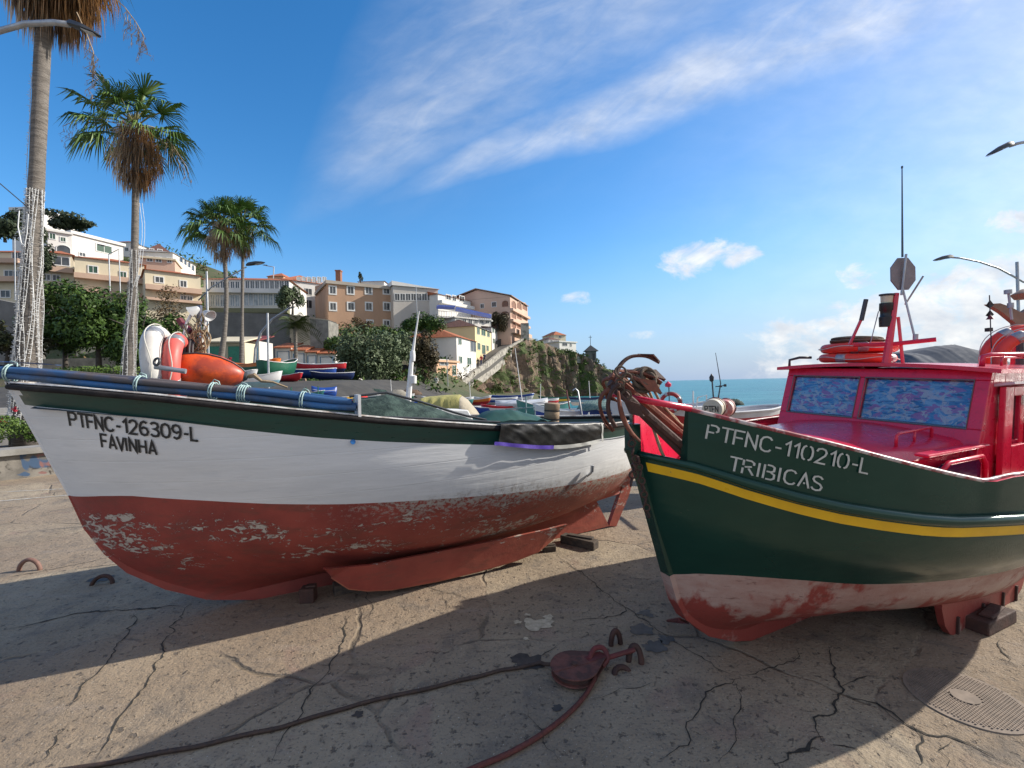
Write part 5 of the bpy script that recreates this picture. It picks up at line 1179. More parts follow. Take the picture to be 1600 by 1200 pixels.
tree('hill_tree', 'dark tree mass on the skyline at the left picture edge', 8, 375, 80, (5.0, 4, 3.2), 2.9, 2600, .38, LBLK, BARK, 18, .2, 14)
tree('hill_tree', 'green tree standing in front of the glazed white building', 457, 492, 62, (2.0, 2.0, 2.4), 2.3, 2600, .2, leafmat('leaf_grey_green', (.045, .07, .03), (.10, .13, .06)), BARK, 19, .15, 12)
tree('olive_tree', 'large round grey green olive tree in front of the sheds', 575, 608, 37, (3.2, 2.8, 2.8), 2.8, 10000, .15, LOLIVE, BARK, 20, .2, 24)
tree('olive_tree', 'smaller olive crown joined to the right side of the large olive tree', 618, 608, 39, (1.9, 1.9, 2.4), 3.1, 4200, .15, LOLIVE, BARK, 21, .15, 16)
tree('broadleaf_tree', 'dark brownish tree between the olive tree and the white house', 662, 600, 43, (1.6, 1.6, 2.6), 2.9, 3600, .15, leafmat('leaf_brown_green', (.05, .05, .02), (.09, .06, .03)), BARK, 22, .15, 14)
tree('hedge_tree', 'green bushy tree above the olive tree beside the blue awnings', 662, 535, 62, (3.3, 2., 1.9), 2.6, 3600, .2, LDARK, BARK, 23, .15, 16)
tree('hedge_tree', 'small brown green tree left of the pink building with arches', 777, 515, 88, (2.5, 2, 2.2), 1.2, 1500, .25, MATS['leaf_brown_green'], BARK, 24, .15, 10)
tree('shrub', 'leafy green vine shrub at the foot of the tan building', 530, 560, 52, (2.2, 1.5, 2.1), 1.4, 2200, .2, LMID, BARK, 25, .1, 10, cat='shrub')
tree('shrub', 'reddish dry shrub against the tan building wall', 557, 515, 74, (3.0, 1.2, 2.2), .5, 900, .22, LBRN, BARK, 26, .1, 8, cat='shrub')
tree('shrub', 'dark green shrubs under the tan building at its right corner', 600, 532, 70, (4.5, 1.5, 1.8), .6, 2400, .22, LDARK, BARK, 27, .1, 12, cat='shrub')
tree('conifer', 'small pointed conifer above the roof of the tan building', 564, 440, 92, (.5, .5, 1.2), .9, 300, .2, LBLK, BARK, 28, .1, 5)
tree('shrub', 'low green shrub with leaves behind the left graffiti wall', 14, 690, 10.6, (1.0, .7, .42), .28, 2600, .035, LMID, BARK, 29, .02, 14, cat='shrub')
tree('shrub', 'low green shrub between the graffiti wall and the bow of the white boat', 62, 688, 10.8, (.6, .5, .3), .2, 1400, .035, LDARK, BARK, 30, .02, 10, cat='shrub')
tree('shrub', 'yellow green hedge under the dark trees left of the second palm', 150, 590, 26, (3.6, 1.0, .55), .1, 3200, .09, LMID, BARK, 31, .03, 16, cat='shrub')
tree('shrub', 'low hedge between the second palm and the life rings', 235, 598, 24, (1.6, .8, .5), .0, 1500, .09, LMID, BARK, 32, .03, 10, cat='shrub')
tree('shrub', 'clipped green hedge in front of the parked boats', 440, 606, 30, (2.6, .8, .35), .0, 1800, .09, LMID, BARK, 33, .03, 12, cat='shrub')
def small_palm(label, px, py, d, h, R, seed):
    rg = random.Random(seed); base = at(px, py, d); top = base+Vector((0, 0, h)); t = thing('date_palm', label, 'palm', base)
    b = MB(); b.tube([base-Vector((0, 0, .4)), base.lerp(top, .5), top], [.2, .15, .17], 8); b.build('trunk', PBARK, t)
    b = MB()
    for i in range(24):
        a = i*2.4; el = R_(lerp(70, -20, i/24)); prev = top
        for j in range(1, 9):
            u = j/8; dd = Vector((math.cos(a)*math.cos(el), math.sin(a)*math.cos(el), math.sin(el))); p = top+dd*R*u; p.z -= R*.55*u*u
            for s in (-1, 1):
                for q in (0, .5):
                    pp = prev.lerp(p, q); sd_ = Vector((-math.sin(a), math.cos(a), -.5))*s; blade(b, pp, pp+sd_*R*.13, pp+sd_*R*.24+Vector((0, 0, -.05)), .03)
            prev = p
    b.build('fronds', leafmat('palm_feather', (.04, .075, .02), (.12, .13, .04)), t)
small_palm('small feather palm in front of the dark retaining wall', 463, 590, 40, 4.6, 2.3, 1)

# ---------------------------------------------------------------- houses
WPANE = mat('window_dark', (.03, .035, .042), (.08, .09, .10), .12, scale=.7, spec=.6)
WFRAME = mat('white_window_frame', (.72, .72, .70), None, .5)
SHUT = mat('green_shutter', (.03, .09, .06), (.02, .06, .04), .6)
TILE = mat('orange_roof_tiles', (.46, .15, .06), (.30, .095, .045), .85, scale=1.2, stretch=(6, 1, 1), bump=.05, grime=.3)
TILEB = mat('brown_roof_tiles', (.16, .07, .05), (.10, .05, .04), .9, scale=1.2, stretch=(6, 1, 1), bump=.05)
def stucco(n, c): return mat(n, c, tuple(x*.86 for x in c), .9, scale=.35, grime=.12, stretch=(1, 1, .5), bump=.01, bscale=8)
CREAM = stucco('cream_stucco', (.66, .58, .42)); WHT = stucco('white_stucco', (.72, .70, .66)); TAN = stucco('tan_stucco', (.46, .29, .19)); PINK = stucco('pink_stucco', (.62, .42, .32)); PEACH = stucco('peach_stucco', (.66, .42, .27)); YELO = stucco('yellow_stucco', (.70, .58, .33)); GREYW = mat('grey_retaining', (.20, .19, .175), (.12, .115, .105), .95, scale=.5, grime=.4, bump=.03)
def plane_hit(A, B, px, py):
    o = Vector((0, 0, CAMH)); d = dirpx(px, py); n = (B-A).cross(Vector((0, 0, 1))).normalized(); return o+d*((A-o).dot(n)/d.dot(n))
def window(t, A, B, rect, name='window', pane=None, frame=None, fw=.12, arch=False, sill=False):
    """rect in the facade's own picture rectangle: resolved to metres on the wall plane"""
    x0, y0, x1, y1 = rect; a = plane_hit(A, B, x0, (y0+y1)/2); c = plane_hit(A, B, x1, (y0+y1)/2); u = (B-A); u.z = 0; L = u.length; u.normalize(); n = u.cross(Vector((0, 0, 1))).normalized()
    if n.y > 0 and abs(n.y) > .2: n = -n
    mid = plane_hit(A, B, (x0+x1)/2, y0); z1 = mid.z; z0 = plane_hit(A, B, (x0+x1)/2, y1).z; a.z = c.z = 0
    n = n if n.dot(Vector((a.x, a.y, 0))) < 0 else -n
    w = (c-a).length; u = (c-a).normalized()
    b = MB()
    def bar(s0, s1, za, zb, dep=.07):
        p = a+u*s0+n*.005; q = a+u*s1+n*.005; b.slab([Vector((p.x, p.y, za)), Vector((q.x, q.y, za)), Vector((q.x, q.y, zb)), Vector((p.x, p.y, zb))], n*dep)
    if not arch:
        bar(-fw, 0, z0-fw, z1+fw); bar(w, w+fw, z0-fw, z1+fw); bar(0, w, z1, z1+fw); bar(0, w, z0-fw, z0)
        bar(w/2-.03, w/2+.03, z0, z1, .05)
    else:
        k = 8; pts = [(0, z0)]+[(w/2-w/2*math.cos(math.pi*i/k), lerp(z0, z1, .55)+(z1-z0)*.45*math.sin(math.pi*i/k)) for i in range(k+1)]+[(w, z0)]
        b.tube([a+u*s+n*.05+Vector((0, 0, z)) for s, z in pts], fw*.5, 5)
    f = b.build(name, frame or WFRAME, t)
    b = MB()
    if arch: b.add([a+u*s+n*.03+Vector((0, 0, z)) for s, z in pts], [tuple(range(len(pts)))])
    else: b.add([a+n*.03+Vector((0, 0, z0)), a+u*w+n*.03+Vector((0, 0, z0)), a+u*w+n*.03+Vector((0, 0, z1)), a+n*.03+Vector((0, 0, z1))], [(0, 1, 2, 3)])
    pn = b.build('pane', pane or WPANE); pn.parent = f
    for v in pn.data.vertices: v.co -= world_loc(f)
    return f
def house(name, label, L, Rr, ytop, zdrop, depth, walls, roof=None, roof_m=None, rh=1.0, wins=(), swins=(), eave=.4, side=None, cat='house', bands=(), fw=.12, pane=None, frame=None, back=None, swalls=None):
    """L, Rr: (picture x, distance) of the facade's two corners; ytop: picture y of the eaves at the left corner"""
    A = at(L[0], ytop, L[1]); zt = A.z; Bp = at(Rr[0], ytop, Rr[1]); A.z = Bp.z = 0; u = (Bp-A).normalized(); n = Vector((-u.y, u.x, 0))
    if n.dot(A) < 0: n = -n
    if back: n = Vector(back).normalized()
    C = Bp+n*depth; D = A+n*depth; zb = zt-zdrop
    c0 = (A+C)/2; t = thing(name, label, cat, (c0.x, c0.y, zb))
    b = MB(); P = [Vector((p.x, p.y, zb)) for p in (A, Bp, C, D)]; b.slab(P, (0, 0, zdrop)); b.build('walls', walls, t)
    if swalls: pass
    def ex(p, e): q = p-c0; q.z = 0; q = q*(1+e/q.length); return c0+q
    if roof == 'flat':
        b = MB(); b.slab([Vector((q.x, q.y, zt)) for q in (ex(p, eave) for p in (A, Bp, C, D))], (0, 0, rh)); b.build('roof', roof_m or walls, t)
    elif roof in ('hip', 'gable', 'shed'):
        E = [Vector((q.x, q.y, zt+.003)) for q in (ex(p, eave) for p in (A, Bp, C, D))]; m1 = (E[0]+E[3])/2; m2 = (E[1]+E[2])/2
        if (E[1]-E[0]).length < (E[3]-E[0]).length: m1 = (E[0]+E[1])/2; m2 = (E[3]+E[2])/2; E = [E[1], E[2], E[3], E[0]]; m1, m2 = (E[0]+E[3])/2, (E[1]+E[2])/2
        k = .0 if roof == 'gable' else .35
        r1 = m1.lerp(m2, k)+Vector((0, 0, rh)); r2 = m2.lerp(m1, k)+Vector((0, 0, rh)); b = MB()
        if roof == 'shed': b.add([E[0], E[1], E[2]+Vector((0, 0, rh)), E[3]+Vector((0, 0, rh)), E[2], E[3]], [(0, 1, 2, 3), (2, 4, 1), (3, 0, 5), (4, 2, 3, 5)])
        else: b.add(E+[r1, r2], [(0, 1, 5, 4), (2, 3, 4, 5), (1, 2, 5), (3, 0, 4), (3, 2, 1, 0)])
        b.build('roof', roof_m or TILE, t)
    for r in wins: window(t, A, Bp, r[:4], pane=r[4] if len(r) > 4 and r[4] else pane, frame=frame, fw=fw, arch=len(r) > 5)
    for r in swins: window(t, Bp, C, r[:4], pane=r[4] if len(r) > 4 and r[4] else pane, frame=frame, fw=fw, arch=len(r) > 5)
    for (za, zc, m, out) in bands:      # balcony / ledge strips by picture y at the left corner
        z1 = at(L[0], za, L[1]).z; z0 = at(L[0], zc, L[1]).z; b = MB(); p = A-n*out; q = Bp-n*out
        b.slab([Vector((p.x, p.y, z0)), Vector((q.x, q.y, z0)), Vector((q.x, q.y, z1)), Vector((p.x, p.y, z1))], n*(out-.01)); b.build('balcony', m, t)
    return t, A, Bp, n, zt
CONP = stucco('peach_balcony', (.55, .38, .28))
def R4(x0, y0, w, h, *m): return (x0, y0, x0+w, y0+h)+tuple(m)
house('apartment_terrace', 'cream apartment terrace at far left partly behind the tallest palm', (-60, 60), (38, 61), 394, 16, 9, CREAM, 'hip', TILE, 1.1, [R4(20, 396, 16, 10), R4(8, 424, 12, 8), R4(22, 425, 12, 8), R4(-25, 396, 14, 9), R4(2, 455, 14, 10)], bands=[(406, 413, CONP, 1.0), (434, 442, CONP, 1.0)])
house('apartment_terrace', 'cream apartments with red roof edge just right of the tallest palm', (62, 60), (115, 62), 394, 16, 9, CREAM, 'hip', TILE, 1.1, [R4(84, 403, 24, 12, None), R4(68, 430, 10, 8), R4(83, 431, 10, 8)], bands=[(417, 425, CONP, 1.0), (446, 452, CONP, 1.0)])
house('apartment_terrace', 'middle cream apartment block behind the dark trees with shuttered window', (116, 58), (225, 62.5), 402, 16, 9, CREAM, 'hip', TILE, 1.0, [R4(139, 417, 13, 10, SHUT), R4(188, 426, 9, 10, SHUT), R4(212, 432, 8, 8)], bands=[(428, 436, CONP, 1.0), (452, 458, CONP, 1.0)])
house('apartment_terrace', 'right cream apartment block between the second palm and the palm pair', (226, 58), (313, 62), 422, 15, 9, CREAM, 'hip', TILE, .9, [R4(243, 434, 12, 8), R4(282, 440, 9, 9), R4(283, 463, 7, 6), R4(293, 464, 7, 6)], bands=[(446, 454, CONP, 1.1), (466, 470, CONP, 1.0)])
house('hill_house', 'long white house highest on the hill at the left', (18, 92), (62, 92), 330, 9, 8, WHT, 'flat', WHT, .6, [R4(30, 338, 8, 5), R4(46, 338, 8, 5)])
house('hill_house', 'white house with a dark arched balcony above the cream apartments', (74, 72), (112, 74), 362, 12, 7, WHT, 'flat', WHT, .35, [R4(78, 366, 8, 8), R4(95, 372, 7, 6), (88, 384, 110, 396, WPANE, 1)], pane=SHUT)
house('hill_house', 'white cream house with one wide dark green window on the upper slope', (112, 74), (192, 81), 366, 14, 9, WHT, 'flat', WHT, .5, [R4(151, 384, 23, 11, SHUT), R4(124, 396, 9, 5)])
house('hill_house', 'white stepped wall house with orange roof behind the wide green window', (165, 92), (206, 92), 380, 10, 7, WHT, 'hip', TILE, 1.0, [R4(196, 388, 5, 5)])
house('hill_house', 'pink house with three windows right of the second palm', (221, 72), (273, 74), 404, 12, 8, PINK, 'flat', CREAM, .3, [R4(230, 402, 8, 7), R4(244, 403, 8, 7), R4(262, 404, 6, 7)])
house('hill_house', 'small yellow upper house with brown pyramid roof above the pink house', (229, 80), (266, 82), 392, 6, 7, CREAM, 'hip', TILEB, 2.1, [R4(247, 391, 6, 7), R4(234, 390, 6, 5)])
house('hill_house', 'white house with a row of arched windows at the end of the upper slope', (270, 76), (305, 84), 396, 12, 6, WHT, 'shed', WHT, .6, [(280, 402, 285, 410, None, 1), (287, 406, 291, 414, None, 1), (293, 410, 297, 418, None, 1), (299, 415, 303, 423, None, 1)])
# retaining wall, glazed building
def wall_obj(name, label, L, Rr, ytL, ytR, zdrop, thick, m, cat='wall'):
    A = at(L[0], ytL, L[1]); B_ = at(Rr[0], ytR, Rr[1]); b = MB(); b.slab([A-Vector((0, 0, zdrop)), B_-Vector((0, 0, zdrop)), B_, A], Vector((0, thick, 0)))
    return tag(b.build(name, m), label, cat)
wall_obj('retaining_wall', 'tall grey concrete retaining wall under the glazed building', (322, 56), (458, 56), 488, 492, 7.5, 3, GREYW)
wall_obj('retaining_wall', 'dark stone retaining wall with a curved end under the tan building', (452, 54), (512, 58), 492, 500, 8, 3, mat('dark_stone_wall', (.09, .085, .075), (.05, .05, .045), .95, scale=1.2, bump=.05, grime=.4))
wall_obj('retaining_wall', 'light stone ramp wall below the tan building balcony', (484, 52), (513, 52), 498, 502, 6.5, 3, mat('light_stone_wall', (.26, .25, .22), (.15, .145, .13), .95, scale=2.2, bump=.04, grime=.4))
wall_obj('retaining_wall', 'sloping grey concrete wall at far left behind the tallest palm', (-60, 40), (33, 40), 458, 476, 6.5, 2, GREYW)
wall_obj('retaining_wall', 'low pale wall behind the dark tree trunks', (60, 38), (330, 42), 562, 556, 2.6, .5, mat('pale_rubble', (.28, .26, .21), (.16, .15, .12), .95, scale=2., grime=.4))
gw = []
for i in range(9): gw.append(R4(384+i*7.7, 440, 5.4, 12))
for i in range(9): gw.append(R4(382+i*7.7, 460, 5.4, 18, mat('pale_pane', (.42, .46, .48), (.16, .2, .22), .2, scale=1.5)))
house('glazed_building', 'white building with two floors of glazed verandas behind the palm pair', (318, 64), (452, 66), 437, 10.5, 9, WHT, 'hip', TILE, 1.3, gw+[R4(322+i*7.7, 462, 5.4, 17, MATS['pale_pane']) for i in range(7)]+[R4(330+i*7.7, 441, 5.4, 11) for i in range(6)], bands=[(452, 459, WHT, .9), (484, 491, mat('olive_ledge', (.19, .19, .11), None, .9), 1.3)], fw=.07)
house('hill_house', 'white upper house with long orange roof left of the tan building', (440, 86), (515, 92), 437, 14, 12, WHT, 'hip', TILE, 2.2, [R4(464+i*8, 434, 5.5, 9, MATS['pale_pane']) for i in range(6)]+[R4(477, 452, 10, 9), R4(477, 470, 10, 12)], fw=.07)
house('hill_house', 'small orange roofed house on the skyline above the glazed building', (418, 100), (443, 100), 433, 6, 8, PEACH, 'hip', TILE, 1.4)
house('hill_house', 'little house with orange roof behind the conifer top', (560, 110), (600, 110), 441, 6, 6, WHT, 'hip', TILE, .5)
wn = []
for i in range(4):
    wn.append(R4(515.5+i*28, 449, 8.6, 10.5)); wn.append(R4(516+i*28, 474.5, 8.6, 10.5))
wn += [R4(574, 502, 8, 7), R4(600, 502, 8, 7)]
th_, A_, B_, n_, z_ = house('apartment_building', 'large tan building with two rows of four white framed windows', (512, 76), (613.5, 82), 444, 12.5, 11, TAN, 'flat', stucco('grey_cornice', (.42, .37, .31)), .55, wn, eave=.5, cat='building', fw=.22)
b = MB(); c = at(529.5, 436, 84); b.box(c, (.9, .9, 2.6)); b.box(c+Vector((0, 0, 1.4)), (1.1, 1.1, .2)); b.build('chimney', mat('brick_chimney', (.3, .14, .09), None, .9), th_)
b = MB(); p = at(492, 448, 88); q = at(512, 444, 76.4); b.slab([p-Vector((0, 0, 12)), q-Vector((0, 0, 12)), q, p], (3, 5, 0)); b.build('side_wing', TAN, th_)
hW, A2, B2, n2, z2 = house('restaurant_building', 'white building with dark glazed band right of the tan building', (614, 80), (684, 84), 447, 12.5, 9, stucco('grey_white_stucco', (.52, .48, .43)), 'shed', WHT, .8, [R4(617+i*8.5, 460, 7, 10) for i in range(7)], cat='building', fw=.08)
hH, A3, B3, n3, z3 = house('hill_house', 'white house with a balcony and wide red roof above the blue awnings', (684, 82), (735, 90), 460, 12, 8, WHT, 'gable', TILE, 1.1, [R4(697, 462, 7, 7), R4(707, 463, 5, 8), R4(718, 464, 7, 8)], bands=[(470, 475, WHT, 1.0)])
def awning(label, L, Rr, y0, y1, m, sag=1.5):
    A = at(L[0], y0[0], L[1]); B_ = at(Rr[0], y0[1], Rr[1]); b = MB(); o = Vector((0, -sag, -.55)); b.slab([A, B_, B_+o, A+o], (0, 0, -.1)); b.slab([A+o, B_+o, B_+o+Vector((0, 0, -.45)), A+o+Vector((0, 0, -.45))], (0, -.06, 0)); return tag(b.build('awning', m), label, 'awning')
BLA = mat('blue_awning', (.015, .03, .16), (.02, .05, .22), .7, scale=1)
awning('left dark blue awning over the restaurant terrace', (684, 80), (712, 82), (477, 478), 0, BLA)
awning('right long dark blue awning sloping down towards the pink building', (713, 78), (768, 84), (480, 492), 0, BLA)
t, A4, B4, n4, z4 = house('restaurant_terrace', 'white terrace floor with railing and small windows under the blue awnings', (711, 80), (767, 86), 497, 6.5, 6, WHT, 'flat', WHT, .2, [R4(714+i*9, 500, 5, 6) for i in range(6)], fw=.06, cat='building')
b = MB(); p = at(682, 492, 79); q = at(768, 497, 85)
for i in range(24): m_ = p.lerp(q, i/23); b.box(m_+Vector((0, 0, .1)), (.06, .06, 1.0))
b.slab([p+Vector((0, 0, .6)), q+Vector((0, 0, .6)), q+Vector((0, 0, .7)), p+Vector((0, 0, .7))], (0, .08, 0)); b.slab([p-Vector((0, 0, .5)), q-Vector((0, 0, .5)), q-Vector((0, 0, .2)), p-Vector((0, 0, .2))], (0, 2.5, 0)); b.build('railing', WHT, t)
# pink building with arches
pa = []
for r, (yy, hh) in enumerate([(471, 11), (488, 10), (504, 9)]):
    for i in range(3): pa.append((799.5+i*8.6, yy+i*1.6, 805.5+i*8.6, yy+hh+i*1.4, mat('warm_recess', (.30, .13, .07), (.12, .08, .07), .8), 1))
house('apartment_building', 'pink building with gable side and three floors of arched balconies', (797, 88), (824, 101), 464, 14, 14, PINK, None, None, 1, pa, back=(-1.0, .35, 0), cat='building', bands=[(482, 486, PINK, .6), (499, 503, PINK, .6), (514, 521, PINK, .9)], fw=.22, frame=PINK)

def pink_side():
    A = at(797, 464, 88); u = Vector((-1.0, .35, 0)).normalized(); L = 14
    t = [o for o in COL.objects if o.get('label', '').startswith('pink building with gable')][0]
    B_ = at(824, 464, 101); B_.z = A.z
    b = MB(); r1 = A+(u*L*.5)+Vector((0, 0, 1.9)); r2 = B_+(u*L*.5)+Vector((0, 0, 1.9)); e = Vector((0, 0, .03)); C = A+u*L; D = B_+u*L
    b.add([A+e, r1, C+e], [(0, 1, 2)]); b.build('gable', PINK, t); b = MB(); b.add([B_+e, r2, D+e], [(2, 1, 0)]); b.build('gable', PINK, t)
    b = MB(); o = Vector((.3, -.25, .1)); b.slab([A+o, B_+o, r2+Vector((0, 0, .15)), r1+Vector((-.3, -.4, .15))], (0, 0, .15)); b.slab([r1+Vector((-.3, -.4, .15)), r2+Vector((0, 0, .15)), D+Vector((-.3, 0, .1)), C+Vector((-.6, -.3, .1))], (0, 0, .15)); b.build('roof', stucco('brown_roof', (.36, .24, .18)), t)
    Af = A.copy(); Cf = C.copy(); Af.z = Cf.z = 0
    for r in [(751, 476, 756, 482), (769, 473, 775, 480)]: window(t, Cf, Af, r, pane=mat('brown_shutter', (.07, .04, .03), None, .7), fw=.1)
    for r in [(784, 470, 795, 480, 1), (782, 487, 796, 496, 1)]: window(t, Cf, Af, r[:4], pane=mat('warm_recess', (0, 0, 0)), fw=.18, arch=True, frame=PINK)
pink_side()
# houses at the stairs
house('hill_house', 'white house with orange hipped roof at the foot of the long stairs', (713, 62), (743, 70), 527, 8.8, 8, WHT, 'hip', TILE, 1.7, [R4(716, 530, 4.5, 9, SHUT), R4(735, 534, 8, 16), R4(717, 558, 4.5, 10, SHUT), R4(730, 560, 5.5, 10, SHUT)], back=(-1, .25, 0), fw=.06)
house('hill_house', 'yellow house with dark green shutters above the white house on the stairs', (742, 74), (767, 84), 510, 10, 8, YELO, 'hip', TILEB, 1.8, [R4(745, 513, 4, 10, SHUT), R4(752, 515, 6, 10, SHUT), R4(761, 518, 3.5, 9, SHUT), R4(746, 537, 4, 10, SHUT), R4(753, 540, 5, 14, SHUT), R4(760, 541, 3, 8, SHUT)], back=(-1, .3, 0), fw=.06)
house('hill_house', 'narrow white house right of the yellow house', (768, 84), (777, 89), 512, 8, 5, WHT, 'shed', TILEB, .8, [R4(769, 513, 2.4, 7, SHUT), R4(773, 515, 2.4, 7, SHUT), R4(770, 530, 2.4, 7, SHUT)], back=(-1, .3, 0), fw=.05)
house('annex_house', 'small peach annex with a shaded opening below the white house', (682, 56), (714, 60), 566, 4.4, 4, PEACH, 'flat', PEACH, .25, [R4(687, 563, 13, 8), R4(707, 572, 5, 15, SHUT)], fw=.06)
house('far_house', 'tiny white house on the headland, left one', (857, 118), (874, 120), 531, 4.5, 5, WHT, 'hip', TILEB, .8, [R4(860, 533, 3, 4), R4(867, 534, 3, 4)], fw=.05)
house('far_house', 'tiny house with brown roof behind the two white headland houses', (865, 128), (884, 130), 524, 4.5, 6, CREAM, 'hip', TILE, 1.3, [R4(873, 526, 4, 3)], fw=.05)
house('far_house', 'tiny white flat roofed house on the headland, right one', (874, 114), (900, 118), 535, 4.5, 5, WHT, 'flat', WHT, .3, [R4(879, 537, 7, 4), R4(891, 537, 2, 5)], fw=.05)
def kiosk():
    p = at(923, 556, 104); t = thing('lookout_tower', 'small stone lookout with a dark pyramid roof at the tip of the cliff', 'tower', p)
    b = MB(); b.box(p+Vector((0, 0, -.3)), (2.2, 2.0, 2.4)); b.build('walls', GREYW, t)
    b = MB(); z = p.z+.9; q = [Vector((p.x+x, p.y+y, z)) for x, y in ((-1.6, -1.5), (1.6, -1.5), (1.6, 1.5), (-1.6, 1.5))]+[Vector((p.x, p.y, z+1.5))]; b.add(q, [(0, 1, 4), (1, 2, 4), (2, 3, 4), (3, 0, 4), (3, 2, 1, 0)]); b.build('roof', mat('slate_roof', (.05, .055, .06), None, .7), t)
    b = MB(); b.slab([p+Vector((.25, -1.02, -1.2)), p+Vector((.8, -1.02, -1.2)), p+Vector((.8, -1.02, .3)), p+Vector((.25, -1.02, .3))], (0, -.02, 0)); b.build('doorway', mat('black_plastic', (0, 0, 0)), t)
    b = MB(); b.tube([p+Vector((0, 0, 2.4)), p+Vector((0, 0, 4.6))], .06, 5); b.tube([p+Vector((-.4, 0, 4.2)), p+Vector((.4, 0, 4.2))], .05, 5); b.build('mast', DGREY, t)
kiosk()

# ---------------------------------------------------------------- cliff, stairs wall
def cliff():
    m = bpy.data.materials.new('cliff_rock'); m.use_nodes = True; T = NT(m.node_tree); bb = T.n['Principled BSDF']
    tc = T.node('ShaderNodeTexCoord').outputs['Object']; geo = T.node('ShaderNodeNewGeometry'); sp = T.node('ShaderNodeSeparateXYZ'); T.l.new(geo.outputs['True Normal'], sp.inputs[0])
    c = T.mix(T.mr(T.noise(T.scalev(tc, (1, 1, .3)), .35, 7, .7), .35, .65), (.24, .15, .095), (.115, .095, .08))
    c = T.mix(T.mr(T.noise(T.scalev(tc, (1, 1, .35)), .8, 6, .7), .56, .66), c, (.34, .25, .17))
    c = T.mix(T.mr(T.noise(tc, 1.6, 6, .7), .55, .7), c, (.04, .035, .03))
    gm = T.math('ADD', T.noise(tc, .22, 6, .65), T.math('MULTIPLY', sp.outputs[2], .14))
    c = T.mix(T.mr(gm, .53, .60), c, T.mix(T.noise(tc, 2.5, 4), (.03, .055, .014), (.10, .125, .03)))
    T.put(bb.inputs['Base Color'], c); bb.inputs['Roughness'].default_value = .95
    bn = T.node('ShaderNodeBump'); bn.inputs['Distance'].default_value = .5; T.put(bn.inputs['Height'], T.noise(T.scalev(tc, (1, 1, .5)), 1.1, 8, .7)); T.l.new(bn.outputs[0], bb.inputs['Normal'])
    plan = [(690, 600, 58), (715, 598, 66), (750, 580, 74), (790, 548, 82), (822, 530, 90), (850, 538, 96), (875, 548, 100), (900, 552, 102), (925, 562, 104), (938, 572, 106), (946, 590, 112), (952, 606, 120), (955, 610, 135)]
    P = [at(*p) for p in plan]; N = 150; rows = []; M = 46
    def curve(u):
        k = u*(len(P)-1); i = min(len(P)-2, int(k)); return P[i].lerp(P[i+1], k-i)
    top = []
    for i in range(N):
        u = i/(N-1); p = curve(u); q = curve(min(1, u+.01)); d = (q-curve(max(0, u-.01))); d.z = 0; d.normalize(); nrm = Vector((d.y, -d.x, 0)); col = []
        for j in range(M):
            v = j/(M-1); out = .3+1.9*v**1.2+11*max(0, .38-u)*v; z = lerp(p.z, -2.2, v)
            nz = 1.6*mnoise.noise(Vector((p.x*.30, p.y*.3, z*.07)))+1.2*mnoise.noise(Vector((p.x*.75, z*.16, 4)))+.6*abs(mnoise.noise(Vector((p.x*1.6, p.y*1.1, z*.8))))
            x = p+nrm*(out+nz*1.7*min(1, v*6+.15)); x.z = z+(.7*mnoise.noise(Vector((p.x*.5, z, 9))) if v > .05 else .35*mnoise.noise(Vector((p.x, p.y, 0)))); col.append(x)
        rows.append(col); top.append(p)
    b = MB(); b.grid(rows)
    b.grid([[r[0] for r in rows], [p+Vector((-2.5, 5, .2)) for p in top], [p+Vector((-9, 16, -.5)) for p in top], [Vector((p.x-16, p.y+40, -3)) for p in top]])
    struct(b.build('cliff', m, smooth=False))
    # plants on the ledges
    rg = random.Random(4); g = MB(); g2 = MB()
    for k in range(230):
        i = rg.randrange(4, N-6); v = rg.random()**1.3; u = i/N
        j = int(v*(M-8)); 
        if u > .5 and v > .35 and rg.random() < .75: continue
        c = rows[i][j]; s = rg.uniform(.4, 1.2)*(1.2 if u < .45 else .8)
        (leaves)(g if rg.random() < .6 else g2, c, (s*1.2, s, s*.7), 46, .20, rg.random()*1e6, 3)
    for k in range(60): i = rg.randrange(70, N-8); leaves(g, rows[i][0]+Vector((0, 0, .1)), (.8, .6, .5), 30, .18, k, 3)
    struct(g.build('cliff_shrubs', LMID), 'stuff'); struct(g2.build('cliff_grass', leafmat('leaf_cliff', (.04, .07, .02), (.12, .13, .035))), 'stuff')
cliff()
def hillside():
    rg = random.Random(12); A = MB(); B_ = MB(); C_ = MB()
    for k in range(900):
        y = rg.uniform(36, 100); x = rg.uniform(-.98*y, .05*y+2); h = hgt(x, y)
        if h < 1.2: continue
        s = rg.uniform(.5, 1.5)*(1+y/90); m_ = rg.random(); leaves(A if m_ < .5 else B_ if m_ < .85 else C_, Vector((x, y, h+s*.15)), (s*1.3, s, s*.75), 34, .14+y*.0018, rg.random()*1e6, 4)
    struct(A.build('hillside_shrubs', LDARK), 'stuff'); struct(B_.build('hillside_scrub', LMID), 'stuff'); struct(C_.build('hillside_dry_scrub', LBRN), 'stuff')
hillside()
STONE = mat('pale_rubble_stone', (.40, .37, .32), (.20, .185, .16), .95, scale=1.7, bump=.05, grime=.5, thr=(.45, .6))
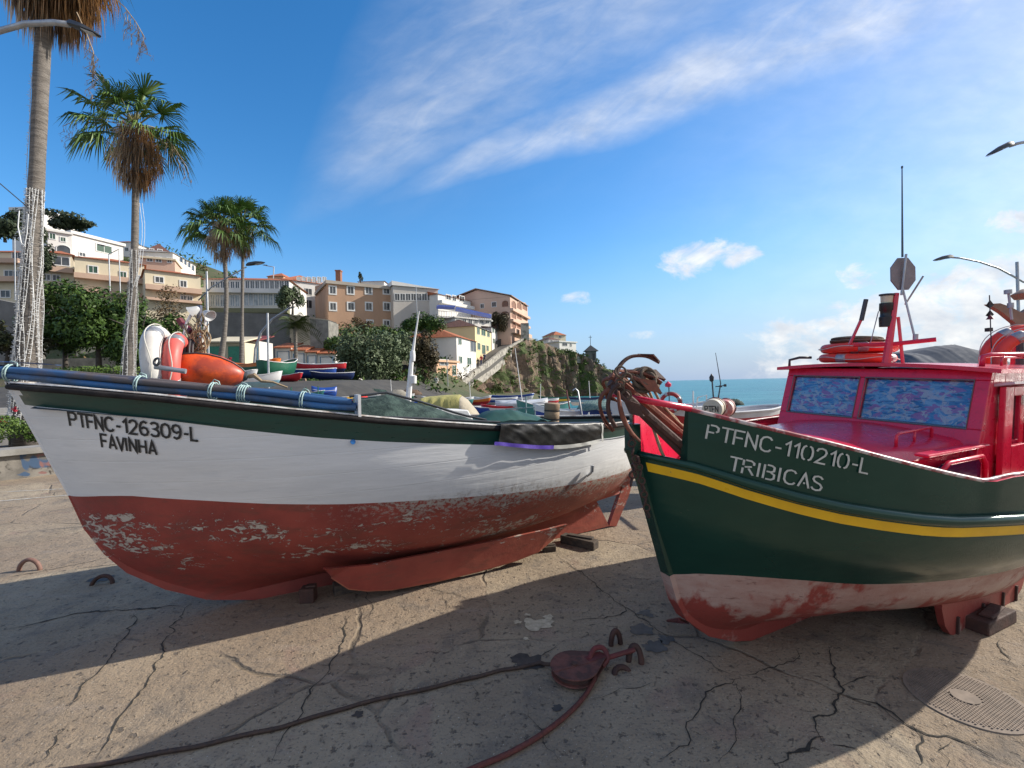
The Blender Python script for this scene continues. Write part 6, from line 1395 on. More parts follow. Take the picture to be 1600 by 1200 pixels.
def stair_wall():
    pts = [(703, 606, 606+16, 57), (722, 598, 617, 62), (745, 577, 596, 68), (765, 564, 581, 73), (785, 548, 565, 79), (803, 538, 553, 85), (822, 527, 538, 90), (835, 530, 541, 93)]
    t = thing('stair_ramp', 'long pale stone stair wall climbing from the harbour to the pink building', 'stairs', at(703, 620, 57))
    b = MB()
    for a, c in zip(pts, pts[1:]):
        A = at(a[0], a[1], a[3]); A0 = at(a[0], a[2], a[3]); C = at(c[0], c[1], c[3]); C0 = at(c[0], c[2], c[3]); b.slab([A0-Vector((0, 0, 1)), C0-Vector((0, 0, 1)), C, A], (-.4, .2, 0))
    b.build('outer_wall', STONE, t)
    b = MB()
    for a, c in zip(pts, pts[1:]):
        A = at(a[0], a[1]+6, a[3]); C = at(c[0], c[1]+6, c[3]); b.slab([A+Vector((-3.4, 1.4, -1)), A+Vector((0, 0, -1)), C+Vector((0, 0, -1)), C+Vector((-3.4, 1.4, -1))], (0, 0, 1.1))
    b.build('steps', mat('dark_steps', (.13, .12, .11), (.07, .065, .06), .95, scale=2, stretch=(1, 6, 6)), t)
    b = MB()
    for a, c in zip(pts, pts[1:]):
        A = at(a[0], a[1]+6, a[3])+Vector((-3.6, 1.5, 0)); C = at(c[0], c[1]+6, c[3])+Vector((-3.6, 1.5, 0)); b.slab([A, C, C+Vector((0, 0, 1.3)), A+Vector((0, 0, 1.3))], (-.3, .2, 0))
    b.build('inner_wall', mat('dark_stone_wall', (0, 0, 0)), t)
    P = [(822, 529, 90), (835, 533, 93), (860, 543, 98), (885, 550, 101), (912, 555, 103)]; b = MB()
    for a, c in zip(P, P[1:]):
        A = at(*a); C = at(*c); b.slab([A-Vector((0, 0, 2.2)), C-Vector((0, 0, 2.0)), C, A], (0, .5, 0))
    tag(b.build('cliff_wall', STONE), 'stone parapet wall running along the cliff top to the lookout', 'wall')
    b = MB(); A = at(820, 520, 90); b.box(A, (1.6, 1.6, 3.5)); tag(b.build('stone_pier', STONE), 'square stone pier where the stairs meet the cliff wall', 'pier')
    # harbour rubble wall
    P = [(640, 625, 48), (670, 618, 50), (705, 612, 55)]; b = MB()
    for a, c in zip(P, P[1:]):
        A = at(*a); C = at(*c); b.slab([A-Vector((0, 0, 4)), C-Vector((0, 0, 4)), C, A], (0, 2, 0))
    tag(b.build('rubble_wall', STONE), 'low rubble wall at the foot of the stairs behind the yellow tarpaulin', 'wall')
    b = MB(); A = at(636, 600, 47); C = at(700, 604, 52); b.slab([A-Vector((0, 0, 1.3)), C-Vector((0, 0, 1.)), C, A], (0, .2, 0)); tag(b.build('grey_parapet', GREYW), 'grey parapet between the dark hut and the stairs', 'wall')
    b = MB(); c = at(632, 596, 44); b.box(c, (1.9, 1.9, 2.9)); b.box(c+Vector((0, 0, 1.5)), (2.1, 2.1, .12)); tag(b.build('dark_hut', mat('charcoal_panel', (.02, .022, .025), (.035, .035, .04), .7, scale=1), bevel=.05), 'dark square hut right of the olive tree trunk', 'hut')
stair_wall()
# quay wall behind the boats, left graffiti wall
wall_obj('quay_wall', 'low dark quay wall behind the boat masts right of the hedge', (418, 31), (640, 33), 606, 607, 1.2, .6, mat('quay_stone', (.16, .145, .12), (.09, .08, .07), .95, scale=2, grime=.4, bump=.03))
def graffiti():
    m = bpy.data.materials.new('graffiti_concrete'); m.use_nodes = True; T = NT(m.node_tree); bb = T.n['Principled BSDF']; tc = T.node('ShaderNodeTexCoord').outputs['Object']
    c = T.mix(T.mr(T.noise(tc, 2.2, 5, .6), .4, .6), (.24, .22, .19), (.13, .12, .105)); c = T.mix(T.mr(T.noise(tc, 2.2, 2, .5, .6), .62, .64), c, (.05, .09, .16))
    c = T.mix(T.mr(T.noise(T.scalev(tc, (1, 1, 1.3)), 1.9, 2, .5, .6), .64, .66), c, (.22, .11, .10)); c = T.mix(T.mr(T.noise(tc, 3.5, 6, .7, .5), .58, .66), c, (.045, .04, .035)); T.put(bb.inputs['Base Color'], c); bb.inputs['Roughness'].default_value = .9
    A = gp(-160, 772); C = gp(330, 712); A.z = C.z = 0; n = Vector((-(C-A).y, (C-A).x, 0)).normalized(); b = MB(); t = thing('planter_wall', 'low planter wall with faded graffiti left of the white boat', 'wall', A)
    b.slab([A, C, C+n*.45, A+n*.45], (0, 0, .52)); b.build('wall', m, t)
    b = MB(); o = -n*.12; b.slab([A+o+Vector((0, 0, .52)), C+o+Vector((0, 0, .52)), C+n*.5+Vector((0, 0, .52)), A+n*.5+Vector((0, 0, .52))], (0, 0, .13)); b.build('coping', mat('grey_coping', (.30, .29, .27), (.2, .19, .17), .9, scale=3, grime=.3), t)
    b = MB(); b.slab([A+n*.5, C+n*.5, C+n*3.2, A+n*3.2], (0, 0, .5)); struct(b.build('soil', mat('soil', (.06, .045, .03), None, .95)))
    b = MB()
    for i in range(5): b.slab([A+n*(3.4+i*.55)+Vector((-3, 0, 0)), C+n*(3.4+i*.55)-(C-A)*.25, C+n*(3.95+i*.55)-(C-A)*.25, A+n*(3.95+i*.55)+Vector((-3, 0, 0))], (0, 0, .72+i*.17))
    tag(b.build('pale_steps', mat('pale_step_concrete', (.38, .37, .35), (.26, .25, .23), .9, scale=2)), 'pale concrete steps behind the planter at the left edge', 'steps')
    for k, (px, py, s) in enumerate([(2, 660, .08), (22, 640, .07)]):
        b = MB(); leaves(b, at(px, py, 10.4), (s, s, s), 60, .03, k, 3); tag(b.build('red_flower', mat('red_petals', (.45, .02, .05), None, .6)), ['red flower at the left picture edge above the shrub', 'small red flower beside the tallest palm trunk'][k], 'flower')
graffiti()

# ---------------------------------------------------------------- sheds and the boats on the quay
def shed(label, px0, px1, yt, yb, d, door_m, n=2, wallm=None, trim=None, roof=TILE):
    A = at(px0, yt, d); C = at(px1, yt, d); h = A.z-at(px0, yb, d).z; t = thing('boat_shed', label, 'shed', (A+C)/2-Vector((0, 0, h)), 'small boat sheds with red roofs')
    b = MB(); b.slab([A-Vector((0, 0, h)), C-Vector((0, 0, h)), C, A], (0, 2.6, 0)); b.build('walls', wallm or WHT, t)
    b = MB(); b.slab([A+Vector((-.1, -.3, -.02)), C+Vector((.1, -.3, -.02)), C+Vector((.1, 2.8, .75)), A+Vector((-.1, 2.8, .75))], (0, 0, .12)); b.build('roof', roof, t)
    w = (C-A).length
    for i in range(n):
        p = A.lerp(C, (i+.5)/n)-Vector((0, 0, h)); dw = w/n*.34; b = MB(); b.slab([p+Vector((-dw, -.01, .05)), p+Vector((dw, -.01, .05)), p+Vector((dw, -.01, h*.82)), p+Vector((-dw, -.01, h*.82))], (0, -.05, 0)); b.build('door', door_m, t)
        b = MB(); b.tube([p+Vector((-dw-.04, -.07, 0)), p+Vector((-dw-.04, -.07, h*.86)), p+Vector((dw+.04, -.07, h*.86)), p+Vector((dw+.04, -.07, 0))], .05, 4); b.build('door_frame', trim or mat('blue_trim', (.08, .22, .38), None, .6), t)
DW = mat('white_door', (.74, .74, .73), (.64, .64, .64), .6, scale=1)
shed('left white shed of the red roofed row behind the parked boats', 430, 455, 545, 580, 50, DW, 1)
shed('second shed of the red roofed row with blue trim', 456, 478, 549, 582, 50, DW, 1)
shed('third shed of the red roofed row with blue lower panels', 479, 496, 552, 584, 50, DW, 1)
shed('right shed of the red roofed row next to the olive tree', 497, 524, 554, 586, 50, DW, 1)
shed('white shed with dark red roof right of the palm pair', 383, 405, 534, 572, 46, DW, 1, roof=mat('dark_red_roof', (.2, .04, .04), None, .7))
shed('cream shed with green doors behind the palm pair', 322, 382, 536, 570, 44, mat('green_door', (.06, .30, .20), None, .6), 2, CREAM, CREAM, CREAM)
def boat(label, px, py, d, L, head, top, bot, inside=None, W=None, H=None, cabin=None, mast=None, cover=None, tilt=0, group='boats laid up around the harbour', stripe=None, name='small_boat', cat='boat'):
    W = W or L*.33; H = H or L*.2; p = at(px, py, d); t = thing(name, label, cat, p, group, rot=(R_(tilt), 0, R_(head)))
    gz = [(0, H*1.35), (.25, H*1.08), (.5, H), (.8, H*1.04), (1, H*1.15)]
    lv = [(-L/2, L/2, W/2, .5, gz), (-L/2*.97, L/2*.99, W/2*.98, .52, [(a, z*.78) for a, z in gz]), (-L/2*.92, L/2*.97, W/2*.9, .6, [(a, z*.45) for a, z in gz]), (-L/2*.8, L/2*.9, W/2*.55, .8, [(0, H*.2), (1, H*.15)]), (-L/2*.6, L/2*.85, .03, 0, [(0, 0), (1, 0)])]
    b, pt = loft(lv, 18, bands=[(1, 1 if stripe else 0), (2, 0), (2, 2), (1, 2)]); o = b.build('hull', [top, stripe or top, bot], t, local=True); weld(o)
    b = MB(); ts = [i/20 for i in range(21)]
    for s in (-1, 1): b.tube([(q.x, s*q.y, q.z) for q in (pt(0, u) for u in ts)], L*.008, 5)
    b.build('gunwale', stripe or WHITE, t, local=True)
    b = MB(); P = [pt(0, u) for u in ts]
    if cover:
        b.grid([[Vector((q.x, s*(q.y+.02), q.z-.06 if abs(s) == 1 else q.z+H*.5*(1-s*s)+.06*math.sin(q.x*5+s*3)*L*.1)) for q in P] for s in (-1, -.6, -.25, 0, .25, .6, 1)]); b.build('boat_cover', cover, t, smooth=True, local=True)
    else:
        b.grid([[Vector((q.x*.97, s*(q.y-.02)*.93, q.z-H*.28)) for q in P] for s in (-1, 1)]); b.build('deck', inside or mat('boat_inside', (.25, .24, .22), (.15, .15, .14), .8), t, local=True)
        b = MB()
        for u in (-.2, .12): b.box((u*L, 0, H*.92), (L*.05, W*.86, L*.012))
        b.build('thwarts', ROPE, t, local=True)
    if cabin:
        b = MB(); z = H*.8; ch = H*1.1; b.slab([(L*.02, -W*.28, z), (L*.3, -W*.28, z), (L*.28, -W*.26, z+ch), (L*.06, -W*.26, z+ch)], (0, W*.54, 0)); cb = b.build('cabin', cabin, t, local=True, bevel=.02)
        b = MB(); b.slab([(L*.09, -W*.29, z+ch*.45), (L*.25, -W*.29, z+ch*.45), (L*.25, -W*.29, z+ch*.8), (L*.09, -W*.29, z+ch*.8)], (0, .01, 0)); b.build('cabin_window', WPANE, t, local=True)
    if mast:
        b = MB(); b.tube([(mast[0], 0, H*.7), (mast[0]+mast[2], 0, H+mast[1])], [L*.009, L*.006], 6); b.build('mast', mast[3] if len(mast) > 3 else WHITE, t, local=True)
    return t
def pm(n, c): return mat('boatpaint_'+n, c, tuple(x*.8 for x in c), .4, scale=2, grime=.15)
BLU, LBL, RED, ORA, GRN, YLW, WH, TEAL, NAVY = pm('blue', (.012, .06, .30)), pm('light_blue', (.22, .42, .55)), pm('red', (.5, .02, .03)), pm('orange', (.7, .2, .04)), pm('green', (.015, .12, .07)), pm('yellow', (.75, .45, .04)), pm('white', (.7, .71, .72)), pm('teal', (.05, .22, .22)), pm('navy', (.01, .025, .10))
boat('orange and green boat parked left of the thin tall pole', 402, 592, 27, 3.6, 160, GRN, GRN, ORA, stripe=ORA, H=.85)
boat('dark green boat seen bow on beside the thin tall pole', 434, 594, 26, 2.6, 250, GRN, GRN, RED, H=.95, W=1.4)
boat('blue boat with railings on the quay beneath the sheds', 478, 592, 29, 3.8, 10, BLU, BLU, LBL, H=.55)
boat('light blue boat behind the blue boats under the sheds', 460, 584, 34, 3.4, 170, LBL, LBL, WH, H=.5)
boat('red boat with white gunwale under the right sheds', 500, 584, 31, 3.6, 5, RED, NAVY, WH, H=.6)
boat('dark red boat low beside the green bow', 452, 597, 25, 2.2, 150, RED, RED, None, H=.35)
boat('navy boat in front of the red boat by the olive tree', 520, 594, 28, 2.6, 20, NAVY, NAVY, None, H=.4)
boat('white and pale blue skiff with raised bow right of the orange float', 398, 606, 13, 1.5, 192, WH, LBL, WH, stripe=WH, H=.34, W=.55)
boat('grey white boat with blue trim behind the orange float', 365, 598, 20, 2.4, 170, WH, NAVY, LBL, H=.4)
boat('small blue boat cover dome seen above the pole ends', 507, 622, 17, .9, 30, BLU, BLU, None, cover=BLU, H=.25)
boat('small yellow dinghy just above the poles', 531, 630, 16, .9, 20, YLW, RED, None, H=.2)
boat('little teal boat crowded left of the yellow dinghy', 478, 625, 17, 1.6, 170, TEAL, TEAL, None, H=.25)
YT = mat('yellow_tarp_cloth', (.42, .38, .13), (.33, .30, .10), .85, scale=3, stretch=(1, 1, .3), bump=.02); BG = mat('beige_tarp_cloth', (.42, .37, .28), (.34, .30, .22), .85, scale=3, bump=.02)
def tarped():
    c = at(700, 660, 10.5); t = thing('tarpaulin_boat', 'boat under a yellow and beige tarpaulin tent behind the net cover', 'boat', c)
    def surf(m, x0, x1, nm, y0=0.):
        b = MB(); rows = []
        for i in range(26):
            u = i/25; x = lerp(x0, x1, u); h = interp((x+.75)/1.5, [(0, .25), (.12, .56), (.5, .60), (.7, .60), (.82, .48), (1, .10)])
            rows.append([c+Vector((x+.03*mnoise.noise(Vector((x*6, v*4, 1))), -.75*s_, 0))+Vector((0, 0, h*hh+.0)) + Vector((0, .05*mnoise.noise(Vector((x*9, hh*1.2, 3))), 0)) for (s_, hh, v) in ((1, -.1, 0), (.93, .3, 1), (.86, .6, 2), (.75, .9, 3), (.5, 1.02, 4), (0, 1.06, 5), (-.6, .9, 6))])
        b.grid(rows); b.build(nm, m, t, smooth=True)
    surf(YT, -.75, .34, 'yellow_sheet'); surf(BG, .345, .80, 'beige_sheet')
tarped()
boat('orange yellow kayak behind the beige tarpaulin', 750, 645, 20, 1.6, 30, ORA, YLW, None, H=.25)
boat('bright blue boat behind the dark green tarpaulin heap', 765, 652, 17, 1.8, 20, BLU, BLU, WH, H=.35)
boat('white boat with red and navy trim in the middle of the harbour boats', 790, 648, 17, 1.9, 10, WH, NAVY, LBL, stripe=RED, H=.3)
boat('white sailing dinghy with tall mast below the cliff', 815, 640, 17, 2.0, 175, WH, WH, None, cover=WH, H=.22, mast=(-.05, 2.1, .25))
boat('blue fishing boat behind the wooden roller', 888, 676, 9.5, 1.5, 8, BLU, BLU, LBL, H=.46, W=.9, cabin=None, stripe=WH)
boat('blue boat with piled netting at the stern end of the white boat', 948, 678, 9.0, 1.1, 8, BLU, BLU, LBL, H=.46, W=.8)
boat('dark teal boat between the mast dinghy and the wooden roller', 850, 660, 11, 1.4, 15, TEAL, NAVY, None, H=.42)
NETP = mat('teal_net', (.10, .19, .18), (.20, .28, .25), .95, scale=30, bump=.02, thr=(.45, .55))
def heap(label, px, py, d, r, m, seed=0, nm='fishing_net', cat='fishing net'):
    c = at(px, py, d); b = MB(); rows = []
    for j in range(9):
        a = math.pi/2*j/8; rows.append([c+Vector((r[0]*math.cos(a)*math.cos(k*math.pi/12), r[1]*math.cos(a)*math.sin(k*math.pi/12), r[2]*math.sin(a)))*1.0+Vector((0, 0, .25*r[2]*mnoise.noise(Vector((k*.9, j*.9, seed))))) for k in range(25)])
    b.grid(rows); tag(b.build(nm, m, smooth=True), label, cat)
heap('mound of pale sacks on the quay left of the white mast', 622, 622, 24, (.7, .5, .4), mat('pale_sack', (.34, .31, .25), (.22, .2, .16), .9, scale=6), 11, 'sack_pile', 'sacks')
heap('green net pile on the quay in front of the olive tree', 585, 620, 25, (.9, .5, .4), NETG, 12)
heap('blue tarpaulin mound on the quay left of the green net pile', 550, 618, 26, (.6, .5, .35), BLU, 13, 'tarpaulin_mound', 'tarpaulin')
heap('brown net pile on the quay beside the dark hut', 640, 618, 28, (.8, .5, .35), mat('brown_net', (.14, .09, .06), (.09, .06, .04), .95, scale=12), 14)
heap('orange net floats piled near the pole ends', 565, 626, 18, (.3, .3, .2), ORNG, 15, 'float_pile', 'floats')
heap('pale teal netting heaped on the blue boat at the right', 935, 640, 8.6, (.42, .3, .17), NETP, 1)
heap('teal netting piled left of the wooden roller', 815, 662, 8., (.35, .3, .16), NETP, 2)
heap('dark green net heap behind the rail of the white boat', 770, 668, 7., (.5, .3, .12), NETG, 3)
heap('pale blue cloth bundle behind the net heap', 800, 655, 9, (.3, .3, .08), mat('pale_blue_cloth', (.25, .35, .42), None, .8), 4, 'cloth_bundle', 'cloth')
def rails(label, P, r, d, m=None, nm='metal_frame'):
    b = MB()
    for pl in P: b.tube([at(x, y, d) for x, y in pl], r, 6)
    return tag(b.build(nm, m or mat('teal_tube', (.22, .34, .34), (.16, .22, .22), .5), smooth='auto'), label, 'frame')
rails('teal tube frame standing left of the wooden roller', [[(790, 665), (790, 640), (836, 637), (836, 664)], [(790, 652), (836, 650)], [(808, 665), (808, 640)], [(822, 665), (822, 620)]], .010, 6.)
rails('pale rail loop around the blue boat right of the wooden roller', [[(872, 662), (875, 652), (915, 654), (920, 645), (920, 664)], [(872, 655), (918, 661)]], .009, 6.2, MATS['white_paint'])
rails('hooked steel davit above the blue boats', [[(910, 652), (903, 612), (899, 608), (895, 611)]], .012, 7, STEEL)
rails('reddish pole standing on the blue boat', [[(890, 640), (885, 610)]], .012, 8, MATS['dull_red'])
rails('green square frame at the left of the small yellow dinghy', [[(455, 628), (455, 606)], [(478, 628), (478, 606)], [(497, 630), (497, 604)], [(455, 616), (497, 616)]], .02, 16, pm('green', (0, 0, 0)))
for q in [
 ('small pale blue boat on the beach just right of the white mast', 672, 640, 24, 2.4, 15, LBL, WH, LBL, WH, .4),
 ('green rowing boat with white gunwale left of the white mast', 615, 632, 26, 2.6, 170, GRN, GRN, WH, WH, .42),
 ('red rowing boat left of the green rowing boat', 580, 628, 28, 2.4, 8, RED, RED, WH, YLW, .4),
 ('navy boat in line behind the green net frame', 562, 636, 20, 2.0, 172, NAVY, NAVY, LBL, WH, .38),
 ('white rowing boat beside the foot of the white mast', 628, 644, 18, 1.7, 20, WH, NAVY, WH, BLU, .34),
 ('teal boat behind the yellow tarpaulin tent', 700, 636, 26, 3.0, 5, TEAL, TEAL, WH, WH, .45),
 ('orange boat between the tarpaulin tent and the bright blue boat', 738, 634, 27, 2.4, 168, ORA, RED, WH, WH, .42),
 ('blue rowing boat moored under the cliff foot', 775, 634, 30, 3.0, 12, BLU, WH, LBL, WH, .45),
 ('white boat moored under the cliff left of the dinghy mast', 800, 630, 34, 3.4, 175, WH, WH, LBL, BLU, .5),
 ('red boat moored under the cliff right of the dinghy mast', 842, 636, 28, 2.6, 10, RED, WH, WH, WH, .42),
 ('light blue boat moored behind the hooked davit', 925, 634, 26, 2.6, 172, LBL, WH, WH, NAVY, .42),
 ('yellow and green boat moored behind the reddish pole', 872, 632, 30, 2.8, 15, YLW, GRN, WH, GRN, .42)]:
    boat(q[0], q[1], q[2], q[3], q[4], q[5], q[6], q[7], inside=q[8], stripe=q[9], H=q[10], mast=(.1, 1.0, .05) if q[1] in (615, 738, 842, 925) else None)
# masts
def mast_obj(label, pts, r, d, m=WHITE, extra=None):
    t = thing('boat_mast', label, 'mast', at(pts[0][0], pts[0][1], d)); b = MB(); b.tube([at(x, y, d) for x, y in pts], r, 8); b.build('pole', m, t)
    if extra: extra(t, d)
def ext1(t, d):
    b = MB(); b.lathe([(0, 0), (.038, 0), (.045, .09), (.038, .16), (0, .18)], at(645, 565, d)); b.build('radar_dome', WHITE, t, smooth='auto')
    b = MB(); b.lathe([(0, 0), (.05, 0), (.055, .12), (0, .14)], at(646, 600, d)); b.build('cylinder', WHITE, t, smooth='auto')
mast_obj('white tapering boat mast in front of the brown tree', [(636, 650), (643, 565), (648, 530), (655, 487)], [.055, .035, .018, .008], 7.2, WHITE, ext1)
mast_obj('slim grey boat mast right of the tan building', [(652, 500), (650, 448)], .03, 40, STEEL)

# right hand harbour: boats between the two bows and beyond the green boat
t = boat('blue and white boat with a red life ring behind the rusty anchors', 1050, 676, 7.4, 2.2, 12, WH, NAVY, LBL, stripe=WH, H=.42, W=.9)
boat('red and white boat behind the white drum', 1120, 684, 7.2, 2.4, 12, RED, NAVY, WH, stripe=WH, H=.42, W=.9)
boat('yellow inflatable dinghy moored beyond the white drum', 1168, 655, 16, 1.1, 5, YLW, YLW, WH, H=.22, stripe=YLW)
life_ring(at(1048, 630, 6.6), ring_M((-.25, -1, .1)), .13, .028, 'small red life ring on the blue and white boat behind the anchors', None, mat('deep_red_ring', (.40, .03, .03), None, .5))
def drum(label, px, d, m, txt=None, r=.13):
    c = at(px, 638, d); M = ring_M((-.55, -.8, -.05)); t = thing('drum', label, 'drum', c, 'drums on the boat behind the green bow')
    b = MB(); b.lathe([(0, -.16), (r*.93, -.16), (r, -.13), (r, .11), (r*.94, .15), (0, .155)], c, M, 24); b.build('body', m, t, smooth='auto')
    b = MB(); torus(b, c+M @ Vector((0, 0, .02)), r, .008, M); torus(b, c+M @ Vector((0, 0, -.08)), r, .008, M); b.build('hoop', mat('dull_red', (0, 0, 0)), t, smooth=True)
    if txt:
        q, w = lettering(txt, GL, .16, lambda x, y, k: c+M @ Vector(((y-.5)*.075, -(x-1.4)*.062, .158+.0003*k))); q.build('lettering', MATS['black_letter_paint'], t)
drum('cream drum lettered in black, in front of the banded drum', 1116, 6.0, mat('cream_drum', (.62, .57, .45), (.5, .45, .36), .5, scale=5), 'PTFN')
drum('red banded white drum just behind the cream drum', 1133, 6.5, mat('red_white_drum', (.5, .08, .07), (.6, .56, .52), .5, scale=6))
mast_obj('thin radio antenna and light poles on the boat behind the cream drum', [(1122, 625), (1126, 600), (1118, 552)], [.012, .008, .004], 7, DGREY)
def ext2(t, d):
    b = MB(); b.lathe([(0, 0), (.03, .02), (.035, .08), (0, .14)], at(1112, 598, d)); b.build('dark_bulb', mat('black_plastic', (0, 0, 0)), t, smooth='auto')
    b = MB(); b.tube([at(1118, 605, d), at(1133, 603, d)], .008, 5); b.box(at(1133, 603, d), (.03, .03, .04)); b.lathe([(0, 0), (.02, 0), (.02, .03), (0, .03)], at(1126, 606, d)); b.build('crossbar', DGREY, t)
mast_obj('short pole topped by a dark bulb behind the cream drum', [(1115, 625), (1112, 588)], .012, 7, DGREY, ext2)
rails('pale tube rail left of the cream drum', [[(1083, 640), (1083, 612)], [(1088, 640), (1090, 622), (1104, 618), (1104, 640)], [(1088, 630), (1104, 628)]], .010, 6.6, MATS['white_paint'])
rails('thin dark rail on the boat right of the banded drum', [[(1140, 640), (1160, 638), (1172, 640), (1174, 652)], [(1160, 638), (1160, 650)]], .008, 8, DGREY)
heap('dark mixed netting on top of the banded drum', 1145, 634, 6.6, (.16, .12, .09), NETG, 8)
mast_obj('pink topped marker stick above the small red life ring', [(1046, 640), (1045, 598)], .008, 6.4, DGREY, lambda t, d: (lambda b: (b.lathe([(0, 0), (.04, .01), (.045, .05), (0, .09)], at(1044, 606, d)), b.build('pink_float', mat('pink_float', (.75, .05, .12), None, .5), t, smooth='auto')))(MB()))
b = MB(); b.tube([at(1160, 662, 6.5), at(1222, 652, 6.)], .022, 7); tag(b.build('wooden_boom', mat('weathered_wood', (0, 0, 0))), 'pale wooden boom pointing at the red wheelhouse', 'boom')
boat('grey boat behind the wooden boom', 1195, 668, 8.5, 1.5, 8, mat('tan_hull', (.3, .24, .16), None, .7), NAVY, None, H=.3, W=.6)
heap('orange fenders heaped behind the iron hook', 972, 655, 7.5, (.12, .12, .12), ORNG, 9, 'fender', 'fender')

# ---------------------------------------------------------------- street lamps
def lamp(label, pole, arm, head, d, r=.06, hr=.3):
    t = thing('street_lamp', label, 'street lamp', at(*(pole[0] if pole else arm[0]), d))
    if pole: b = MB(); b.tube([at(x, y, d) for x, y in pole], r, 8); b.build('pole', STEEL, t)
    if arm: b = MB(); b.tube([at(x, y, d) for x, y in arm], r*.7, 8); b.build('arm', STEEL, t, smooth=True)
    if head:
        p, q = at(*head[0], d), at(*head[1], d); L = (q-p).length; u = (q-p)/L; s = u.cross(Vector((0, 0, 1))).normalized(); w = Vector((0, 0, 1)); rows = []
        for k, (f, ww, hh) in enumerate([(0, .12, .10), (.15, .25, .17), (.55, .36, .15), (.85, .28, .08), (1, .06, .02)]):
            c = p+u*L*f; rows.append([c+s*ww*L*.5*x_+w*hh*L*z_ for x_, z_ in ((-1, 0), (-.7, .8), (0, 1), (.7, .8), (1, 0), (0, -.15), (-1, 0))])
        b = MB(); b.grid(rows); b.add(rows[0][:6], [(0, 1, 2, 3, 4, 5)]); hd = b.build('lamp_head', DGREY, t, smooth='auto')
        b = MB(); b.slab([p+u*L*.5-s*L*.12-w*.02*L, p+u*L*.5+s*L*.12-w*.02*L, p+u*L*.86+s*L*.09-w*.02*L, p+u*L*.86-s*L*.09-w*.02*L], -w*.015*L); b.build('lens', mat('lamp_lens', (.55, .56, .55), None, .2), t)
lamp('street lamp with long arm reaching in from the left edge before the tallest palm', [(-70, 700), (-72, 70)], [(-72, 72), (0, 49), (40, 38), (85, 36), (108, 39)], ((106, 39), (157, 57)), 8.2, .07)
lamp('street lamp head reaching in from the right edge of the sky', [(1718, 700), (1722, 215)], [(1722, 215), (1640, 215), (1590, 225), (1578, 229)], ((1582, 227), (1541, 245)), 14, .07)
lamp('distant street lamp with a long curved arm behind the red wheelhouse', [(1600, 772), (1589, 410)], [(1600, 442), (1586, 434), (1560, 420), (1530, 410), (1500, 404), (1487, 403)], ((1489, 403), (1458, 408)), 18, .05)
lamp('tall thin pole standing among the parked boats by the retaining wall', [(420, 612), (418, 490)], None, None, 22, .05)
lamp('curved grey lamp post leaning over the parked boats', [(397, 572), (399, 545), (408, 520), (425, 500), (450, 484)], None, ((450, 484), (462, 480)), 34, .09)
lamp('small lamp arm on the skyline left of the white upper house', [(427, 436), (428, 418)], [(428, 418), (416, 416)], ((418, 416), (410, 415)), 70, .08)
lamp('lamp post in front of the middle cream apartments, left of the second palm', [(172, 455), (170, 398)], [(170, 398), (186, 390)], ((164, 386), (152, 383)), 50, .06)
lamp('thin lamp post directly left of the second palm trunk', [(188, 460), (186, 392)], None, None, 50, .05)
lamp('thin lamp post at far left in front of the cream terrace', [(24, 470), (23, 374)], None, None, 45, .05)
lamp('grey pole beside the left palm of the close pair', [(326, 560), (323, 425)], [(310, 470), (330, 450), (360, 432), (385, 418)], ((385, 416), (414, 411)), 29, .06)
lamp('thin black lamp post at the foot of the stone stairs', [(700, 606), (698, 556)], None, ((698, 562), (703, 562)), 52, .05)
# barbecue flowers pots and parked car
for k, (px, m_) in enumerate([(333, 'pot of dark red flowers left of the pale shed door'), (357, 'pot of red flowers in front of the pair of palms')]):
    c = at(px, 566, 24); t = thing('flower_pot', m_, 'flower pot', c); b = MB(); b.lathe([(0, -.2), (.12, -.2), (.16, .0), (0, .02)], c, None, 10); b.build('pot', GRN, t); b = MB(); leaves(b, c+Vector((0, 0, .12)), (.26, .2, .16), 160, .06, k, 5); b.build('flowers', MATS['red_petals'], t)
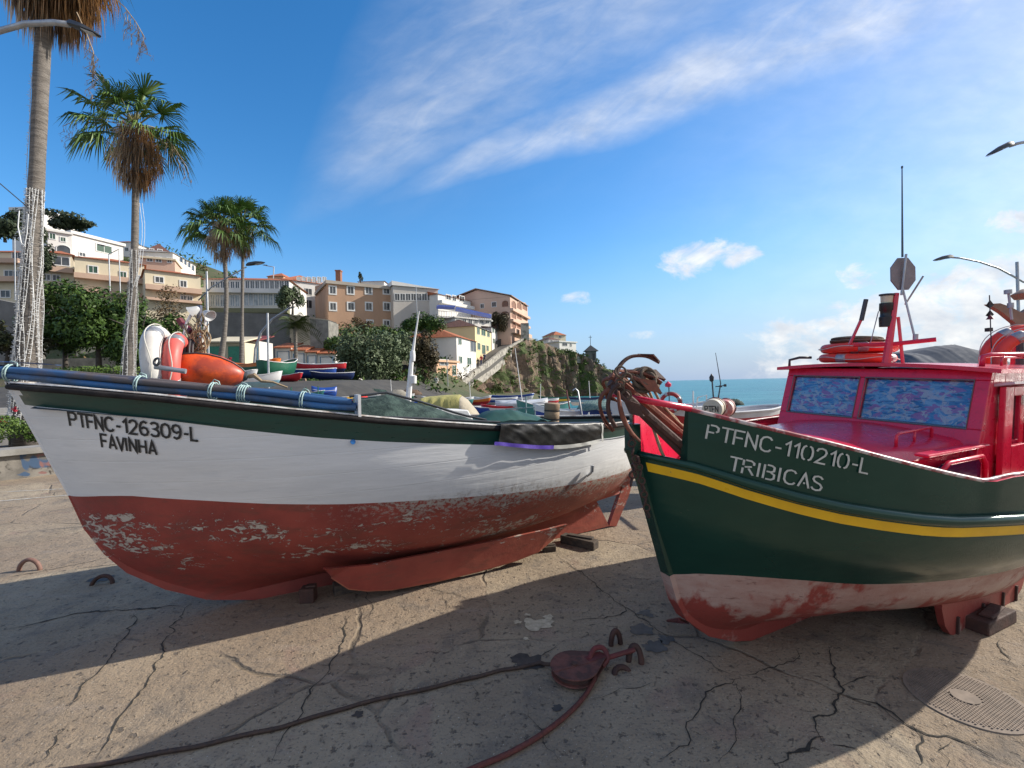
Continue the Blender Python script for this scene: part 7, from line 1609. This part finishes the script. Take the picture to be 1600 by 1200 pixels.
# ---------------------------------------------------------------- people, far away
def person(label, px, py, d, shirt, legs, seed=0):
    base = at(px, py, d); rg = random.Random(seed); me = bpy.data.meshes.new('person')
    V = [(0, 0, .95), (0, 0, 1.2), (0, 0, 1.42), (0, 0, 1.52), (0, -.02, 1.64), (0, 0, 1.72), (.18, 0, 1.4), (.24, .03, 1.12), (.22, -.1, .88), (-.18, 0, 1.4), (-.25, -.04, 1.13), (-.2, -.14, .9), (.10, 0, .88), (.11, -.06, .48), (.12, .04, .06), (.12, -.1, .03), (-.10, 0, .88), (-.12, .05, .48), (-.13, .0, .06), (-.13, -.13, .03)]
    E = [(0, 1), (1, 2), (2, 3), (3, 4), (4, 5), (2, 6), (6, 7), (7, 8), (2, 9), (9, 10), (10, 11), (0, 12), (12, 13), (13, 14), (14, 15), (0, 16), (16, 17), (17, 18), (18, 19)]
    rad = [.13, .13, .14, .055, .10, .08, .065, .045, .035, .065, .045, .035, .09, .06, .045, .035, .09, .06, .045, .035]
    me.from_pydata([Vector(v) for v in V], E, []); o = bpy.data.objects.new('tmp', me); COL.objects.link(o)
    md = o.modifiers.new('skin', 'SKIN')
    for v, r in zip(me.skin_vertices[0].data, rad): v.radius = (r, r*.8)
    me.skin_vertices[0].data[0].use_root = True
    sm = o.modifiers.new('sub', 'SUBSURF'); sm.levels = sm.render_levels = 1
    dg = bpy.context.evaluated_depsgraph_get(); m2 = bpy.data.meshes.new_from_object(o.evaluated_get(dg)); bpy.data.objects.remove(o)
    m2.materials.clear()
    for x in (mat('skin', (.5, .3, .2), None, .6), shirt, legs, mat('dark_hair', (.05, .03, .02), None, .8)): m2.materials.append(x)
    for p in m2.polygons: z = p.center.z; p.material_index = 3 if z > 1.68 else 0 if z > 1.47 or (z < 1.1 and abs(p.center.x) > .19 and z > .8) else 1 if z > .93 else 2
    q = bpy.data.objects.new('person', m2); COL.objects.link(q); q.location = base; q.rotation_euler = (0, 0, rg.uniform(-1, 1)); tag(q, label, 'person')
NV = mat('cloth_navy', (.02, .03, .08), None, .8); SK = mat('cloth_tan', (.5, .36, .26), None, .8); WC = mat('cloth_white', (.75, .75, .74), None, .8); RC = mat('cloth_red', (.4, .03, .03), None, .8); BK = mat('cloth_black', (.02, .02, .02), None, .8)
person('person in a tan top standing behind the low quay wall', 476, 626, 30, SK, BK, 1)
person('person in white walking on the quay near the right end of the hedge', 563, 618, 40, WC, NV, 2)
person('person in black on the stairs in front of the white house', 747, 578, 66, BK, BK, 3)
person('person in red beside the one in black on the stairs', 752, 573, 68, RC, NV, 4)
person('person in dark blue higher up on the stairs', 757, 570, 69, NV, BK, 5)
person('person in white sitting place at the foot of the stairs near the black lamp', 682, 612, 50, WC, WC, 7)
